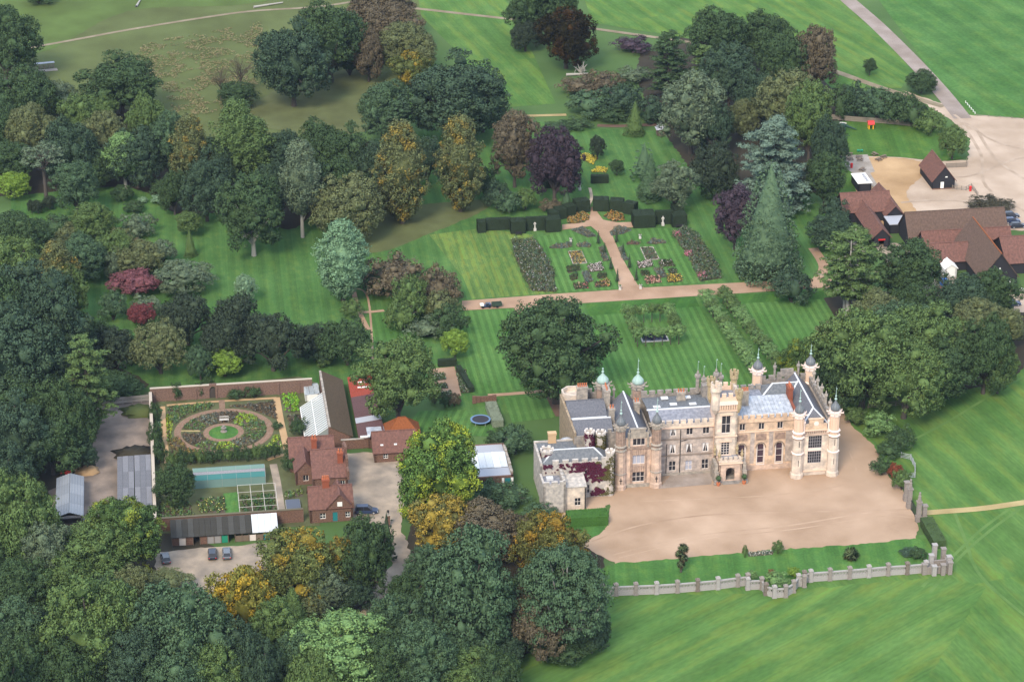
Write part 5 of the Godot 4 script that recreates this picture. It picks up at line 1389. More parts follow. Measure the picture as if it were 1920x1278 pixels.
	onion_turret(H, Vector2(7.1, -19.4), 8.0, 13.2, 1.45, brown, brown, sand, copper, copper, [], 3.6)
	var ob := MB.new()
	ob.lathe(Vector3.ZERO, [2.6, 0, 2.6, 11.9, 2.2, 11.9, 2.2, 10.9, 0.0, 10.9], 8, false, PI / 8)
	part("rear_bay", ob.mesh(), cream, H, Vector3(-6.3, 0, -23.0))
	var or2 := MB.new()
	or2.lathe(Vector3.ZERO, [1.5, 0, 1.5, 6.0, 1.5, 6.0], 8, false, PI / 8)
	var oriel := part("oriel", or2.mesh(), cream, H, Vector3(-9.8, 0, -8.4))
	var og := MB.new(); og.lathe(Vector3.ZERO, [1.45, 6.0, 1.45, 7.3], 8, false, PI / 8)
	part("glazing", og.mesh(), glass, oriel)
	var orr := MB.new(); orr.lathe(Vector3.ZERO, [1.75, 7.3, 1.75, 7.5, 0.2, 8.3, 0.0, 8.3], 8, false, PI / 8)
	part("oriel_roof", orr.mesh(), lead, oriel)
	# --- service wing
	var sv := mat("service_render", 0.70, 0.62, 0.54, 0.9, "stone", 7.0, "stain", 16.0)
	wall(H, sv, Vector2(-17.2, -6.6), Vector2(-17.2, 3.0), 8.6)
	wall(H, sv, Vector2(-9.0, -6.6), Vector2(-17.2, -6.6), 8.9, [], 0.0, "rear_wall")
	wall(H, sv, Vector2(-17.2, 3.0), Vector2(-2.4, 3.0), 7.9, [[9.2, 10.4, 0.9, 2.9], [9.3, 10.3, 4.9, 6.3]])
	x = wall_xf(Vector2(-17.2, 3.0), Vector2(-2.4, 3.0))
	window(H, x, 9.2, 10.4, 0.9, 2.9, 2, 2, frame, glass)
	window(H, x, 9.3, 10.3, 4.9, 6.3, 2, 1, frame, glass)
	wall(H, brown, Vector2(-2.4, 3.0), Vector2(-2.4, -4.4), 7.9)
	battlement(H, sv, Vector2(-14.6, 3.0), Vector2(-3.2, 3.0), 7.9, 0.35, 0.95, 1.2, 0.8)
	gable_roof(H, slate_d, -16.9, -3.0, -3.2, 2.4, 7.9, 9.6, true, sv, 0.1, white, 3.0, 2.6)
	roof_slab(H, slate_d, Vector3(-16.9, 8.2, -3.2), Vector3(-8.6, 8.2, -3.2), Vector3(-8.6, 8.5, -6.4), Vector3(-16.9, 8.5, -6.4))
	for q in [[-16.7, 2.3], [-3.2, 2.3]]:
		ridge_cap(H, white, Vector3(q[0], 8.0, q[1]), Vector3(-13.9 if q[0] < -10 else -5.6, 9.8, -0.4), 0.35, 0.12, "hip")
	chimney(H, mat("ochre_stack", 0.56, 0.38, 0.22, 0.9, "stone", 1.5), Vector3(-13.4, 8.2, -6.2), 1.6, 1.0, 2.6, 0, pot)
	for q in [[-15.3, -0.6, 1.25, 9.8], [-6.0, -3.2, 0.95, 12.0], [-3.6, -3.2, 0.95, 11.6], [-2.6, 2.4, 0.85, 10.0]]:
		var tm := MB.new()
		tm.lathe(Vector3.ZERO, [q[2], 0, q[2], q[3] - 0.6, q[2] * 1.15, q[3] - 0.5, q[2] * 1.15, q[3], q[2] * 0.85, q[3], q[2] * 0.85, q[3] - 0.5, 0, q[3] - 0.5], 10, false)
		var tp := part("round_turret", tm.mesh(), sv, H, Vector3(q[0], 0, q[1]))
		for i in 6:
			var a := TAU * i / 6.0
			part("merlon", boxmesh(Vector3(-0.3, 0, -0.12), Vector3(0.3, 0.4, 0.12)), frame, tp, Vector3(cos(a) * q[2], q[3], sin(a) * q[2]), -a + PI / 2)
	# flat roofed block and middle block
	wall(H, sv, Vector2(-17.4, 3.0), Vector2(-17.4, 8.9), 6.3)
	wall(H, sv, Vector2(-17.4, 8.9), Vector2(-12.8, 8.9), 6.3)
	wall(H, sv, Vector2(-12.8, 8.9), Vector2(-12.8, 3.0), 6.3)
	part("flat_roof", boxmesh(Vector3(-17.2, 5.5, 3.0), Vector3(-13.0, 5.65, 8.7)), lead_d, H)
	for q in [[-17.4, 8.9, -12.8, 8.9], [-12.8, 8.9, -12.8, 3.2]]:
		battlement(H, sv, Vector2(q[0], q[1]), Vector2(q[2], q[3]), 6.3, 0.3, 0.8, 1.1, 0.5)
	part("rooflight", boxmesh(Vector3(-16.2, 5.65, 4.2), Vector3(-14.8, 6.2, 5.2)), white, H)
	wall(H, cream, Vector2(-12.79, 8.0), Vector2(-8.4, 8.0), 5.2, [[2.0, 3.3, 0.9, 2.7]])
	x = wall_xf(Vector2(-12.79, 8.0), Vector2(-8.4, 8.0))
	window(H, x, 2.0, 3.3, 0.9, 2.7, 2, 2, frame, glass)
	wall(H, sv, Vector2(-8.4, 8.0), Vector2(-8.4, 3.0), 5.2)
	roof_slab(H, sv, Vector3(-12.7, 5.2, 8.1), Vector3(-8.3, 5.2, 8.1), Vector3(-8.3, 5.9, 3.1), Vector3(-12.7, 5.9, 3.1))
	var dp3 := MB.new()
	dp3.tube(Vector3(-8.6, 0, 8.1), Vector3(-8.6, 5.0, 8.1), 0.1, 0.1)
	part("drainpipe", dp3.mesh(), M.black_iron, H)
	# creeper over the service wing
	var hx := H.transform
	var cr := thing("virginia_creeper", "purple and green creeper covering the service wing walls and turrets", "climber", o, turn)
	rng.seed = 44
	foliage("creeper_purple", 0.075, 0.012, 0.030)
	foliage("creeper_green", 0.085, 0.075, 0.025)
	var pur := MB.new(); var gre := MB.new()
	for i in 9000:
		var u := rng.randf_range(-16.6, -2.6)
		var y := rng.randf_range(0.4, 8.2)
		var k := nz.get_noise_3dv(Vector3(u * 5.0, y * 5.0, 3.0)) * 1.3 + nz.get_noise_3dv(Vector3(u * 16.0, y * 16.0, 9.0)) * 0.8 + (0.12 if u > -9.0 else -0.14) + (0.2 if y > 6.3 else 0.0) + clampf((y - 4.5) * 0.05, -0.2, 0.2)
		if u < -8.4 and y < 6.0: continue
		if u > -8.1 and u < -6.7 and y < 3.0: continue
		if k < 0.0: continue
		var b: MB = pur if u < -4.6 + nz.get_noise_2d(y * 9.0, 3.0) * 3.0 else gre
		b.col = Color.WHITE * rng.randf_range(0.6, 1.5)
		var nn := (Vector3(0, 0.4, 1) + rdir() * 0.6).normalized()
		b.leaf(Vector3(u, y, 3.08 + rng.randf() * 0.18), nn, nn, rdir(), rng.randf_range(0.25, 0.42), rng.randf_range(0.2, 0.34))
	for q in [[-15.3, -0.6, 1.3, 5.5, 9.3, 0], [-6.0, -3.2, 1.0, 7.5, 11.9, 0], [-3.6, -3.2, 1.0, 7.0, 11.3, 1], [-2.6, 2.4, 0.92, 0.5, 9.7, 1]]:
		for i in 900:
			var a := rng.randf() * TAU
			var y := rng.randf_range(q[3], q[4])
			if nz.get_noise_3dv(Vector3(cos(a) * 9, y * 6, sin(a) * 9 + q[0])) < -0.18: continue
			var b: MB = pur if q[5] == 0 else gre
			b.col = Color.WHITE * rng.randf_range(0.6, 1.5)
			var d := Vector3(cos(a), 0, sin(a))
			var nn := (d + Vector3(0, 0.3, 0) + rdir() * 0.5).normalized()
			b.leaf(Vector3(q[0], y, q[1]) + d * (q[2] + 0.1), nn, nn, rdir(), 0.36, 0.28)
	part("purple_leaves", pur.mesh(), M.creeper_purple, cr)
	part("green_leaves", gre.mesh(), M.creeper_green, cr)

# ---------------------------------------------------------------- other buildings; all of the estate is laid out about 8 degrees off the camera's axes
const T8 := 0.1396

func P(x: float, z: float) -> Vector3:
	return Vector3(x, 0, z)

# four walls on a rectangle x 0..w, z 0..-d with openings in the front wall
func four_walls(o: Node, m: Material, w: float, d: float, h: float, holes := [], called := "wall") -> void:
	wall(o, m, Vector2(0, 0), Vector2(w, 0), h, holes, 0.0, called)
	wall(o, m, Vector2(w, 0), Vector2(w, -d), h, [], 0.0, called)
	wall(o, m, Vector2(w, -d), Vector2(0, -d), h, [], 0.0, called)
	wall(o, m, Vector2(0, -d), Vector2(0, 0), h, [], 0.0, called)

func boards(o: Node, m: Material, w: float, h: float, z: float, n: int, x0 := 0.0) -> void:
	# weatherboards on a front wall, one by one
	var mesh := boxmesh(Vector3(0, 0, 0.004), Vector3(w, h / n - 0.03, 0.05))
	for i in n: part("board", mesh, m, o, Vector3(x0, i * h / n, z))

func barn(called: String, label: String, at: Vector3, turn: float, w: float, d: float, eave: float, ridge: float, along_x: bool, wm: Material, rm: Material, holes := [], hip0 := 0.0, hip1 := 0.0, cap: Material = null, glazed := true) -> Node3D:
	var o := thing(called, label, "barn" if called.contains("barn") else "building", at, turn)
	four_walls(o, wm, w, d, eave, holes)
	gable_roof(o, rm, 0, w, -d, 0, eave, ridge, along_x, wm, 0.35, cap, hip0, hip1)
	var x := wall_xf(Vector2.ZERO, Vector2(w, 0))
	for h in (holes if glazed else []): window(o, x, h[0], h[1], h[2], h[3], 2, 2, M.white_paint, M.window_glass)
	return o

# sheets laid side by side on a sloping roof plane: origin a (low left), across b, up the slope c
func sheet_roof(o: Node, mats: Array, a: Vector3, across: Vector3, up: Vector3, n: int, called := "roof_sheet") -> void:
	var s := across / n
	var nn := up.cross(across).normalized()
	if nn.y < 0: nn = -nn
	var f := MB.new()
	var g := s * 0.97
	var waves := 5
	for k in waves:
		var p := g * (float(k) / waves); var q := g * (k + 0.5) / waves; var r := g * (k + 1.0) / waves
		f.quad(p, p + up, q + up + nn * 0.07, q + nn * 0.07)
		f.quad(q + nn * 0.07, q + up + nn * 0.07, r + up, r)
	f.quad(g - nn * 0.06, g + up - nn * 0.06, up - nn * 0.06, -nn * 0.06)
	f.quad(-nn * 0.06, Vector3.ZERO, g, g - nn * 0.06)
	var mesh := f.mesh()
	for i in n: part(called, mesh, mats[(i * 7 + i / 3) % mats.size()], o, a + s * i + nn * 0.02 * (i % 2))

# hand a block's pieces to the thing it belongs to
func flatten(block: Node3D, to: Node3D) -> void:
	for c in block.get_children():
		block.remove_child(c)
		c.transform = block.transform * c.transform
		to.add_child(c, true)
	to.remove_child(block)
	block.free()

func make_buildings() -> void:
	var black := mat("black_boards", 0.030, 0.030, 0.036, 0.8, "stone", 1.0)
	var white := mat("white_paint", 0.75, 0.75, 0.74, 0.7)
	var tile := mat("red_tile", 0.340, 0.165, 0.132, 0.9, "tile", 4.0, "stain", 9.0)
	var tile_b := mat("brown_tile", 0.260, 0.165, 0.128, 0.9, "tile", 4.0, "stain", 8.0)
	var tile_o := mat("orange_tile", 0.50, 0.155, 0.055, 0.9, "tile", 3.0, "stain", 5.0)
	var brick := mat("soft_brick", 0.36, 0.200, 0.150, 0.9, "tile", 0.8, "stain", 5.0)
	var pinkbrick := mat("pink_brick", 0.40, 0.245, 0.195, 0.9, "tile", 0.8, "stain", 5.0)
	var lead := mat("dull_lead", 0.40, 0.41, 0.45, 0.6, "stone", 2.0)
	# --- barns on the right
	var b := barn("small_barn", "small black boarded barn with steep red tiled roof on the sandy yard", G(1749, 355.5), T8, 6.0, 12.0, 2.6, 6.4, false, black, tile)
	boards(b, black, 6.0, 2.4, 0.0, 8)
	part("plinth", boxmesh(Vector3(-0.05, 0, 0), Vector3(6.05, 0.35, 0.09)), brick, b)
	part("door", boxmesh(Vector3(2.1, 0.35, 0.06), Vector3(3.0, 2.1, 0.12)), white, b)
	part("sign", boxmesh(Vector3(3.3, 3.3, 0.02), Vector3(3.9, 3.6, 0.08)), white, b)
	b = barn("barn", "long low red tiled barn wing with black boarded gable and red doorway", G(1637, 464), T8, 4.4, 24.0, 2.8, 5.0, false, black, tile, [[1.5, 2.9, 0.0, 1.9]], 0.0, 0.0, null, false)
	part("red_fascia", boxmesh(Vector3(1.3, 1.9, 0.01), Vector3(3.1, 2.25, 0.2)), mat("red_paint", 0.48, 0.03, 0.03, 0.6), b)
	barn("barn", "short red tiled barn wing with black gable beside the long low wing", G(1661, 421), T8, 4.6, 16.0, 2.6, 5.0, false, black, tile)
	barn("barn", "red tiled barn range behind the two gabled wings", P(85.6, -629.6), T8, 12.6, 8.0, 3.0, 6.6, true, black, tile)
	b = thing("link_roof", "flat grey roof linking the two barn groups", "building", G(1668, 438), T8)
	four_walls(b, black, 8.0, 5.5, 2.4)
	part("roof", boxmesh(Vector3(-0.1, 2.4, -5.6), Vector3(8.1, 2.6, 0.1)), lead, b)
	b = barn("barn", "longest brown tiled barn with black boarded end by the car park", P(100.2, -613.0), T8, 25.5, 9.0, 3.0, 7.8, true, black, tile_b)
	barn("barn", "narrow red tiled lean barn in front of the longest barn", P(103.2, -608.8), T8, 22.5, 4.0, 3.4, 5.4, true, black, tile)
	barn("barn", "low red tiled barn roof beside the steep gabled barn", P(103.6, -598.0), T8, 10.0, 8.5, 2.6, 5.6, true, black, tile)
	b = barn("barn", "tall steep gabled barn with lichened tiled roof and black boarded front", P(114.2, -587.2), T8, 9.0, 23.0, 3.2, 9.2, false, black, tile_b, [], 0.0, 0.0, tile_o)
	boards(b, black, 9.0, 3.0, 0.0, 9)
	part("notice", boxmesh(Vector3(6.2, 1.0, 0.06), Vector3(7.4, 2.2, 0.12)), white, b)
	part("lamp_housing", boxmesh(Vector3(4.3, 5.2, 0.02), Vector3(4.6, 5.5, 0.2)), white, b)
	barn("barn", "red tiled barn running away from the steep gabled barn", P(122.0, -596.5), T8, 16.0, 13.0, 3.0, 7.2, true, black, tile)
	b = thing("kiosk", "dark kiosk with white flat roof beside the patio tables", "kiosk", G(1609, 360), T8)
	four_walls(b, black, 3.6, 7.0, 2.4)
	part("roof", boxmesh(Vector3(-0.2, 2.4, -7.2), Vector3(3.8, 2.55, 0.2)), white, b)
	for i in 4: part("roof_unit", boxmesh(Vector3(2.4, 2.55, -1.6 - i * 1.4), Vector3(3.1, 2.9, -1.0 - i * 1.4)), lead, b)
	for q in [[1757, 498, 3.6, 5.5, "grey green flat roofed portable store in front of the low barn"], [1772, 520, 3.0, 4.0, "white marquee with pitched canvas roof beside the steep barn"]]:
		b = thing("store", q[4], "shed", G(q[0], q[1]), T8)
		four_walls(b, white, q[2], q[3], 2.3)
		if q[3] > 5.0: part("roof", boxmesh(Vector3(-0.15, 2.3, -q[3] - 0.1), Vector3(q[2] + 0.15, 2.45, 0.15)), mat("grey_felt", 0.28, 0.32, 0.31, 0.9), b)
		else: gable_roof(b, white, 0, q[2], -q[3], 0, 2.3, 3.3, false, white, 0.2)
	# --- stable house
	var chim := mat("chimney_brick", 0.40, 0.12, 0.07, 0.9, "tile", 0.8)
	b = thing("stable_house", "rambling red brick stable house with tiled roofs and stepped gables", "house", P(-41.2, -482.6), T8)
	four_walls(b, brick, 7.2, 12.0, 3.5, [[5.6, 6.6, 1.4, 2.6]])
	window(b, wall_xf(Vector2.ZERO, Vector2(7.2, 0)), 5.6, 6.6, 1.4, 2.6, 2, 1, white, M.window_glass)
	gable_roof(b, tile, 0, 7.2, -12.0, 0, 3.5, 7.0, true, brick, 0.2)
	var back := Node3D.new(); back.name = "back_block"; b.add_child(back); back.position = Vector3(-4.2, 0, -10.0)
	four_walls(back, brick, 9.4, 7.4, 3.4, [[1.6, 2.8, 1.0, 2.4]])
	window(back, wall_xf(Vector2.ZERO, Vector2(9.4, 0)), 1.6, 2.8, 1.0, 2.4, 2, 1, white, M.window_glass)
	gable_roof(back, tile, 0, 9.4, -7.4, 0, 3.4, 6.2, true, brick, 0.2)
	var west := Node3D.new(); west.name = "gabled_wing"; b.add_child(west); west.position = Vector3(-3.4, 0, -4.2)
	four_walls(west, brick, 4.2, 7.0, 3.0, [[1.5, 2.7, 0.8, 2.2]])
	window(west, wall_xf(Vector2.ZERO, Vector2(4.2, 0)), 1.5, 2.7, 0.8, 2.2, 2, 1, M.window_frame, M.window_glass)
	gable_roof(west, tile, 0, 4.2, -7.0, 0, 3.0, 5.2, false, brick, 0.2)
	var front := Node3D.new(); front.name = "front_block"; b.add_child(front); front.position = Vector3(-1.6, 0, 12.6)
	four_walls(front, brick, 8.8, 7.0, 3.2, [[2.0, 3.2, 0.8, 2.1], [7.2, 8.2, 0.8, 2.1], [4.6, 5.6, 0.1, 2.2]])
	var fx := wall_xf(Vector2.ZERO, Vector2(8.8, 0))
	window(front, fx, 2.0, 3.2, 0.8, 2.1, 2, 2, white, M.window_glass)
	window(front, fx, 7.2, 8.2, 0.8, 2.1, 2, 2, white, M.window_glass)
	part("door", boxmesh(Vector3(4.6, 0.1, -0.2), Vector3(5.6, 2.2, -0.1)), mat("teal_paint", 0.02, 0.17, 0.19, 0.6), front)
	gable_roof(front, tile, 0, 8.8, -7.0, 0, 3.2, 6.4, true, brick, 0.2)
	gable_roof(front, tile, 3.4, 8.8, -6.0, 0.2, 3.2, 6.2, false, brick, 0.2)
	part("gable_window", boxmesh(Vector3(5.6, 3.6, 0.21), Vector3(6.6, 4.6, 0.27)), white, front)
	for q in [[5.9, -3.2, 4.6], [1.0, -10.6, 4.4]]: chimney(b, chim, Vector3(q[0], 3.0, q[1]), 1.1, 1.0, q[2], 2, M.terracotta)
	chimney(front, chim, Vector3(3.6, 3.6, -3.6), 1.4, 1.1, 4.4, 4, M.terracotta)
	for q in [[7.25, -0.6, 5.0], [7.25, -3.0, 6.6], [7.25, -6.0, 7.8], [7.25, -9.0, 6.6], [7.25, -11.4, 5.0]]:
		part("gable_step", boxmesh(Vector3(-0.25, 0, -1.1), Vector3(0.25, q[2] - 3.0, 1.1)), brick, b, Vector3(q[0], 3.0, q[1]))
	for q in [[9.0, 0.0, 4.2], [9.0, -2.4, 5.6], [9.0, -4.8, 4.8]]:
		part("gable_step", boxmesh(Vector3(-0.25, 0, -1.0), Vector3(0.25, q[2] - 3.0, 1.0)), brick, front, Vector3(q[0] - 0.2, 3.0, q[1] - 0.9))
	for k in [back, west, front]: flatten(k, b)
	# --- coach house with hipped orange roof behind
	b = barn("coach_house", "small red brick coach house with tiled roof and two white rooflights", P(-29.2, -496.4), T8, 8.8, 6.4, 2.5, 5.6, true, brick, tile, [[1.9, 2.9, 0.8, 1.9]])
	for u in [1.4, 4.3]: part("rooflight", boxmesh(Vector3(u, 3.55, -1.6), Vector3(u + 0.6, 3.75, -0.7)), white, b)
	barn("hipped_building", "low building with bright orange hipped tile roof behind the coach house", P(-26.8, -503.4), T8, 7.0, 6.2, 2.6, 5.4, true, brick, tile_o, [], 2.6, 2.6)
	b = thing("flat_roof_shed", "small shed with flat pale lead roof beside the orange hipped roof", "shed", P(-30.8, -503.0), T8)
	four_walls(b, brick, 3.6, 4.4, 2.7)
	part("roof", boxmesh(Vector3(-0.1, 2.7, -4.5), Vector3(3.7, 2.85, 0.1)), M.pale_lead, b)
	# --- red roofed shed, running back
	b = thing("long_shed", "long narrow shed with rusty red sheet roof behind the greenhouse", "shed", P(-32.6, -503.0), T8)
	four_walls(b, brick, 5.2, 31.0, 2.2)
	var rd := mat("red_sheet", 0.42, 0.075, 0.040, 0.7, "stone", 2.5, "stain", 5.0)
	var rb := mat("brown_sheet", 0.170, 0.085, 0.080, 0.7, "stone", 2.5, "stain", 5.0)
	for i in 12:
		var m: Material = rb if i < 8 else rd
		if i in [3]: m = lead
		var f := MB.new()
		f.quad(Vector3(-0.2, 2.2, 0), Vector3(-0.2, 2.2, -2.55), Vector3(5.4, 2.9, -2.55), Vector3(5.4, 2.9, 0))
		f.quad(Vector3(-0.2, 2.1, 0), Vector3(-0.2, 2.2, 0), Vector3(5.4, 2.9, 0), Vector3(5.4, 2.8, 0))
		f.quad(Vector3(-0.2, 2.1, 0), Vector3(5.4, 2.8, 0), Vector3(5.4, 2.8, -2.55), Vector3(-0.2, 2.1, -2.55))
		part("roof_sheet", f.mesh(), m, b, Vector3(0, 0.01 * (i % 2), 0.1 - i * 2.58))
	for q in [[-0.1, 0.0], [1.4, -24.0], [1.7, -26.6]]:
		part("white_strip", boxmesh(Vector3(q[0] + 0.2, 2.5 + q[0] * 0.12, q[1] - 0.35), Vector3(q[0] + 3.0, 2.86, q[1])), white, b)
	# --- tall greenhouse range: wall, tiled lean-to on its right, glass on its left
	b = thing("greenhouse", "tall greenhouse wall with mossy tiled lean-to and white glazed slope", "greenhouse", P(-38.9, -503.4), T8)
	four_walls(b, brick, 4.4, 28.0, 2.3)
	part("spine_wall", boxmesh(Vector3(-0.35, 0, -28.0), Vector3(0.05, 4.9, -0.2)), brick, b)
	part("coping", boxmesh(Vector3(-0.4, 4.9, -28.1), Vector3(0.1, 5.02, -0.1)), M.weathered_stone, b)
	roof_slab(b, mat("mossy_tile", 0.195, 0.135, 0.085, 0.95, "tile", 3.0, "stain", 6.0), Vector3(4.8, 2.2, 0.1), Vector3(4.8, 2.2, -28.2), Vector3(0.06, 4.75, -28.2), Vector3(0.06, 4.75, 0.1))
	var fg := MB.new()
	fg.tri(Vector3(0.0, 2.3, 0), Vector3(0.0, 4.75, 0), Vector3(4.4, 2.3, 0))
	part("end_wall", fg.mesh(), brick, b)
	var gl := StandardMaterial3D.new()
	gl.resource_name = "whitewashed_glass"; gl.albedo_color = Color(0.70, 0.73, 0.75, 0.5); gl.transparency = BaseMaterial3D.TRANSPARENCY_ALPHA
	gl.roughness = 0.35
	M["whitewashed_glass"] = gl
	var gm := boxmesh(Vector3(-0.02, -0.015, -1.0), Vector3(0.0, 0.0, 0.0))
	var pane := MB.new()
	pane.quad(Vector3(-5.4, 1.1, 0), Vector3(-5.4, 1.1, -0.95), Vector3(-2.9, 2.75, -0.95), Vector3(-2.9, 2.75, 0))
	var pane2 := MB.new()
	pane2.quad(Vector3(-2.88, 2.76, 0), Vector3(-2.88, 2.76, -0.95), Vector3(-0.4, 4.4, -0.95), Vector3(-0.4, 4.4, 0))
	var pm := pane.mesh(); var pm2 := pane2.mesh()
	for i in 17:
		part("pane", pm, gl, b, Vector3(0, 0, -1.0 - i))
		part("pane", pm2, gl, b, Vector3(0, 0, -1.0 - i))
	var gb := MB.new()
	for i in 18:
		gb.bar(Vector3(-5.4, 1.13, -0.97 - i), Vector3(-0.4, 4.44, -0.97 - i), 0.09, 0.09)
	gb.bar(Vector3(-5.4, 1.1, -0.9), Vector3(-5.4, 1.1, -18.0), 0.12)
	gb.bar(Vector3(-2.89, 2.78, -0.9), Vector3(-2.89, 2.78, -18.0), 0.1)
	part("glazing_bars", gb.mesh(), white, b)
	part("dwarf_wall", boxmesh(Vector3(-5.5, 0, -18.0), Vector3(-5.2, 1.05, -0.9)), brick, b)
	for q in [-0.95, -18.05]:
		var eg := MB.new()
		eg.quad(Vector3(-5.4, 0.0, q), Vector3(-5.4, 1.1, q), Vector3(-0.4, 4.4, q), Vector3(-0.4, 0.0, q))
		part("end_glazing", eg.mesh(), gl, b)
	b = thing("glass_lean_to", "small flat glass house with pale panes behind the greenhouse", "greenhouse", G(572, 752), T8)
	for i in 3:
		for j in 3: part("pane", boxmesh(Vector3(0, 1.5, 0), Vector3(1.02, 1.55, -1.7)), gl, b, Vector3(i * 1.08, 0.1 * i, -j * 1.8))
	four_walls(b, white, 3.3, 5.4, 1.45)
	# --- white roofed garages
	b = thing("garage_block", "brick garage block with white corrugated roof and lead flats", "building", P(-9.6, -483.4), T8)
	four_walls(b, brick, 10.0, 15.0, 3.1)
	part("flat_roof", boxmesh(Vector3(0.3, 2.9, -14.7), Vector3(9.7, 3.05, -0.3)), lead, b)
	sheet_roof(b, [mat("white_sheet", 0.55, 0.57, 0.60, 0.5), white], Vector3(0.6, 3.15, -4.0), Vector3(8.9, 0, 0), Vector3(0, 0.7, -5.6), 6)
	part("shuttered_opening", boxmesh(Vector3(12.0, 0.6, 0.0), Vector3(13.2, 2.6, 0.1)), M.teal_paint, b, Vector3(-3.8, 0, 0))
	for s in [7.55, 9.45]: part("shutter", boxmesh(Vector3(s, 0.5, 0.02), Vector3(s + 0.5, 2.7, 0.1)), white, b)
	for s in 4: part("coping", boxmesh(Vector3(9.55, 3.1, -4.0 - s * 3.0), Vector3(10.1, 3.5 + 0.25 * (s % 2), -1.2 - s * 3.0)), M.weathered_stone, b)
	# --- courtyard wall with teal gate, gate pier and lantern
	b = thing("courtyard_wall", "low brick wall with green gate between stable house and coach house", "wall", P(-36.6, -502.4), T8)
	part("brickwork", boxmesh(Vector3(0, 0, -0.4), Vector3(4.9, 2.2, 0)), brick, b)
	part("coping", boxmesh(Vector3(-0.05, 2.2, -0.5), Vector3(4.95, 2.32, 0.1)), M.weathered_stone, b)
	part("gate", boxmesh(Vector3(4.95, 0, -0.25), Vector3(6.6, 2.1, -0.12)), M.teal_paint, b)
	# --- kitchen garden walls
	b = thing("garden_wall", "long pink brick wall with arched doorway along the back of the kitchen garden", "wall", P(-80.4, -525.4), T8)
	for q in [[0.0, 13.1], [14.7, 36.0]]:
		part("brickwork", boxmesh(Vector3(q[0], 0, -0.45), Vector3(q[1], 3.2, 0)), pinkbrick, b)
		part("coping", boxmesh(Vector3(q[0] - 0.02, 3.2, -0.55), Vector3(q[1] + 0.02, 3.36, 0.1)), mat("pale_coping", 0.50, 0.43, 0.35, 0.9, "stone", 1.5), b)
	var ar := MB.new()
	for k in 8:
		var a0 := PI * k / 8.0; var a1 := PI * (k + 1) / 8.0
		var i0 := Vector3(13.9 + cos(a0) * 0.8, 2.0 + sin(a0) * 0.9, 0); var i1 := Vector3(13.9 + cos(a1) * 0.8, 2.0 + sin(a1) * 0.9, 0)
		var o0 := Vector3(i0.x, 3.5, 0); var o1 := Vector3(i1.x, 3.5, 0)
		ar.quad(i0, i1, o1, o0)
		ar.quad(i0 - Vector3(0, 0, 0.45), i1 - Vector3(0, 0, 0.45), i1, i0)
	ar.quad(Vector3(13.1, 3.5, 0), Vector3(13.1, 3.5, -0.45), Vector3(14.7, 3.5, -0.45), Vector3(14.7, 3.5, 0))
	part("arch", ar.mesh(), pinkbrick, b)
	part("iron_gate", boxmesh(Vector3(13.15, 0, -0.3), Vector3(14.65, 2.4, -0.26)), mat("dark_gate", 0.06, 0.05, 0.045, 0.8), b)
	for i in 8: part("buttress", boxmesh(Vector3(i * 4.6 + 0.6, 0, 0.0), Vector3(i * 4.6 + 1.05, 2.7, 0.25)), pinkbrick, b)
	b = thing("garden_wall", "weathered brick wall down the dirt yard side of the kitchen garden", "wall", P(-71.9, -467.0), T8)
	part("brickwork", boxmesh(Vector3(-0.4, 0, -58.5), Vector3(0, 2.6, 0)), pinkbrick, b)
	part("coping", boxmesh(Vector3(-0.55, 2.6, -58.6), Vector3(0.12, 2.74, 0.1)), M.pale_coping, b)
	b = thing("garden_wall", "red brick wall behind the lean to sheds at the foot of the kitchen garden", "wall", P(-71.6, -466.4), T8)
	part("brickwork", boxmesh(Vector3(0, 0, -0.4), Vector3(29.5, 2.9, 0)), brick, b)
	part("coping", boxmesh(Vector3(0, 2.9, -0.5), Vector3(29.5, 3.02, 0.1)), mat("mossy_coping", 0.14, 0.12, 0.08, 0.95, "stone", 1.0), b)
	# --- lean-to sheds
	b = thing("lean_to_shed", "long lean-to shed with mossy corrugated roof and red brick bays", "shed", P(-68.0, -460.4), T8)
	var cg := mat("mossy_sheet", 0.115, 0.105, 0.090, 0.95, "tile", 0.8, "stain", 2.5)
	var cg2 := mat("grey_sheet", 0.165, 0.155, 0.140, 0.95, "tile", 0.8, "stain", 2.5)
	sheet_roof(b, [cg, cg2, cg], Vector3(-0.2, 2.0, 0.3), Vector3(16.2, 0, 0), Vector3(0, 1.25, -5.4), 14)
	sheet_roof(b, [M.white_sheet], Vector3(16.1, 2.0, 0.3), Vector3(5.2, 0, 0), Vector3(0, 1.25, -5.4), 4)
	part("back_wall", boxmesh(Vector3(0, 0, -5.3), Vector3(21, 3.0, -5.0)), brick, b)
	var bays := [brick, M.window_frame, brick, null, brick, mat("grey_boards", 0.30, 0.29, 0.29, 0.9, "stone", 1.0), M.grey_boards, mat("green_bin", 0.02, 0.22, 0.14, 0.6), null, mat("brown_boards", 0.19, 0.145, 0.11, 0.9, "stone", 1.0), M.brown_boards, M.window_frame, M.brown_boards, M.teal_paint, M.brown_boards]
	for i in range(15).filter(func(k): return bays[k] != null): part("bay_front", boxmesh(Vector3(i * 1.4 + 0.06, 0, -0.25), Vector3(i * 1.4 + 1.34, 1.3 if i > 8 else 1.7, -0.1)), bays[i], b)
	for i in 16: part("post", boxmesh(Vector3(i * 1.4 - 0.06, 0, -0.08), Vector3(i * 1.4 + 0.06, 1.98, 0.04)), M.brown_boards, b)
	# --- sheds of the dirt yard
	b = thing("flat_shed", "wide grey corrugated flat shed against the kitchen garden wall", "shed", P(-79.4, -466.2), T8)
	var gs := mat("felt_sheet", 0.27, 0.265, 0.28, 0.9, "stone", 1.5, "stain", 4.0)
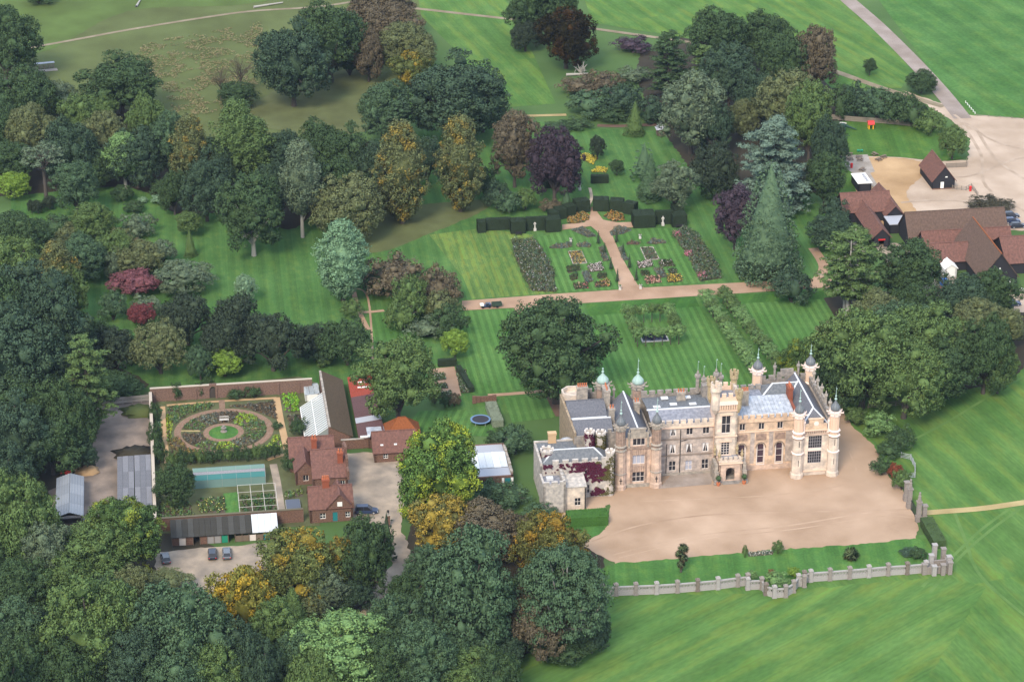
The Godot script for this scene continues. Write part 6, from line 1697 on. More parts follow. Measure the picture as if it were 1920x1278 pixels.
	var gs2 := mat("felt_sheet_pale", 0.36, 0.35, 0.365, 0.9, "stone", 1.5, "stain", 3.0)
	four_walls(b, M.grey_boards, 6.8, 28.5, 2.2)
	for k in 4:
		sheet_roof(b, [gs, gs2] if k % 2 else [gs, gs, gs2], Vector3(-0.2 + 0.02 * k, 2.3, -k * 7.2 + 0.1), Vector3(3.5, 0, 0), Vector3(0, 0.12, -7.1), 3)
		sheet_roof(b, [gs2, gs] if k % 2 else [gs], Vector3(3.45, 2.36, -k * 7.2 + 0.1), Vector3(3.5, 0, 0), Vector3(0, 0.12, -7.1), 3)
	b = thing("steel_barn", "pale grey steel barn with shallow ridge in the dirt yard", "barn", P(-92.2, -467.6), T8)
	four_walls(b, gs, 5.4, 17.0, 2.6, [[0.4, 5.0, 0.0, 2.2]])
	var steel := mat("steel_sheet", 0.27, 0.29, 0.32, 0.6, "stone", 3.0)
	var steel2 := mat("steel_sheet_dull", 0.23, 0.25, 0.28, 0.6, "stone", 3.0)
	for k in 4:
		sheet_roof(b, [steel if k % 2 else steel2], Vector3(-0.2, 2.6, -k * 4.3 + 0.1), Vector3(2.9, 1.0, 0), Vector3(0, 0, -4.25), 1)
		sheet_roof(b, [steel2 if k % 2 else steel], Vector3(2.7, 3.6, -k * 4.3 + 0.1), Vector3(2.9, -1.0, 0), Vector3(0, 0, -4.25), 1)
	# --- net tunnel and fruit cage
	var teal := StandardMaterial3D.new()
	teal.resource_name = "teal_netting"; teal.albedo_color = Color(0.22, 0.45, 0.45, 0.8); teal.transparency = BaseMaterial3D.TRANSPARENCY_ALPHA; teal.roughness = 0.9
	var net := StandardMaterial3D.new()
	net.resource_name = "grey_netting"; net.albedo_color = Color(0.45, 0.58, 0.57, 0.6); net.transparency = BaseMaterial3D.TRANSPARENCY_ALPHA; net.roughness = 0.9
	b = thing("net_tunnel", "teal and white netting tunnel with ridge over the vegetable beds", "netting", P(-66.4, -485.0), T8)
	for i in 6:
		var fm := MB.new()
		for s in [[0.0, 0.0, 0.0, 1.7], [0.0, 1.7, -2.8, 3.0], [-2.8, 3.0, -5.6, 1.7], [-5.6, 1.7, -5.6, 0.0]]:
			fm.bar(Vector3(0, s[1], s[0]), Vector3(0, s[3], s[2]), 0.08)
		part("hoop", fm.mesh(), M.grey_boards, b, Vector3(i * 3.0, 0, 0))
	for i in 5:
		var u := i * 3.0
		for s in [[0.35, 0.0, 0.05, 1.7, 0], [0.05, 1.72, -1.2, 2.32, 1], [-1.2, 2.34, -1.9, 2.66, 2], [-1.9, 2.68, -2.8, 3.06, 3], [-2.8, 3.06, -5.7, 1.7, 3]]:
			var f := MB.new()
			f.quad(Vector3(u, s[1], s[0]), Vector3(u, s[3], s[2]), Vector3(u + 2.96, s[3], s[2]), Vector3(u + 2.96, s[1], s[0]))
			part("net_panel", f.mesh(), [teal, teal, M.felt_sheet_pale, net][s[4]] if s[4] else net, b)
	b = thing("fruit_cage", "grey post and wire fruit cage over green rows", "cage", P(-55.2, -469.9), T8)
	var ww := mat("weathered_wood", 0.42, 0.40, 0.37, 0.9)
	var pm3 := boxmesh(Vector3(-0.05, 0, -0.05), Vector3(0.05, 2.0, 0.05))
	var rx := boxmesh(Vector3(0.05, 1.93, -0.035), Vector3(2.55, 2.0, 0.035))
	var rz := boxmesh(Vector3(-0.035, 1.93, -3.15), Vector3(0.035, 2.0, -0.05))
	for i in 4:
		for j in 5:
			var q := Vector3(i * 2.6, 0, -j * 3.2)
			part("post", pm3, ww, b, q)
			if i < 3: part("rail", rx, ww, b, q)
			if j < 4: part("rail", rz, ww, b, q)

# ---------------------------------------------------------------- hedges, beds and garden things
func hedge_mesh(w: float, d: float, h: float, sd: int) -> ArrayMesh:
	# clipped block x 0..w, z 0..-d : a slightly uneven body under a skin of small leaves
	rng.seed = sd
	var b := MB.new()
	b.col = Color(0.8, 0.8, 0.8)
	b.box(Vector3(0.03, 0, -d + 0.03), Vector3(w - 0.03, h - 0.03, -0.03))
	var faces := [[Vector3(0, 0, 0), Vector3(w, 0, 0), Vector3(0, h, 0), Vector3(0, 0, 1)], [Vector3(0, 0, -d), Vector3(0, 0, d), Vector3(0, h, 0), Vector3(-1, 0, 0)], [Vector3(w, 0, -d), Vector3(0, 0, d), Vector3(0, h, 0), Vector3(1, 0, 0)], [Vector3(0, h, -d), Vector3(w, 0, 0), Vector3(0, 0, d), Vector3(0, 1, 0)]]
	for f in faces:
		var cnt := int(minf(f[1].length() * f[2].length() * 34.0, 2600.0))
		for i in cnt:
			var p: Vector3 = f[0] + f[1] * rng.randf() + f[2] * rng.randf() + f[3] * rng.randf_range(-0.03, 0.07)
			var nn: Vector3 = (f[3] + rdir() * 0.5).normalized()
			var k := rng.randf_range(0.65, 1.4) * (1.0 + 0.5 * nz.get_noise_3dv(p * 9.0 + Vector3.ONE * sd))
			b.col = Color(k, k, k)
			b.leaf(p, nn, (f[3] * 0.7 + nn * 0.5).normalized(), rdir(), rng.randf_range(0.18, 0.32), rng.randf_range(0.14, 0.24))
	return b.mesh()

# plants over an outline: low mounds of leaves with flowers; pal: [leaf colour, flower colours...]
func planting(poly: PackedVector2Array, per_m2: float, hmin: float, hmax: float, leaf: Color, flowers: Array, fshare: float, sd: int, lsize := 0.22) -> ArrayMesh:
	rng.seed = sd
	var b := MB.new()
	var lo := poly[0]; var hi := poly[0]
	for p in poly:
		lo = Vector2(minf(lo.x, p.x), minf(lo.y, p.y)); hi = Vector2(maxf(hi.x, p.x), maxf(hi.y, p.y))
	var cnt := int((hi.x - lo.x) * (hi.y - lo.y) * per_m2)
	for i in cnt:
		var q := Vector2(rng.randf_range(lo.x, hi.x), rng.randf_range(lo.y, hi.y))
		if not Geometry2D.is_point_in_polygon(q, poly): continue
		var h := rng.randf_range(hmin, hmax) * (1.0 + 0.5 * nz.get_noise_2d(q.x * 6.0, q.y * 6.0))
		var r := h * rng.randf_range(0.4, 0.7)
		var k := rng.randf_range(0.6, 1.4)
		var w := rng.randf_range(-0.3, 0.3)
		var c := Color(leaf.r * k * (1.0 + w), leaf.g * k, leaf.b * k * (1.0 - w))
		for j in 16:
			var d := rdir(); d.y = absf(d.y)
			b.col = Color(c.r, c.g, c.b) * rng.randf_range(0.7, 1.3)
			if flowers.size() and rng.randf() < fshare and d.y > 0.3:
				b.col = flowers[rng.randi() % flowers.size()]
			b.leaf(Vector3(q.x, 0.03, q.y) + d * Vector3(r, h, r) * rng.randf_range(0.7, 1.0), (d + rdir() * 0.5).normalized(), d, rdir(), lsize * rng.randf_range(0.7, 1.4), lsize * rng.randf_range(0.5, 1.0))
	return b.mesh()

func bed(poly: PackedVector2Array, label: String, called: String, group: String, soil_y: float, per: float, h0: float, h1: float, leaf: Color, flowers: Array, share: float, sd: int, lsize := 0.22) -> Node3D:
	var c := Vector2.ZERO
	for p in poly: c += p / poly.size()
	var loc := PackedVector2Array()
	for p in poly: loc.append(p - c)
	var o := thing(called, label, "flower bed", Vector3(c.x, 0, c.y), 0.0, group)
	part("soil", sheet(loc, soil_y), M.garden_soil, o)
	var pl := part("plants", planting(loc, per, h0, h1, leaf, flowers, share, sd, lsize), M.plant_leaves, o)
	pl.set_meta("kind", "stuff")
	return o

func z5(x: float, y: float, h := 0.0) -> Vector3: return G(860 + x / 3.556, 350 + y / 3.556, h)
func z5poly(a: Array) -> PackedVector2Array:
	var r := PackedVector2Array()
	for i in range(0, a.size(), 2):
		var p := z5(a[i], a[i + 1]); r.append(Vector2(p.x, p.z))
	return r
func z8(x: float, y: float, h := 0.0) -> Vector3: return G(180 + x / 3.195, 680 + y / 3.195, h)
func z8poly(a: Array) -> PackedVector2Array:
	var r := PackedVector2Array()
	for i in range(0, a.size(), 2):
		var p := z8(a[i], a[i + 1]); r.append(Vector2(p.x, p.z))
	return r

func statue(label: String, at: Vector3, h: float, called := "statue") -> void:
	var o := thing(called, label, "statue", at, T8)
	part("pedestal", boxmesh(Vector3(-0.35, 0, -0.35), Vector3(0.35, h * 0.28, 0.35)), M.pale_statue, o)
	var f := MB.new()
	var y := h * 0.28; var s := h / 2.4
	f.lathe(Vector3(0, y, 0), [0.22 * s, 0, 0.26 * s, 0.1 * s, 0.20 * s, 0.5 * s, 0.24 * s, 0.75 * s, 0.19 * s, 0.95 * s, 0.27 * s, 1.25 * s, 0.24 * s, 1.4 * s, 0.08 * s, 1.47 * s, 0.13 * s, 1.58 * s, 0.12 * s, 1.7 * s, 0.0, 1.76 * s], 8)
	f.tube(Vector3(-0.26 * s, y + 1.35 * s, 0), Vector3(-0.34 * s, y + 0.95 * s, 0.1 * s), 0.09 * s, 0.06 * s, 5)
	f.tube(Vector3(0.26 * s, y + 1.35 * s, 0), Vector3(0.2 * s, y + 0.95 * s, 0.22 * s), 0.09 * s, 0.06 * s, 5)
	part("figure", f.mesh(), M.pale_statue, o)

func urn(label: String, at: Vector3, group := "", s := 1.0) -> void:
	var o := thing("urn", label, "urn", at, 0.0, group)
	var f := MB.new()
	f.box(Vector3(-0.3, 0, -0.3) * s, Vector3(0.3, 0.5, 0.3) * s)
	f.lathe(Vector3.ZERO, [0.2 * s, 0.5 * s, 0.12 * s, 0.65 * s, 0.36 * s, 0.9 * s, 0.42 * s, 1.15 * s, 0.34 * s, 1.15 * s, 0.0, 1.1 * s], 10)
	part("bowl", f.mesh(), M.pale_statue, o)
	var l := MB.new()
	rng.seed = 5
	clump(l, Vector3(0, 1.25 * s, 0), Vector3(0.35, 0.28, 0.35) * s, Vector3.UP, 60, 0.14, Color(1, 1, 1))
	part("plant", l.mesh(), M.leaf_mid, o)

func ring_poly(c: Vector2, rx: float, rz: float, n := 48) -> PackedVector2Array:
	var r := PackedVector2Array()
	for i in n: r.append(c + Vector2(cos(TAU * i / n) * rx, sin(TAU * i / n) * rz))
	return r

func ring_mesh(c: Vector2, r0: float, r1: float, y: float, n := 64) -> ArrayMesh:
	var b := MB.new()
	for i in n:
		var a := TAU * i / n; var e := TAU * (i + 1) / n
		b.quad(Vector3(c.x + cos(a) * r0, y, c.y + sin(a) * r0), Vector3(c.x + cos(a) * r1, y, c.y + sin(a) * r1), Vector3(c.x + cos(e) * r1, y, c.y + sin(e) * r1), Vector3(c.x + cos(e) * r0, y, c.y + sin(e) * r0))
	return b.mesh()

# ---------------------------------------------------------------- vehicles
func car(called: String, label: String, at: Vector3, turn: float, paint: Material, group := "", L := 4.3, H := 1.45, van := 0.0) -> Node3D:
	# x forward
	var o := thing(called, label, "car", at, turn, group)
	var hw := 0.86
	var st := [[-L / 2, 0.45, 0.78], [-L / 2 + 0.12, 0.28, 0.88], [-L * 0.30, 0.26, 0.92], [L * 0.20, 0.26, 0.90], [L / 2 - 0.35, 0.27, 0.76], [L / 2, 0.36, 0.62]]
	var b := MB.new()
	for i in st.size() - 1:
		var s = st[i]; var t = st[i + 1]
		var w0 := hw * (0.92 if i == 0 else 1.0); var w1 := hw * (0.86 if i == st.size() - 2 else 1.0)
		for g in [-1.0, 1.0]:
			var k := [Vector3(s[0], s[1], g * w0), Vector3(s[0], s[2], g * w0 * 0.95), Vector3(t[0], t[2], g * w1 * 0.95), Vector3(t[0], t[1], g * w1)]
			if g > 0: b.quad(k[0], k[1], k[2], k[3])
			else: b.quad(k[3], k[2], k[1], k[0])
		b.quad(Vector3(s[0], s[2], -w0 * 0.95), Vector3(t[0], t[2], -w1 * 0.95), Vector3(t[0], t[2], w1 * 0.95), Vector3(s[0], s[2], w0 * 0.95))
	b.quad(Vector3(-L / 2, 0.45, -hw * 0.92), Vector3(-L / 2, 0.78, -hw * 0.87), Vector3(-L / 2, 0.78, hw * 0.87), Vector3(-L / 2, 0.45, hw * 0.92))
	b.quad(Vector3(L / 2, 0.36, hw * 0.86), Vector3(L / 2, 0.62, hw * 0.82), Vector3(L / 2, 0.62, -hw * 0.82), Vector3(L / 2, 0.36, -hw * 0.86))
	part("body", b.mesh(), paint, o)
	var c := MB.new()
	var x0 := -L * 0.46; var x1 := -L * (0.36 + van * 0.06); var x2 := L * 0.06; var x3 := L * 0.26
	var low := 0.88
	for g in [-1.0, 1.0]:
		var k := [Vector3(x0, low, g * hw * 0.92), Vector3(x1, H - 0.06, g * hw * 0.72), Vector3(x2, H - 0.06, g * hw * 0.72), Vector3(x3, low, g * hw * 0.92)]
		if g > 0: c.quad(k[0], k[1], k[2], k[3])
		else: c.quad(k[3], k[2], k[1], k[0])
	c.quad(Vector3(x3, low, hw * 0.92), Vector3(x2, H - 0.06, hw * 0.72), Vector3(x2, H - 0.06, -hw * 0.72), Vector3(x3, low, -hw * 0.92))
	c.quad(Vector3(x0, low, -hw * 0.92), Vector3(x1, H - 0.06, -hw * 0.72), Vector3(x1, H - 0.06, hw * 0.72), Vector3(x0, low, hw * 0.92))
	part("windows", c.mesh(), M.window_glass, o)
	var r := MB.new()
	r.box(Vector3(x1 - 0.05, H - 0.07, -hw * 0.74), Vector3(x2 + 0.05, H, hw * 0.74))
	for g in [-1.0, 1.0]:
		r.bar(Vector3(x3, low, g * hw * 0.93), Vector3(x2, H - 0.05, g * hw * 0.73), 0.07)
		r.bar(Vector3(x0, low, g * hw * 0.93), Vector3(x1, H - 0.05, g * hw * 0.73), 0.09)
		r.bar(Vector3(-L * 0.12, low, g * hw * 0.93), Vector3(-L * 0.12, H - 0.05, g * hw * 0.73), 0.07)
	part("roof", r.mesh(), paint, o)
	var wm := MB.new()
	wm.lathe(Vector3.ZERO, [0.0, -0.1, 0.31, -0.1, 0.33, -0.06, 0.33, 0.06, 0.31, 0.1, 0.0, 0.1], 14, false)
	var rim := MB.new()
	rim.lathe(Vector3.ZERO, [0.0, -0.11, 0.2, -0.11, 0.2, 0.11, 0.0, 0.11], 10, false)
	for sx in [-0.30, 0.31]:
		for g in [-1.0, 1.0]:
			var w := part("wheel", wm.mesh(), M.tyre, o, Vector3(sx * L, 0.33, g * hw * 0.93))
			w.rotation.x = PI / 2
			part("rim", rim.mesh(), M.dull_lead, w)
	for g in [-1.0, 1.0]:
		part("headlight", boxmesh(Vector3(L / 2 - 0.12, 0.5, g * 0.6 - 0.16), Vector3(L / 2 + 0.02, 0.62, g * 0.6 + 0.16)), M.white_paint, o)
		part("tail_light", boxmesh(Vector3(-L / 2 - 0.02, 0.6, g * 0.66 - 0.13), Vector3(-L / 2 + 0.1, 0.78, g * 0.66 + 0.13)), M.red_paint, o)
	return o

func fence(label: String, pts: Array, h: float, pitch: float, rails: int, m: Material, boarded := false, called := "fence") -> void:
	var o := thing(called, label, "fence", G(pts[0], pts[1]))
	var p := []
	for i in range(0, pts.size(), 2): p.append(G(pts[i], pts[i + 1]) - o.position)
	var post := boxmesh(Vector3(-0.07, 0, -0.07), Vector3(0.07, h + 0.1, 0.07))
	for i in p.size() - 1:
		var a: Vector3 = p[i]; var b: Vector3 = p[i + 1]
		var n := maxi(1, int(round(a.distance_to(b) / pitch)))
		for k in n:
			var s := a.lerp(b, float(k) / n); var e := a.lerp(b, (k + 1.0) / n)
			part("post", post, m, o, s)
			for r in rails:
				var f := MB.new()
				var y := h * (r + 0.7) / rails
				f.bar(s + Vector3(0, y, 0), e + Vector3(0, y, 0), 0.05, h / rails * 0.86 if boarded else 0.11)
				part("rail", f.mesh(), m, o)
		if i == p.size() - 2: part("post", post, m, o, b)

func make_objects() -> void:
	mat("pale_statue", 0.58, 0.55, 0.51, 0.9, "stone", 1.0)
	mat("tyre", 0.018, 0.018, 0.019, 0.9)
	foliage("plant_leaves", 1, 1, 1)
	foliage("hedge_yew", 0.030, 0.046, 0.026)
	foliage("hedge_green", 0.060, 0.150, 0.030)
	var wood := mat("fence_wood", 0.24, 0.205, 0.17, 0.9, "stone", 1.0)
	var stone := mat("terrace_stone", 0.40, 0.34, 0.295, 0.9, "stone", 1.2, "stain", 2.5)
	var stone_w := mat("limewashed_stone", 0.54, 0.49, 0.45, 0.9, "stone", 1.2, "stain", 2.0)
	var stone_b := mat("dark_terrace_stone", 0.28, 0.225, 0.18, 0.9, "stone", 1.2, "stain", 3.0)
	# ---------- terrace wall in front of the house
	var t := thing("terrace_wall", "long pierced stone terrace wall with piers and a curved bay", "wall", G(1130, 1118), T8)
	var inv := t.transform.affine_inverse()
	t.scale = Vector3(1, 1.22, 1)
	var stops := []
	for q in [[1130, 1118], [1155, 1116], [1192, 1114.5], [1231, 1113], [1270, 1110.5], [1308, 1107.5], [1346, 1104], [1383, 1099], [1402, 1097]]: stops.append(inv * G(q[0], q[1]))
	var bay := []
	for q in [[1402, 1105], [1428, 1104], [1436, 1115], [1452, 1120], [1473, 1119], [1488, 1110], [1497, 1098], [1508, 1100]]: bay.append(inv * G(q[0], q[1]))
	var right := []
	for q in [[1508, 1092], [1520, 1090], [1556, 1087.5], [1593, 1084.5], [1629, 1081.5], [1665, 1078], [1701, 1076], [1736, 1073]]: right.append(inv * G(q[0], q[1]))
	var pier := MB.new()
	pier.box(Vector3(-0.36, 0, -0.36), Vector3(0.36, 1.95, 0.36))
	pier.box(Vector3(-0.46, 1.95, -0.46), Vector3(0.46, 2.12, 0.46))
	pier.box(Vector3(-0.44, 0, -0.44), Vector3(0.44, 0.3, 0.44))
	pier.lathe(Vector3.ZERO, [0.42, 2.12, 0.3, 2.3, 0.0, 2.42], 4, false, PI / 4)
	var pm := pier.mesh()
	var tones := [stone, stone_w, stone_b, stone, stone_w, stone]
	var ti := 0
	for run in [stops, bay, right]:
		for i in run.size():
			ti += 1
			var at: Vector3 = run[i]
			part("pier", pm, tones[(ti * 5 + 2) % 6], t, at)
			if i == run.size() - 1: continue
			var to: Vector3 = run[i + 1]
			var dd := to - at
			var L := dd.length()
			var pn := MB.new()
			pn.box(Vector3(0.36, 0, -0.16), Vector3(L - 0.36, 0.85, 0.16))
			pn.box(Vector3(0.36, 1.42, -0.2), Vector3(L - 0.36, 1.6, 0.2))
			var base := part("panel", pn.mesh(), tones[(ti * 3 + 1) % 6], t, at, atan2(-dd.z, dd.x))
			var n := maxi(1, int((L - 0.7) / 0.62))
			var cm := MB.new()
			for s in [[-0.28, 0.86, 0.28, 1.41], [-0.28, 1.41, 0.28, 0.86]]: cm.bar(Vector3(s[0], s[1], 0), Vector3(s[2], s[3], 0), 0.14)
			cm.box(Vector3(-0.33, 0.86, -0.1), Vector3(-0.25, 1.41, 0.1))
			var mesh := cm.mesh()
			for k in n: part("pierced_cross", mesh, tones[(ti * 3 + 1) % 6], base, Vector3(0.36 + (k + 0.5) * (L - 0.72) / n, 0, 0))
	# corner bastion
	var bs := thing("corner_bastion", "weathered stone corner bastion with stubby piers at the end of the terrace wall", "wall", G(1762, 1073), T8)
	for q in [[-3.2, 0.2, 2.2], [-1.4, 0.9, 2.0], [0.4, 0.9, 2.2], [1.8, 0.8, 2.6], [2.4, -1.2, 2.4], [1.6, -3.2, 3.4], [0.2, -4.6, 3.6], [-1.4, -1.4, 3.2], [1.9, -0.4, 3.2]]:
		var bm := MB.new()
		bm.box(Vector3(-0.42, 0, -0.42), Vector3(0.42, q[2], 0.42))
		bm.box(Vector3(-0.52, q[2], -0.52), Vector3(0.52, q[2] + 0.2, 0.52))
		part("pier", bm.mesh(), stone if int(q[2] * 10) % 4 else stone_w, bs, Vector3(q[0], 0, q[1]))
	for q in [[-3.0, 0.0, 0.6, 0.5, 1.5], [0.6, 0.3, 2.2, 0.7, 1.7], [1.6, -4.4, 2.1, 0.4, 1.8], [-1.4, -1.6, 1.6, -1.2, 2.0]]:
		part("wall_block", boxmesh(Vector3(q[0], 0, minf(q[1], q[3])), Vector3(q[2], q[4], maxf(q[1], q[3]))), stone, bs)
	# gateway
	for q in [[1699, 938, 4.2, 0, "slim stone gate pier with flat cap beside the evergreen bushes"], [1705, 952, 4.4, 1, "stone gate pier topped by a seated beast on the bush side of the gate"], [1722, 977, 4.4, 1, "stone gate pier topped by a seated beast on the hedge side of the gate"], [1733, 974, 3.2, 0, "slim stone gate pier with flat cap beside the clipped hedge"]]:
		var o := thing("gate_pier", q[4], "gate pier", G(q[0], q[1]), T8)
		var f := MB.new()
		f.box(Vector3(-0.55, 0, -0.55), Vector3(0.55, q[2] * 0.3, 0.55))
		f.box(Vector3(-0.42, q[2] * 0.3, -0.42), Vector3(0.42, q[2], 0.42))
		f.box(Vector3(-0.58, q[2], -0.58), Vector3(0.58, q[2] + 0.22, 0.58))
		part("shaft", f.mesh(), stone, o)
		if q[3]:
			var s := MB.new()
			s.lathe(Vector3(0, q[2] + 0.22, 0), [0.4, 0, 0.42, 0.3, 0.3, 0.9, 0.34, 1.2, 0.18, 1.5, 0.25, 1.75, 0.22, 2.0, 0.0, 2.15], 8)
			s.box(Vector3(-0.15, q[2] + 0.22, 0.2), Vector3(0.15, q[2] + 1.1, 0.45))
			part("beast", s.mesh(), stone, o)
	var ga := G(1708, 955); var gz := G(1719, 973)
	var gt := thing("iron_gate", "dark wrought iron gate hung between the two beast topped piers", "gate", ga)
	var bar := boxmesh(Vector3(-0.03, 0.1, -0.03), Vector3(0.03, 2.4, 0.03))
	for i in 11: part("bar", bar, M.black_iron, gt, (gz - ga) * (i + 0.5) / 11.0)
	for y in [0.3, 2.1]:
		var f := MB.new(); f.bar(Vector3(0, y, 0), gz - ga + Vector3(0, y, 0), 0.08); part("rail", f.mesh(), M.black_iron, gt)
	# hedges by the forecourt
	var hd := thing("clipped_hedge", "clipped green hedge between the gateway and the corner bastion", "hedge", G(1727, 985))
	var hv := G(1752, 1030) - G(1727, 985)
	part("foliage", hedge_mesh(hv.length(), 2.6, 1.9, 5), foliage("hedge_mid", 0.065, 0.105, 0.040), hd, Vector3(-0.2, 0, 0), atan2(-hv.z, hv.x))
	hd = thing("clipped_hedge", "bright green clipped hedge at the foot of the service wing", "hedge", G(1066, 990), T8)
	part("foliage", hedge_mesh(8.2, 3.6, 2.2, 6), M.hedge_green, hd)
	for q in [[1705, 1030, 1042, 1, "dark blue green bush inside the corner bastion", "deep", 40, 36], [1410, 1068, 1092, 0, "bright green bush at the bay of the terrace wall", "bright", 26, 28], [1455, 1070, 1108, 0, "large bright green bush filling the terrace bay", "bright", 52, 40], [1488, 1062, 1085, 0, "yellow green bush beside the terrace bay", "lime", 26, 26], [1447, 1066, 1082, 0, "small orange flowered bush behind the terrace bay", "russet", 16, 14], [1397, 1022, 1048, 0, "narrow ivy clad stump at the end of the low stone bed", "mid", 12, 28], [1459, 1012, 1042, 0, "block of clipped ivy at the end of the low stone bed", "mid", 23, 30], [1722, 1025, 1052, 0, "dark rounded bush at the end of the clipped hedge", "dark", 34, 30]]:
		tree("shrub1", M["leaf_" + q[5]], q[0], q[1], q[2], q[6], q[4], "bush", "shrub")
	bed(polyG([1402, 1036, 1450, 1033, 1450, 1040, 1404, 1044]), "low stone edged bed of pale trailing plants on the terrace lawn", "flower_bed", "", 0.07, 8.0, 0.3, 0.5, Color(0.10, 0.12, 0.08), [Color(0.5, 0.48, 0.42)], 0.3, 71)
	# cordylines
	for q in [[1277, 1073, 3, "tall cabbage palm with tufted heads on the terrace lawn"], [1596, 1047, 1, "low round spiky cabbage palm on the terrace lawn"]]:
		var o := thing("cabbage_palm", q[3], "palm", G(q[0], q[1]))
		rng.seed = 31 + int(q[2])
		var tr := MB.new(); var lv := MB.new()
		var heads := [[Vector3(0, 1.9, 0), 0.9], [Vector3(0.4, 3.4, 0.1), 1.0], [Vector3(-0.3, 4.2, 0), 1.0], [Vector3(0.3, 5.4, -0.1), 1.2]] if q[2] == 3 else [[Vector3(0, 1.2, 0), 1.7]]
		for hd2 in heads:
			tr.tube(Vector3(0, -0.1, 0), hd2[0], 0.2, 0.14, 6)
			for i in 260:
				var d := rdir(); d.y = d.y * 0.8 + 0.2
				d = d.normalized()
				var k := rng.randf_range(0.7, 1.3)
				lv.col = Color(0.18, 0.25, 0.13) * k if d.y > -0.15 else Color(0.32, 0.27, 0.14) * k
				var e: float = hd2[1] * rng.randf_range(0.8, 1.1)
				lv.leaf(hd2[0] + d * e * 0.55 - Vector3(0, e * e * 0.12, 0), d.cross(rdir()).normalized(), d, d, e * 1.1, 0.15)
		part("trunk", tr.mesh(), M.bark, o)
		part("fronds", lv.mesh(), M.plant_leaves, o)
	# topiary pots at the porch
	for u in [20.6, 26.1]:
		var hp: Vector3 = G(1162, 915) + Vector3(cos(0.1365), 0, -sin(0.1365)) * u + Vector3(sin(0.1365), 0, cos(0.1365)) * 1.7
		var o := thing("potted_topiary", "clipped ball tree in a terracotta pot beside the porch steps", "topiary", hp, 0.0, "potted trees at the porch")
		var f := MB.new(); f.lathe(Vector3.ZERO, [0.28, 0, 0.4, 0.55, 0.44, 0.55, 0.44, 0.66, 0.36, 0.66, 0.0, 0.6], 12)
		part("pot", f.mesh(), M.terracotta, o)
		rng.seed = 8
		var l := MB.new(); clump(l, Vector3(0, 1.75, 0), Vector3(0.62, 0.62, 0.62), Vector3.UP, 120, 0.14, Color(1, 1, 1), 0.9)
		part("ball", l.mesh(), M.leaf_dark, o)
		var s := MB.new(); s.tube(Vector3(0, 0.5, 0), Vector3(0, 1.4, 0), 0.05, 0.05); part("stem", s.mesh(), M.bark, o)
	# fences on the right
	fence("curved post and rail fence round the copse behind the house", [1628, 765, 1660, 763, 1720, 757, 1765, 746, 1795, 725, 1806, 700, 1808, 680], 1.2, 2.4, 3, wood)
	fence("grey metal mesh fence beside the evergreen bushes", [1690, 858, 1708, 862, 1716, 878, 1716, 895, 1700, 898], 1.3, 1.6, 4, M.dull_lead)
	fence("long brown boarded fence behind the play lawn", [1560, 224, 1600, 228, 1660, 232, 1720, 238], 1.5, 2.4, 3, wood, true)
	fence("brown boarded fence beside the small barn", [1774, 315, 1813, 313, 1813, 305], 1.3, 2.4, 3, wood, true)
	fence("timber post fence by the small barn entrance", [1786, 355, 1812, 357, 1822, 352, 1834, 368], 1.2, 1.3, 3, wood)
	fence("white rail at the corner of the bright field", [1811, 193, 1829, 214], 0.6, 2.0, 1, M.white_paint)
	fence("low dark rail along the edge of the bright field", [1832, 217, 1920, 224], 0.5, 3.0, 1, wood)
	fence("pale concrete panel fence behind the dirt yard", [178, 760, 230, 757, 282, 752], 1.6, 2.2, 2, M.concrete, true)
	fence("pale green post fence beside the barn car park", [1905, 548, 1960, 545], 1.0, 1.5, 3, M.white_paint)
	# cars
	var navy := mat("navy_paint", 0.012, 0.018, 0.035, 0.25); navy.clearcoat_enabled = true
	var silver := mat("grey_paint", 0.10, 0.115, 0.14, 0.3); silver.clearcoat_enabled = true
	var blue := mat("blue_paint", 0.016, 0.032, 0.085, 0.25); blue.clearcoat_enabled = true
	var sky_b := mat("sky_blue_paint", 0.03, 0.14, 0.42, 0.3)
	car("parked_car", "black hatchback parked against the lean-to shed, next to a grey car", G(398, 1042), PI / 2 + 0.12, navy)
	car("parked_car", "grey saloon car parked against the lean-to shed, beside a black hatchback", G(425, 1041), PI / 2 + 0.12, silver, "", 4.5)
	car("parked_car", "dark car parked under the tree at the edge of the car yard", G(310, 1050), PI / 2 + 0.25, silver)
	car("parked_car", "dark blue people carrier parked in the stable courtyard", G(687, 961), 0.05, blue, "", 4.7, 1.75, 1.0)
	car("parked_car", "dark estate car parked behind the longest barn, rear of three", G(1896, 407), 0.15, navy, "", 4.4, 1.6, 1.0)
	car("parked_car", "mid blue car parked behind the longest barn between two dark ones", G(1898, 417), 0.15, blue)
	car("parked_car", "dark blue car parked behind the longest barn, foremost of three", G(1909, 426), 0.15, navy)
	car("parked_car", "dark blue car parked in the yard in front of the steep barn", G(1898, 572), 0.1, blue)
	car("parked_van", "bright blue van parked beside the white marquee", G(1770, 534), PI / 2 + 0.1, sky_b, "", 4.8, 1.9, 1.0)
	car("parked_car", "red car parked behind the bright blue van", G(1767, 549), 0.3, mat("car_red", 0.42, 0.03, 0.035, 0.3))
	# utility vehicle with trailer on the terrace path
	var uv := thing("utility_buggy", "small blue utility buggy on the terrace path", "buggy", z5(180, 803), T8 + 0.05)
	part("chassis", boxmesh(Vector3(-1.2, 0.35, -0.6), Vector3(1.2, 0.6, 0.6)), blue, uv)
	part("bonnet", boxmesh(Vector3(-1.35, 0.6, -0.55), Vector3(-0.5, 0.95, 0.55)), M.white_paint, uv)
	part("seat", boxmesh(Vector3(0.0, 0.6, -0.5), Vector3(0.6, 1.1, 0.5)), navy, uv)
	part("tailboard", boxmesh(Vector3(0.7, 0.6, -0.6), Vector3(1.2, 1.0, 0.6)), blue, uv)
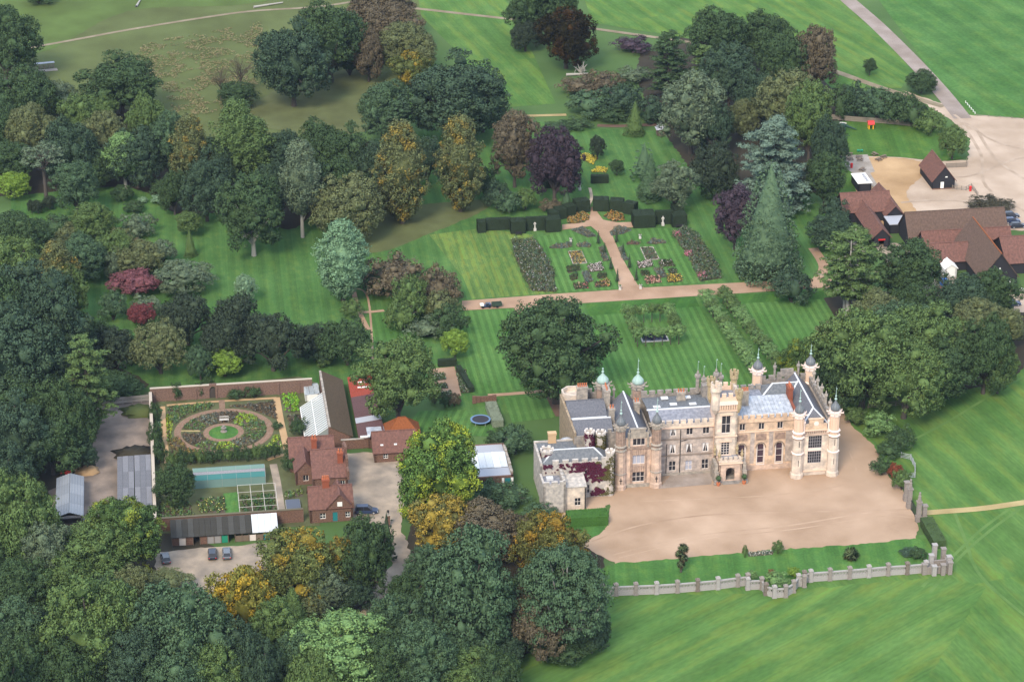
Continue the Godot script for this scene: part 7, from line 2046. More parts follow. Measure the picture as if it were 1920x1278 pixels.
	for q in [[-0.8, -0.62], [0.8, -0.62], [-0.8, 0.62], [0.8, 0.62]]:
		var w := MB.new(); w.lathe(Vector3.ZERO, [0.0, -0.12, 0.32, -0.12, 0.32, 0.12, 0.0, 0.12], 12, false)
		var wn := part("wheel", w.mesh(), M.tyre, uv, Vector3(q[0], 0.32, q[1])); wn.rotation.x = PI / 2
	var trl := thing("trailer", "dark green box trailer hitched behind the blue buggy", "trailer", z5(254, 800), T8 + 0.05)
	var grn := mat("dark_green_paint", 0.04, 0.065, 0.05, 0.7)
	part("floor", boxmesh(Vector3(-1.2, 0.5, -0.7), Vector3(1.2, 0.6, 0.7)), grn, trl)
	for q in [[-1.2, -0.7, 1.2, -0.62], [-1.2, 0.62, 1.2, 0.7], [-1.2, -0.62, -1.12, 0.62], [1.12, -0.62, 1.2, 0.62]]: part("side", boxmesh(Vector3(q[0], 0.6, q[1]), Vector3(q[2], 1.15, q[3])), grn, trl)
	part("drawbar", boxmesh(Vector3(-1.9, 0.45, -0.06), Vector3(-1.2, 0.55, 0.06)), M.black_iron, trl)
	for s in [-0.75, 0.75]:
		var w := MB.new(); w.lathe(Vector3.ZERO, [0.0, -0.1, 0.3, -0.1, 0.3, 0.1, 0.0, 0.1], 12, false)
		var wn := part("wheel", w.mesh(), M.tyre, trl, Vector3(0, 0.3, s)); wn.rotation.x = PI / 2
	# trampoline
	var tp := thing("trampoline", "round trampoline with black bed and blue pad on the small lawn", "trampoline", G(901, 792))
	var f1 := MB.new(); f1.lathe(Vector3.ZERO, [0.0, 0.82, 1.85, 0.84], 32); part("bed", f1.mesh(), mat("black_mesh", 0.035, 0.035, 0.045, 0.8), tp)
	var f2 := MB.new(); f2.lathe(Vector3.ZERO, [1.84, 0.80, 1.84, 0.88, 2.26, 0.88, 2.26, 0.78], 32, false); part("pad", f2.mesh(), mat("blue_pad", 0.12, 0.20, 0.34, 0.6), tp)
	for i in 6:
		var a := TAU * i / 6.0
		var l := MB.new(); l.tube(Vector3(cos(a) * 2.1, 0, sin(a) * 2.1), Vector3(cos(a) * 2.1, 0.8, sin(a) * 2.1), 0.04, 0.04); part("leg", l.mesh(), M.dull_lead, tp)
	# ---------- formal garden
	make_formal_garden()
	make_kitchen_garden()
	make_playground()
	# far things on the pasture
	var pen := thing("cattle_pen", "long grey timber cattle pen with rails on the pasture edge", "pen", G(30, 134), 0.30)
	for i in 9:
		part("post", boxmesh(Vector3(-0.12, 0, -0.12), Vector3(0.12, 1.3, 0.12)), wood, pen, Vector3(i * 1.4, 0, 0))
		if i < 8:
			for y in [0.4, 0.8, 1.2]: part("rail", boxmesh(Vector3(0.12, y - 0.08, -0.05), Vector3(1.28, y + 0.08, 0.05)), wood, pen, Vector3(i * 1.4, 0, 0))
	for i in 4: part("trough_cover", boxmesh(Vector3(0, 1.5, -1.6), Vector3(1.5, 1.6, -0.2)), M.dull_lead, pen, Vector3(5.4 + i * 1.55, 0, 0))
	part("slab", boxmesh(Vector3(0.5, 0.0, 0.4), Vector3(12.0, 0.06, 2.6)), M.concrete, pen)
	for q in [[475, 15, 530, 6, "long pale fallen log on the far pasture"], [255, 14, 263, 0, "short white fallen trunk at the far pasture edge"]]:
		var a := G(q[0], q[1]); var b := G(q[2], q[3])
		var o := thing("fallen_log", q[4], "log", a)
		var l := MB.new(); l.tube(Vector3(0, 0.35, 0), b - a + Vector3(0, 0.3, 0), 0.4, 0.22, 8); l.tube((b - a) * 0.5 + Vector3(0, 0.3, 0), (b - a) * 0.6 + Vector3(0.5, 0.9, 1.5), 0.15, 0.05, 5)
		part("trunk", l.mesh(), M.pale_bark, o)
	var dt := thing("dead_tree", "silvery dead tree with upturned limbs beside the russet chestnut", "dead tree", G(1090, 140))
	rng.seed = 61
	for i in 9:
		var l := MB.new()
		var d := Vector3(rng.randf_range(-1, 1), rng.randf_range(0.25, 1.1), rng.randf_range(-0.6, 0.6)).normalized() * rng.randf_range(2.5, 5.5)
		limb(l, Vector3(0, 0.4, 0), d, 0.3, 0.08, 0.3)
		limb(l, d * 0.6, d * 0.6 + rdir() * 1.5, 0.14, 0.04, 0.1)
		part("limb", l.mesh(), M.pale_bark, dt)
	var lg := MB.new(); lg.tube(Vector3(-4.5, 0.4, 1.0), Vector3(2.0, 0.4, 0.2), 0.45, 0.3, 8); part("trunk", lg.mesh(), M.pale_bark, dt)
	# dry tussocks on the pasture: uncountable
	rng.seed = 77
	var tu := MB.new()
	var region := polyG([215, 100, 300, 75, 380, 62, 490, 40, 495, 100, 470, 210, 330, 215, 300, 160])
	for i in 14000:
		var q := G(rng.randf_range(200, 500), rng.randf_range(40, 225))
		if not Geometry2D.is_point_in_polygon(Vector2(q.x, q.z), region): continue
		if nz.get_noise_2d(q.x * 2.2, q.z * 2.2) + rng.randf_range(-0.25, 0.25) < 0.0: continue
		var k := rng.randf_range(0.7, 1.3)
		tu.col = Color(0.225, 0.19, 0.105) * k if rng.randf() < 0.6 else Color(0.16, 0.175, 0.075) * k
		for j in 5:
			var d := rdir(); d.y = absf(d.y) + 0.4
			tu.leaf(q + Vector3(rng.randf_range(-0.3, 0.3), 0.2, rng.randf_range(-0.3, 0.3)), d.normalized(), d.normalized(), rdir(), 0.36, 0.22)
	var to := part("tussock_grass", tu.mesh(), M.plant_leaves, self)
	tag(to, "dry straw coloured grass tussocks scattered on the rough pasture", "grass"); to.set_meta("kind", "stuff")

func hedge_run(label: String, blocks: Array, m: Material, called := "yew_hedge") -> void:
	# blocks: [front left x, y, front right x, y (zoom 5 pixels), depth, height]
	var o := thing(called, label, "hedge", z5(blocks[0][0], blocks[0][1]))
	var i := 0
	for b in blocks:
		var a := z5(b[0], b[1]) - o.position; var e := z5(b[2], b[3]) - o.position
		i += 1
		part("clipped_block", hedge_mesh(a.distance_to(e), b[4], b[5], int(b[0]) + i), m, o, a, atan2(-(e.z - a.z), e.x - a.x))

func make_formal_garden() -> void:
	var yew: Material = M.hedge_yew
	hedge_run("tall clipped yew hedge with a statue niche beside the dry lawn", [[130, 310, 182, 306, 2.4, 3.0], [182, 294, 350, 286, 1.6, 3.0], [350, 316, 447, 311, 3.2, 3.3], [447, 296, 582, 290, 1.2, 3.6], [582, 306, 682, 300, 3.2, 3.4], [604, 238, 668, 234, 3.0, 2.6]], yew)
	hedge_run("curved clipped yew hedge steps on the dry lawn side of the garden path", [[655, 222, 722, 212, 2.6, 2.8], [722, 208, 784, 194, 2.6, 3.0], [784, 180, 876, 168, 3.0, 3.2]], yew)
	hedge_run("curved clipped yew hedge steps on the plum tree side of the garden path", [[896, 164, 1000, 166, 3.0, 3.2], [1006, 162, 1096, 168, 2.6, 3.0], [1096, 178, 1168, 192, 2.6, 3.0]], yew)
	hedge_run("tall clipped yew hedge with a statue niche beside the plum tree", [[1168, 278, 1312, 272, 4.6, 3.4], [1312, 252, 1430, 248, 1.2, 3.6], [1428, 272, 1522, 266, 3.4, 3.2], [1442, 218, 1500, 214, 5.0, 2.6]], yew)
	hedge_run("low clipped hedge enclosing the yellow flower garden", [[575, 12, 650, 10, 1.5, 2.0], [885, -20, 1000, -24, 1.4, 2.2]], yew)
	statue("white statue in the yew niche beside the dry lawn", z5(508, 292), 2.6)
	statue("white statue in the yew niche beside the plum tree", z5(1362, 258), 2.6)
	statue("small white statue at the head of the garden path", z5(808, 22), 2.2)
	for q in [[500, 282, 1], [1470, 268, 2], [400, 318, 3]]:
		var o := thing("garden_bench", ["", "dark bench in the niche by the white statue", "dark bench under the hedge beside the plum tree", "dark bench under the hedge beside the dry lawn"][q[2]], "bench", z5(q[0] + (0 if q[2] != 1 else -20), q[1] + 4), T8)
		part("seat", boxmesh(Vector3(-0.8, 0.4, -0.25), Vector3(0.8, 0.46, 0.25)), M.black_iron, o)
		part("backrest", boxmesh(Vector3(-0.8, 0.5, -0.27), Vector3(0.8, 0.9, -0.21)), M.black_iron, o)
		for s in [-0.7, 0.7]: part("leg", boxmesh(Vector3(s - 0.05, 0, -0.25), Vector3(s + 0.05, 0.4, 0.25)), M.black_iron, o)
	# columns of yew along the path
	for q in [[932, 284, 380], [974, 362, 446], [1016, 460, 550], [1060, 536, 634], [1053, 275, 372], [1098, 365, 450], [1140, 437, 542], [1186, 525, 627]]:
		tree("column_yew", M.leaf_black, 860 + q[0] / 3.556, 350 + q[1] / 3.556, 350 + q[2] / 3.556, 7.5, "slim dark column of clipped yew beside the garden path", "yew_column", "topiary", "yew columns along the garden path")
	urn("stone urn on the corner of the path and terrace, dry lawn side", z5(1076, 688))
	urn("stone urn on the corner of the path and terrace, giant conifer side", z5(1213, 680))
	urn("terracotta toned urn in the upper rose lawn, dry lawn side", z5(748, 370))
	urn("terracotta toned urn in the upper rose lawn, giant conifer side", z5(1210, 345))
	# beds
	var rose := Color(0.055, 0.075, 0.035); var lav := Color(0.12, 0.13, 0.10)
	var wh := [Color(0.65, 0.6, 0.58), Color(0.6, 0.45, 0.5)]
	var pk := [Color(0.55, 0.12, 0.18), Color(0.6, 0.3, 0.25), Color(0.6, 0.45, 0.3)]
	var ye := [Color(0.62, 0.42, 0.05), Color(0.65, 0.5, 0.15), Color(0.55, 0.25, 0.05)]
	var og := [Color(0.50, 0.20, 0.03), Color(0.50, 0.33, 0.05), Color(0.40, 0.13, 0.03), Color(0.42, 0.34, 0.2), Color(0.08, 0.11, 0.04)]
	var defs := [
		[[715, 535, 800, 520, 818, 555, 730, 578], "rose bed of dusky leaves beside the white rose bed, dry lawn side", rose, [], 0.0], [[852, 525, 950, 512, 968, 560, 880, 570], "white rose bed on the dry lawn side of the path", rose, wh, 0.35],
		[[738, 590, 790, 578, 798, 615, 750, 628], "small dark rose bed left of the long lavender bed", rose, [], 0.0], [[820, 570, 870, 562, 898, 632, 848, 642], "long grey lavender bed on the dry lawn side", lav, [], 0.0],
		[[922, 582, 980, 575, 988, 608, 930, 614], "small dark rose bed nearest the path, dry lawn side", rose, [], 0.0], [[765, 645, 858, 638, 866, 678, 775, 684], "bare looking pink rose bed at the terrace edge", rose, pk, 0.12], [[905, 640, 1000, 618, 1012, 664, 912, 672], "yellow and pink rose bed at the terrace edge, dry lawn side", rose, pk + ye, 0.25],
		[[1192, 500, 1285, 495, 1292, 530, 1200, 548], "white rose bed on the giant conifer side of the path", rose, wh, 0.4], [[1330, 498, 1420, 490, 1440, 528, 1345, 535], "dusky rose bed on the giant conifer side", rose, wh, 0.08],
		[[1215, 562, 1265, 558, 1272, 590, 1222, 594], "small dark rose bed beside the path, giant conifer side", rose, [], 0.0], [[1300, 545, 1358, 538, 1390, 602, 1335, 608], "long grey lavender bed on the giant conifer side", lav, [], 0.0], [[1398, 552, 1450, 548, 1458, 578, 1405, 582], "small white flecked rose bed on the giant conifer side", rose, wh, 0.1],
		[[1240, 605, 1340, 600, 1352, 640, 1252, 648], "red and pink rose bed at the terrace edge", rose, pk, 0.35], [[1385, 590, 1478, 585, 1495, 632, 1395, 640], "yellow rose bed at the terrace edge, giant conifer side", rose, ye, 0.4],
		[[605, 410, 640, 385, 750, 375, 752, 402, 690, 412], "long low bed of grey plants in the upper rose lawn", lav, [], 0.0], [[785, 385, 850, 372, 885, 395, 870, 404, 795, 402], "low bed round a stone ball in the upper rose lawn", lav, [], 0.0],
		[[1120, 385, 1150, 365, 1210, 372, 1205, 388], "low brownish bed beside the urn, giant conifer side", Color(0.14, 0.10, 0.07), [], 0.0], [[1250, 378, 1300, 345, 1385, 375, 1310, 384], "low grey bed with a spiky plant, giant conifer side", lav, [], 0.0],
		[[755, 290, 830, 268, 918, 332, 860, 338], "wedge of grey green planting where the paths fork, dry lawn side", lav, [], 0.0], [[1005, 300, 1060, 262, 1155, 288, 1100, 315, 1020, 328], "wedge of grey green planting where the paths fork, plum tree side", lav, [], 0.0],
		[[935, 405, 960, 400, 1005, 490, 965, 498], "grey lavender strip along the path, dry lawn side", lav, [], 0.0], [[1062, 405, 1085, 402, 1135, 488, 1100, 492], "grey lavender strip along the path, giant conifer side", lav, [], 0.0],
		[[730, 205, 800, 170, 868, 182, 870, 220, 800, 245, 730, 245], "orange and yellow flower bed with box edging below the yew steps, dry lawn side", rose, og, 0.6], [[965, 195, 1020, 165, 1095, 185, 1110, 225, 1030, 232], "orange and yellow flower bed below the yew steps, plum tree side", rose, og, 0.6]]
	var i := 0
	for d in defs:
		i += 1
		var tall: bool = d[2] == lav
		bed(z5poly(d[0]), d[1], "flower_bed", "", 0.045, 7.0, 0.35 if not tall else 0.3, 0.75, d[2], d[3], d[4], 300 + i, 0.24)
	# stone edged tanks
	for q in [[[732, 432, 818, 427, 854, 510, 764, 516], "stone edged oblong bed of yellow water plants, dry lawn side", ye], [[1213, 406, 1295, 403, 1338, 484, 1250, 490], "stone edged oblong bed of grey plants, giant conifer side", []]]:
		var p := z5poly(q[0])
		var o := bed(p, q[1], "edged_bed", "", 0.05, 6.0, 0.2, 0.4, Color(0.09, 0.12, 0.07), q[2], 0.3, 900)
		for k in 4:
			var a := Vector3(p[k].x, 0.08, p[k].y) - o.position; var e := Vector3(p[(k + 1) % 4].x, 0.08, p[(k + 1) % 4].y) - o.position
			var f := MB.new(); f.bar(a, e, 0.26, 0.16); part("kerb", f.mesh(), M.weathered_stone, o)
	# herbaceous borders
	var b1 := bed(z5poly([355, 360, 500, 350, 590, 480, 630, 560, 650, 700, 490, 695, 430, 590, 375, 460]), "deep mixed herbaceous border between the dry lawn and the rose lawn", "border", "", 0.04, 5.0, 0.5, 1.7, Color(0.080, 0.105, 0.055), [Color(0.30, 0.27, 0.30), Color(0.22, 0.13, 0.1), Color(0.36, 0.36, 0.36)], 0.10, 41, 0.3)
	var b2 := bed(z5poly([1430, 318, 1500, 280, 1580, 310, 1640, 400, 1720, 520, 1755, 610, 1610, 632, 1560, 520, 1510, 430]), "deep mixed herbaceous border beside the giant conifer", "border", "", 0.04, 5.0, 0.5, 1.7, Color(0.080, 0.110, 0.060), [Color(0.26, 0.23, 0.26), Color(0.2, 0.11, 0.1)], 0.08, 42, 0.3)
	for q in [[1458, 328, "pink phlox clump at the top of the giant conifer border"], [1535, 458, "pink phlox clump halfway down the giant conifer border"], [1625, 602, "red pink phlox clump at the foot of the giant conifer border"]]:
		bed(ring_poly(Vector2(z5(q[0], q[1]).x, z5(q[0], q[1]).z), 0.95, 1.0, 12), q[2], "flower_clump", "", 0.06, 9, 0.9, 1.4, Color(0.12, 0.08, 0.06), [Color(0.6, 0.14, 0.24), Color(0.6, 0.25, 0.33)], 0.7, 43)
	for q in [[[530, 948, 560, 918, 640, 945, 615, 985], 0], [[600, 1030, 640, 1000, 700, 1010, 690, 1035], 1]]:
		var p := PackedVector2Array()
		for k in range(0, 8, 2):
			var g := G(920 + q[0][k] / 3.195, q[0][k + 1] / 3.195); p.append(Vector2(g.x, g.z))
		bed(p, ["bright yellow flower bed beside the yew dome", "small yellow flower bed beside the low hedge"][q[1]], "flower_bed", "", 0.04, 9, 0.4, 0.7, rose, [Color(0.62, 0.48, 0.04), Color(0.6, 0.52, 0.1)], 0.75, 48 + q[1])
	tree("dome", M.leaf_black, 1121, 252, 298, 32, "black green clipped yew dome by the yellow flower bed", "yew_dome", "topiary")
	tree("dome", M.leaf_dark, 1157, 297, 328, 31, "squat clipped bush by the low hedge end", "yew_dome", "topiary")
	hedge_run("clipped block hedge beside the yew dome", [[690, -122, 772, -128, 3.2, 2.6], [560, -8, 700, -14, 1.6, 2.2]], yew)
	var sh := thing("summerhouse", "small grey roofed summerhouse under the blue grey pine", "summerhouse", G(1233, 255), T8)
	four_walls(sh, M.brown_boards, 2.4, 2.4, 2.0)
	gable_roof(sh, M.dull_lead, 0, 2.4, -2.4, 0, 2.0, 3.2, true, M.brown_boards, 0.25, null, 1.1, 1.1)
	# pleached lime square, pool and avenue
	var pool := thing("pool", "dark oblong pool with pale stone rim inside the lime square", "pool", z5(1225, 1040), T8)
	part("water", boxmesh(Vector3(0.3, 0.02, -4.4), Vector3(6.1, 0.1, -0.3)), mat("dark_water", 0.012, 0.012, 0.03, 0.08), pool)
	for q in [[0, -0.3, 6.4, 0], [0, -4.7, 6.4, -4.4], [0, -4.4, 0.3, -0.3], [6.1, -4.4, 6.4, -0.3]]: part("rim", boxmesh(Vector3(q[0], 0.0, q[1]), Vector3(q[2], 0.22, q[3])), M.pale_statue, pool)
	var o0 := z5(1193, 1066)
	var ex := Vector3(cos(T8), 0, -sin(T8)); var ez := Vector3(-sin(T8), 0, -cos(T8))
	rng.seed = 12
	for k in 20:
		var p: Vector3
		if k < 6: p = o0 + ex * (k * 1.95)
		elif k < 12: p = o0 + ex * ((k - 6) * 1.95) + ez * 13.0
		elif k < 16: p = o0 + ez * ((k - 11) * 2.6)
		else: p = o0 + ex * 9.75 + ez * ((k - 15) * 2.6)
		lime(p, "clipped round headed lime in the square round the pool", "limes of the pool square", 1.3, 1.35)
	for k in 30:
		var a := P(46.6, -577.0) if k < 15 else P(50.9, -579.0)
		var e := P(55.6, -535.0) if k < 15 else P(60.9, -539.0)
		lime(a.lerp(e, (k % 15) / 14.0), "clipped lime in the %s row of the lime avenue" % ("inner" if k < 15 else "outer"), "limes of the %s avenue row" % ("inner" if k < 15 else "outer"), 1.65, 1.2)

func lime(p: Vector3, label: String, group: String, w: float, h: float) -> void:
	var k: Dictionary = K["lollipop"]
	var o := thing("clipped_lime", label, "tree", p, rng.randf() * TAU, group)
	var s := rng.randf_range(0.92, 1.1)
	o.scale = Vector3(w * s, h * s, w * s)
	part("crown", k.crown, M.leaf_bright if rng.randf() < 0.55 else M.leaf_mid, o)
	part("trunk", k.trunk, M.bark, o)

func make_kitchen_garden() -> void:
	var c := Vector2(-62.7, -511.3)
	var brickp := mat("brick_path", 0.42, 0.275, 0.205, 0.9, "tile", 0.8, "patch", 6.0)
	structure("ring_path", ring_mesh(c, 9.3, 10.8, 0.06), brickp)
	structure("inner_ring_path", ring_mesh(c + Vector2(0, 0.8), 3.2, 4.4, 0.06), brickp)
	path([415, 750, 416, 760, 416, 766], 1.3, 0.07, brickp)
	path([326, 808, 350, 808, 375, 808], 0.7, 0.05, M.straw_path)
	path([463, 804, 490, 802, 508, 801], 0.7, 0.05, M.straw_path)
	structure("centre_turf", sheet(ring_poly(c + Vector2(0, 0.8), 3.2, 3.2), 0.05), M.terrace_turf)
	var well := thing("stone_fountain", "carved stone fountain standing in the middle of the circular garden", "fountain", P(c.x, c.y + 0.4))
	var f := MB.new()
	f.lathe(Vector3.ZERO, [0.9, 0, 0.9, 0.25, 0.5, 0.35, 0.35, 0.9, 0.75, 1.1, 0.8, 1.25, 0.3, 1.25, 0.2, 1.7, 0.4, 1.85, 0.1, 1.95, 0.0, 2.1], 12, false)
	part("basin", f.mesh(), M.terrace_stone, well)
	well.scale = Vector3.ONE * 0.8
	var bn := thing("garden_bench", "white painted garden bench facing the stone fountain", "bench", P(c.x - 0.4, c.y - 4.6), T8)
	part("seat", boxmesh(Vector3(-1.0, 0.42, -0.3), Vector3(1.0, 0.5, 0.3)), M.pale_statue, bn)
	for i in 9: part("back_slat", boxmesh(Vector3(-0.95 + i * 0.23, 0.5, -0.34), Vector3(-0.87 + i * 0.23, 1.05, -0.28)), M.pale_statue, bn)
	part("top_rail", boxmesh(Vector3(-1.0, 1.05, -0.36), Vector3(1.0, 1.15, -0.26)), M.pale_statue, bn)
	for s in [-0.95, 0.95]: part("leg", boxmesh(Vector3(s - 0.06, 0, -0.3), Vector3(s + 0.06, 0.42, 0.3)), M.pale_statue, bn)
	# herb beds in the ring, by sector
	var gr := Color(0.09, 0.14, 0.05); var gy := Color(0.13, 0.14, 0.10); var br := Color(0.10, 0.085, 0.06); var lm := Color(0.20, 0.28, 0.04)
	var sect := [[0, 30, gr], [32, 62, gy], [64, 96, lm], [98, 130, gr], [132, 172, br], [186, 216, gr], [218, 250, gy], [252, 285, br], [288, 318, lm], [320, 354, gr]]
	var i := 0
	for s in sect:
		var p := PackedVector2Array()
		for k in 7: p.append(c + Vector2(cos(deg_to_rad(lerpf(s[0], s[1], k / 6.0))), sin(deg_to_rad(lerpf(s[0], s[1], k / 6.0)))) * 9.1)
		for k in 7: p.append(c + Vector2(0, 0.8) + Vector2(cos(deg_to_rad(lerpf(s[1], s[0], k / 6.0))), sin(deg_to_rad(lerpf(s[1], s[0], k / 6.0)))) * 4.7)
		i += 1
		bed(p, "wedge shaped herb bed of the circular garden with %s plants" % ["dark green", "grey leaved", "lime green", "deep green", "brownish", "leafy green", "silver grey", "bare twiggy", "bright yellow green", "mid green"][i - 1], "herb_bed", "herb beds of the circular garden", 0.03, 4.5, 0.25, 0.7, s[2], [Color(0.3, 0.29, 0.26)], 0.04, 500 + i, 0.26)
	var strips := [[[430, 262, 700, 245, 690, 275, 560, 300, 470, 370, 430, 350], "back corner bed of mixed herbs beside the arched doorway", gr], [[790, 262, 1070, 232, 1085, 340, 1010, 310, 900, 270], "back corner bed of brown and green plants beside the sandy path", br], [[430, 480, 480, 440, 560, 520, 760, 560, 740, 590, 470, 600], "front corner bed with rusty flowers inside the circular garden", Color(0.16, 0.13, 0.05)], [[960, 540, 1040, 480, 1080, 420, 1110, 500, 1020, 540], "front corner bed with yellow flowers by the sandy path", lm], [[340, 270, 385, 265, 405, 600, 355, 600], "narrow border along the dirt yard wall", gr], [[420, 300, 455, 330, 450, 470, 425, 480], "green row of vegetables beside the narrow sandy path", lm], [[1115, 180, 1205, 170, 1215, 290, 1135, 300], "bright green vegetable patch behind the greenhouse", Color(0.16, 0.30, 0.03)], [[1150, 320, 1240, 310, 1255, 400, 1165, 410], "grey brown rows of cold frames beside the greenhouse", br], [[380, 830, 560, 840, 600, 970, 390, 990], "weedy vegetable plot behind the lean-to sheds", gr], [[600, 820, 770, 800, 775, 900, 620, 900], "mixed flower plot with pale yellow dahlias", gr], [[560, 930, 770, 925, 780, 965, 560, 985], "purple and straw coloured plot behind the lean-to sheds", Color(0.09, 0.07, 0.07)], [[870, 800, 1060, 790, 1085, 935, 880, 950], "leafy green rows inside the fruit cage", Color(0.06, 0.11, 0.035)], [[1130, 780, 1230, 760, 1240, 800, 1140, 815], "leafy patch beside the stable house", gr]]
	for s in strips:
		i += 1
		var fl := [Color(0.26, 0.24, 0.2)]
		if s[1].contains("dahlia") or s[1].contains("yellow"): fl = [Color(0.6, 0.52, 0.15), Color(0.55, 0.5, 0.3)]
		if s[1].contains("rusty"): fl = [Color(0.4, 0.25, 0.05), Color(0.35, 0.12, 0.05)]
		bed(z8poly(s[0]), s[1], "garden_plot", "", 0.03 + 0.004 * (i % 3), 4.0, 0.3, 0.8, s[2], fl, 0.05, 600 + i, 0.28)
	tree("shrub1", M.leaf_dark, 520, 790, 806, 22, "dark clipped bay bush beside the sandy path", "bush", "shrub")
	for k in 12:
		tree("shrub2", M.leaf_dark if k % 3 else M.leaf_mid, 322 + k * 17.5, 846 - k * 1.2 - (k % 2) * 4, 878 - k * 1.3, 24, "scrubby fruit bush in the row behind the net tunnel", "fruit_bush", "shrub", "fruit bushes behind the net tunnel")
	for q in [[288, 775, 26, 44], [291, 820, 30, 60], [297, 850, 30, 50], [392, 722, 26, 34], [374, 732, 20, 36], [330, 735, 22, 40], [440, 738, 34, 26], [475, 735, 34, 28]]:
		tree("shrub2", M.leaf_dark, q[0], q[1] - q[3] * 0.5, q[1] + q[3] * 0.5, q[2], "leafy climber trained against the kitchen garden wall", "wall_climber", "climber", "climbers on the kitchen garden walls")
	for q in [[560, 800, 34, 40], [552, 845, 40, 50], [545, 870, 34, 40]]:
		tree("shrub2", M.leaf_dark, q[0], q[1] - q[3] * 0.5, q[1] + q[3] * 0.5, q[2], "overgrown shrub beside the stable house wall", "bush", "shrub", "shrubs beside the stable house")
	# knot garden
	for q in [[[1005, 160, 1100, 150, 1115, 195, 1020, 205], "box edged knot bed with pale planting"], [[1045, 230, 1120, 220, 1125, 255, 1050, 262], "round box knot bed"], [[1060, 285, 1150, 275, 1160, 308, 1070, 312], "triangular box knot bed"], [[1180, 130, 1250, 120, 1290, 285, 1220, 290], "grey green border beside the knot garden"]]:
		var p := PackedVector2Array()
		for k in range(0, 8, 2):
			var g := G(540 + q[0][k] / 3.758, 660 + q[0][k + 1] / 3.758); p.append(Vector2(g.x, g.z))
		bed(p, q[1] + " behind the trampoline lawn", "knot_bed", "", 0.07, 7, 0.4, 0.7, Color(0.07, 0.11, 0.04), [Color(0.4, 0.4, 0.38)], 0.12, 800 + int(q[0][0]))
	var kw := thing("curved_wall", "curved low brick wall with ramped coping behind the trampoline", "wall", G(885, 754), T8)
	for k in 6: part("brickwork", boxmesh(Vector3(k * 0.9, 0, -0.3), Vector3(k * 0.9 + 0.88, 1.2 + 0.25 * absf(k - 2.5), 0.05)), M.soft_brick, kw, Vector3(0, 0, absf(k - 2.5) * 0.3))
	for q in [[815, 745, 24, 34, "olive"], [852, 750, 30, 40, "brown"], [835, 752, 24, 36, "dark"]]:
		tree("shrub1", M["leaf_" + q[4]], q[0], q[1] - 14, q[1] + 16, q[2], "%s rounded shrub on the wall of the knot garden" % TONE[q[4]], "shrub", "shrub", "shrubs below the knot garden")
	var wh := thing("white_border", "silvery flowering border hedge beside the small lawn", "hedge", G(944, 800), 1.75)
	part("foliage", hedge_mesh(9.5, 2.4, 1.7, 15), foliage("silver_leaf", 0.22, 0.26, 0.19), wh)
	var hq := thing("clipped_hedge", "low dark hedge behind the knot garden", "hedge", G(822, 688), T8)
	part("foliage", hedge_mesh(4.2, 1.2, 1.6, 16), M.hedge_yew, hq)
	hq = thing("clipped_hedge", "dark hedge dividing the knot garden from the lawn", "hedge", G(889, 735), 1.85)
	part("foliage", hedge_mesh(12.0, 1.1, 1.3, 17), M.hedge_yew, hq)
	# yard things
	var tr := thing("garden_tractor", "small red tractor beside the steel barn", "tractor", G(122, 892), 0.4)
	part("body", boxmesh(Vector3(-0.9, 0.5, -0.45), Vector3(0.5, 1.1, 0.45)), M.red_paint, tr)
	part("bonnet", boxmesh(Vector3(0.5, 0.55, -0.35), Vector3(1.3, 1.0, 0.35)), M.red_paint, tr)
	part("seat", boxmesh(Vector3(-0.8, 1.1, -0.25), Vector3(-0.3, 1.5, 0.25)), M.tyre, tr)
	for q in [[-0.6, 0.5, 0.5], [-0.6, -0.5, 0.5], [1.0, 0.45, 0.33], [1.0, -0.45, 0.33]]:
		var w := MB.new(); w.lathe(Vector3.ZERO, [0.0, -0.15, q[2], -0.15, q[2], 0.15, 0.0, 0.15], 12, false)
		var wn := part("wheel", w.mesh(), M.tyre, tr, Vector3(q[0], q[2], q[1])); wn.rotation.x = PI / 2
	for q in [[163, 884, 2.6, 0.9, "orange sand heap in the dirt yard", "orange_hoggin"], [262, 772, 4.0, 1.0, "grassy soil heap against the yard fence", "rough_grass"], [255, 852, 4.6, 0.9, "dark compost heap behind the flat shed", "leaf_litter"]]:
		var o := MB.new()
		o.blob(Vector3.ZERO, Vector3(q[2], q[3], q[2] * 0.8), nz, 0.5, 10, 18)
		var h := part(numbered("soil_heap"), o.mesh(), M[q[5]], self, G(q[0], q[1]))
		tag(h, q[4], "heap")
	var tk := thing("covered_tank", "dark blue sheeted tank beside the stable house", "tank", G(538, 962), T8)
	part("sheet", boxmesh(Vector3(0, 0, -4.6), Vector3(2.8, 0.7, 0)), mat("blue_grey_sheet", 0.10, 0.115, 0.15, 0.6, "stone", 1.5), tk)
	part("rim", boxmesh(Vector3(-0.12, 0, -4.72), Vector3(2.92, 0.55, 0.12)), M.grey_boards, tk)
	var gp := thing("gate_pier", "brick courtyard gate pier topped by a black lantern", "gate pier", G(728, 985), T8)
	part("brickwork", boxmesh(Vector3(-0.35, 0, -0.35), Vector3(0.35, 2.4, 0.35)), M.soft_brick, gp)
	part("cap", boxmesh(Vector3(-0.45, 2.4, -0.45), Vector3(0.45, 2.55, 0.45)), M.weathered_stone, gp)
	var ln := MB.new(); ln.lathe(Vector3.ZERO, [0.05, 2.55, 0.05, 2.9, 0.2, 3.0, 0.26, 3.4, 0.3, 3.42, 0.0, 3.65], 6, false)
	part("lantern", ln.mesh(), M.black_iron, gp)

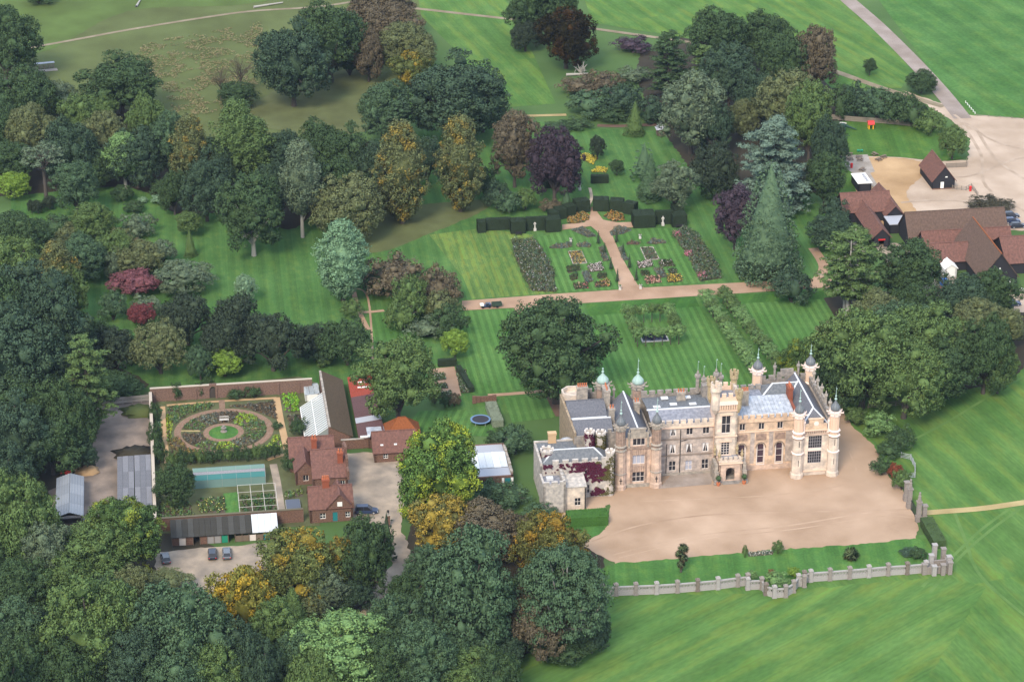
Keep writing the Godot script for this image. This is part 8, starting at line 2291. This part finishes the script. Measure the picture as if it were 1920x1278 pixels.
func make_playground() -> void:
	var grn := mat("dino_green", 0.035, 0.075, 0.06, 0.7, "stone", 0.8)
	var d := thing("dinosaur_slide", "dark green long tailed dinosaur climbing model with pale back plates", "play model", G(1577, 246), 0.15)
	var b := MB.new()
	b.blob(Vector3(0, 1.7, 0), Vector3(1.7, 0.95, 0.8), nz, 0.1, 8, 12)
	b.tube(Vector3(-1.2, 1.8, 0), Vector3(-2.6, 2.3, 0), 0.45, 0.3, 8); b.tube(Vector3(-2.6, 2.3, 0), Vector3(-3.2, 2.1, 0), 0.34, 0.2, 8)
	b.tube(Vector3(1.2, 1.7, 0), Vector3(3.0, 0.9, 0), 0.5, 0.28, 8); b.tube(Vector3(3.0, 0.9, 0), Vector3(4.8, 0.25, 0), 0.28, 0.06, 8)
	for q in [[-0.8, 0.5], [-0.8, -0.5], [0.8, 0.5], [0.8, -0.5]]: b.tube(Vector3(q[0], 1.5, q[1]), Vector3(q[0] * 1.2, 0, q[1] * 1.4), 0.34, 0.24, 8)
	part("body", b.mesh(), grn, d)
	for i in 6: part("back_plate", boxmesh(Vector3(-0.2, 0, -0.3), Vector3(0.2, 0.16, 0.3)), M.pale_statue, d, Vector3(-1.2 + i * 0.5, 2.55 - absf(i - 2.5) * 0.1, 0))
	var h := thing("playhouse", "small yellow and red plastic playhouse on the play lawn", "playhouse", G(1629, 243), 0.1)
	var yel := mat("yellow_plastic", 0.62, 0.33, 0.02, 0.5)
	for q in [[0.0, 0.0, 0.35, 1.5], [1.15, 0.0, 1.5, 1.5], [0.0, 1.3, 1.5, 1.5]]: part("front_panel", boxmesh(Vector3(q[0], q[1], -0.1), Vector3(q[2], q[3] if q[1] == 0.0 else 1.6, 0)), yel, h)
	part("side_panel", boxmesh(Vector3(0, 0, -1.5), Vector3(0.1, 1.5, -0.1)), yel, h)
	part("side_panel", boxmesh(Vector3(1.4, 0, -1.5), Vector3(1.5, 1.5, -0.1)), yel, h)
	gable_roof(h, mat("red_plastic", 0.55, 0.05, 0.05, 0.5), 0, 1.5, -1.5, 0, 1.6, 2.2, true, yel, 0.2)
	for q in [[1593, 291], [1594, 300], [1611, 296], [1613, 301], [1641, 291], [1648, 301], [1657, 296], [1617, 320]]:
		var t := thing("picnic_table", "dark timber picnic table with bench seats near the patio", "picnic table", G(q[0], q[1]), float(q[0]) * 0.7, "picnic tables by the patio")
		part("tabletop", boxmesh(Vector3(-0.9, 0.72, -0.38), Vector3(0.9, 0.78, 0.38)), M.brown_boards, t)
		for s in [-0.7, 0.7]: part("seat", boxmesh(Vector3(-0.9, 0.42, s - 0.13), Vector3(0.9, 0.47, s + 0.13)), M.brown_boards, t)
		for s in [-0.6, 0.6]:
			var f := MB.new(); f.bar(Vector3(s, 0, -0.7), Vector3(s, 0.72, -0.25), 0.09); f.bar(Vector3(s, 0, 0.7), Vector3(s, 0.72, 0.25), 0.09); f.bar(Vector3(s, 0.4, -0.8), Vector3(s, 0.4, 0.8), 0.08)
			part("leg_frame", f.mesh(), M.brown_boards, t)
	for q in [[1597, 315, "red cylindrical bin on the patio"], [1820, 358, "red cylindrical bin by the small barn fence"]]:
		var o := thing("litter_bin", q[2], "bin", G(q[0], q[1]))
		var f := MB.new(); f.lathe(Vector3.ZERO, [0.32, 0, 0.36, 1.1], 12); part("drum", f.mesh(), M.red_paint, o)
		var l := MB.new(); l.lathe(Vector3.ZERO, [0.4, 1.1, 0.4, 1.2, 0.25, 1.45, 0.0, 1.5], 12); part("lid", l.mesh(), M.red_paint, o)
	for q in [[1610, 285, 0], [1616, 285, 1]]:
		var o := thing("play_stool", "green play stool at the patio edge", "stool", G(q[0], q[1]), 0.0, "green stools at the patio edge")
		part("top", boxmesh(Vector3(-0.35, 0.5, -0.35), Vector3(0.35, 0.7, 0.35)), M.green_bin, o)
		for s in [-0.25, 0.25]: part("leg", boxmesh(Vector3(s - 0.06, 0, -0.3), Vector3(s + 0.06, 0.5, 0.3)), M.green_bin, o)

func _ready() -> void:
	rng.seed = 7
	# ---- camera
	var cam := Camera3D.new()
	cam.name = "camera"
	add_child(cam)
	cam.position = Vector3(0, CAM_H, 0)
	cam.rotation_degrees = Vector3(-TILT, 0, 0)
	cam.keep_aspect = Camera3D.KEEP_HEIGHT
	cam.fov = rad_to_deg(2.0 * atan(639.0 / FOCAL))
	cam.near = 1.0
	cam.far = 6000.0
	cam.current = true
	# ---- sky, haze and exposure
	var we := WorldEnvironment.new()
	we.name = "environment"
	var env := Environment.new()
	env.background_mode = Environment.BG_SKY
	var sky := Sky.new()
	var ps := ProceduralSkyMaterial.new()
	ps.sky_top_color = Color(0.66, 0.72, 0.80)
	ps.sky_horizon_color = Color(0.80, 0.83, 0.87)
	ps.sky_curve = 0.2
	ps.ground_bottom_color = Color(0.30, 0.33, 0.28)
	ps.ground_horizon_color = Color(0.55, 0.58, 0.58)
	sky.sky_material = ps
	env.sky = sky
	env.tonemap_mode = Environment.TONE_MAPPER_LINEAR
	env.tonemap_exposure = 3.35
	env.sdfgi_enabled = true
	env.ssao_enabled = true
	env.ssil_enabled = true
	env.background_energy_multiplier = 0.85
	env.fog_enabled = true
	env.fog_density = 0.00003
	env.fog_light_color = Color(0.62, 0.70, 0.82)
	we.environment = env
	add_child(we)
	# ---- veiled sun, high behind the left shoulder
	var sun := DirectionalLight3D.new()
	sun.name = "sun"
	sun.light_color = Color(1.0, 0.95, 0.87)
	sun.light_energy = 0.45
	sun.light_angular_distance = 18.0
	sun.shadow_enabled = true
	sun.rotation_degrees = Vector3(-43, -20, 0)
	add_child(sun)
	nz.seed = 3
	nz.frequency = 0.05
	nz.fractal_octaves = 2
	make_materials()
	make_ground()
	make_house()
	make_tree_kinds()
	plant_trees()
	make_buildings()
	make_objects()
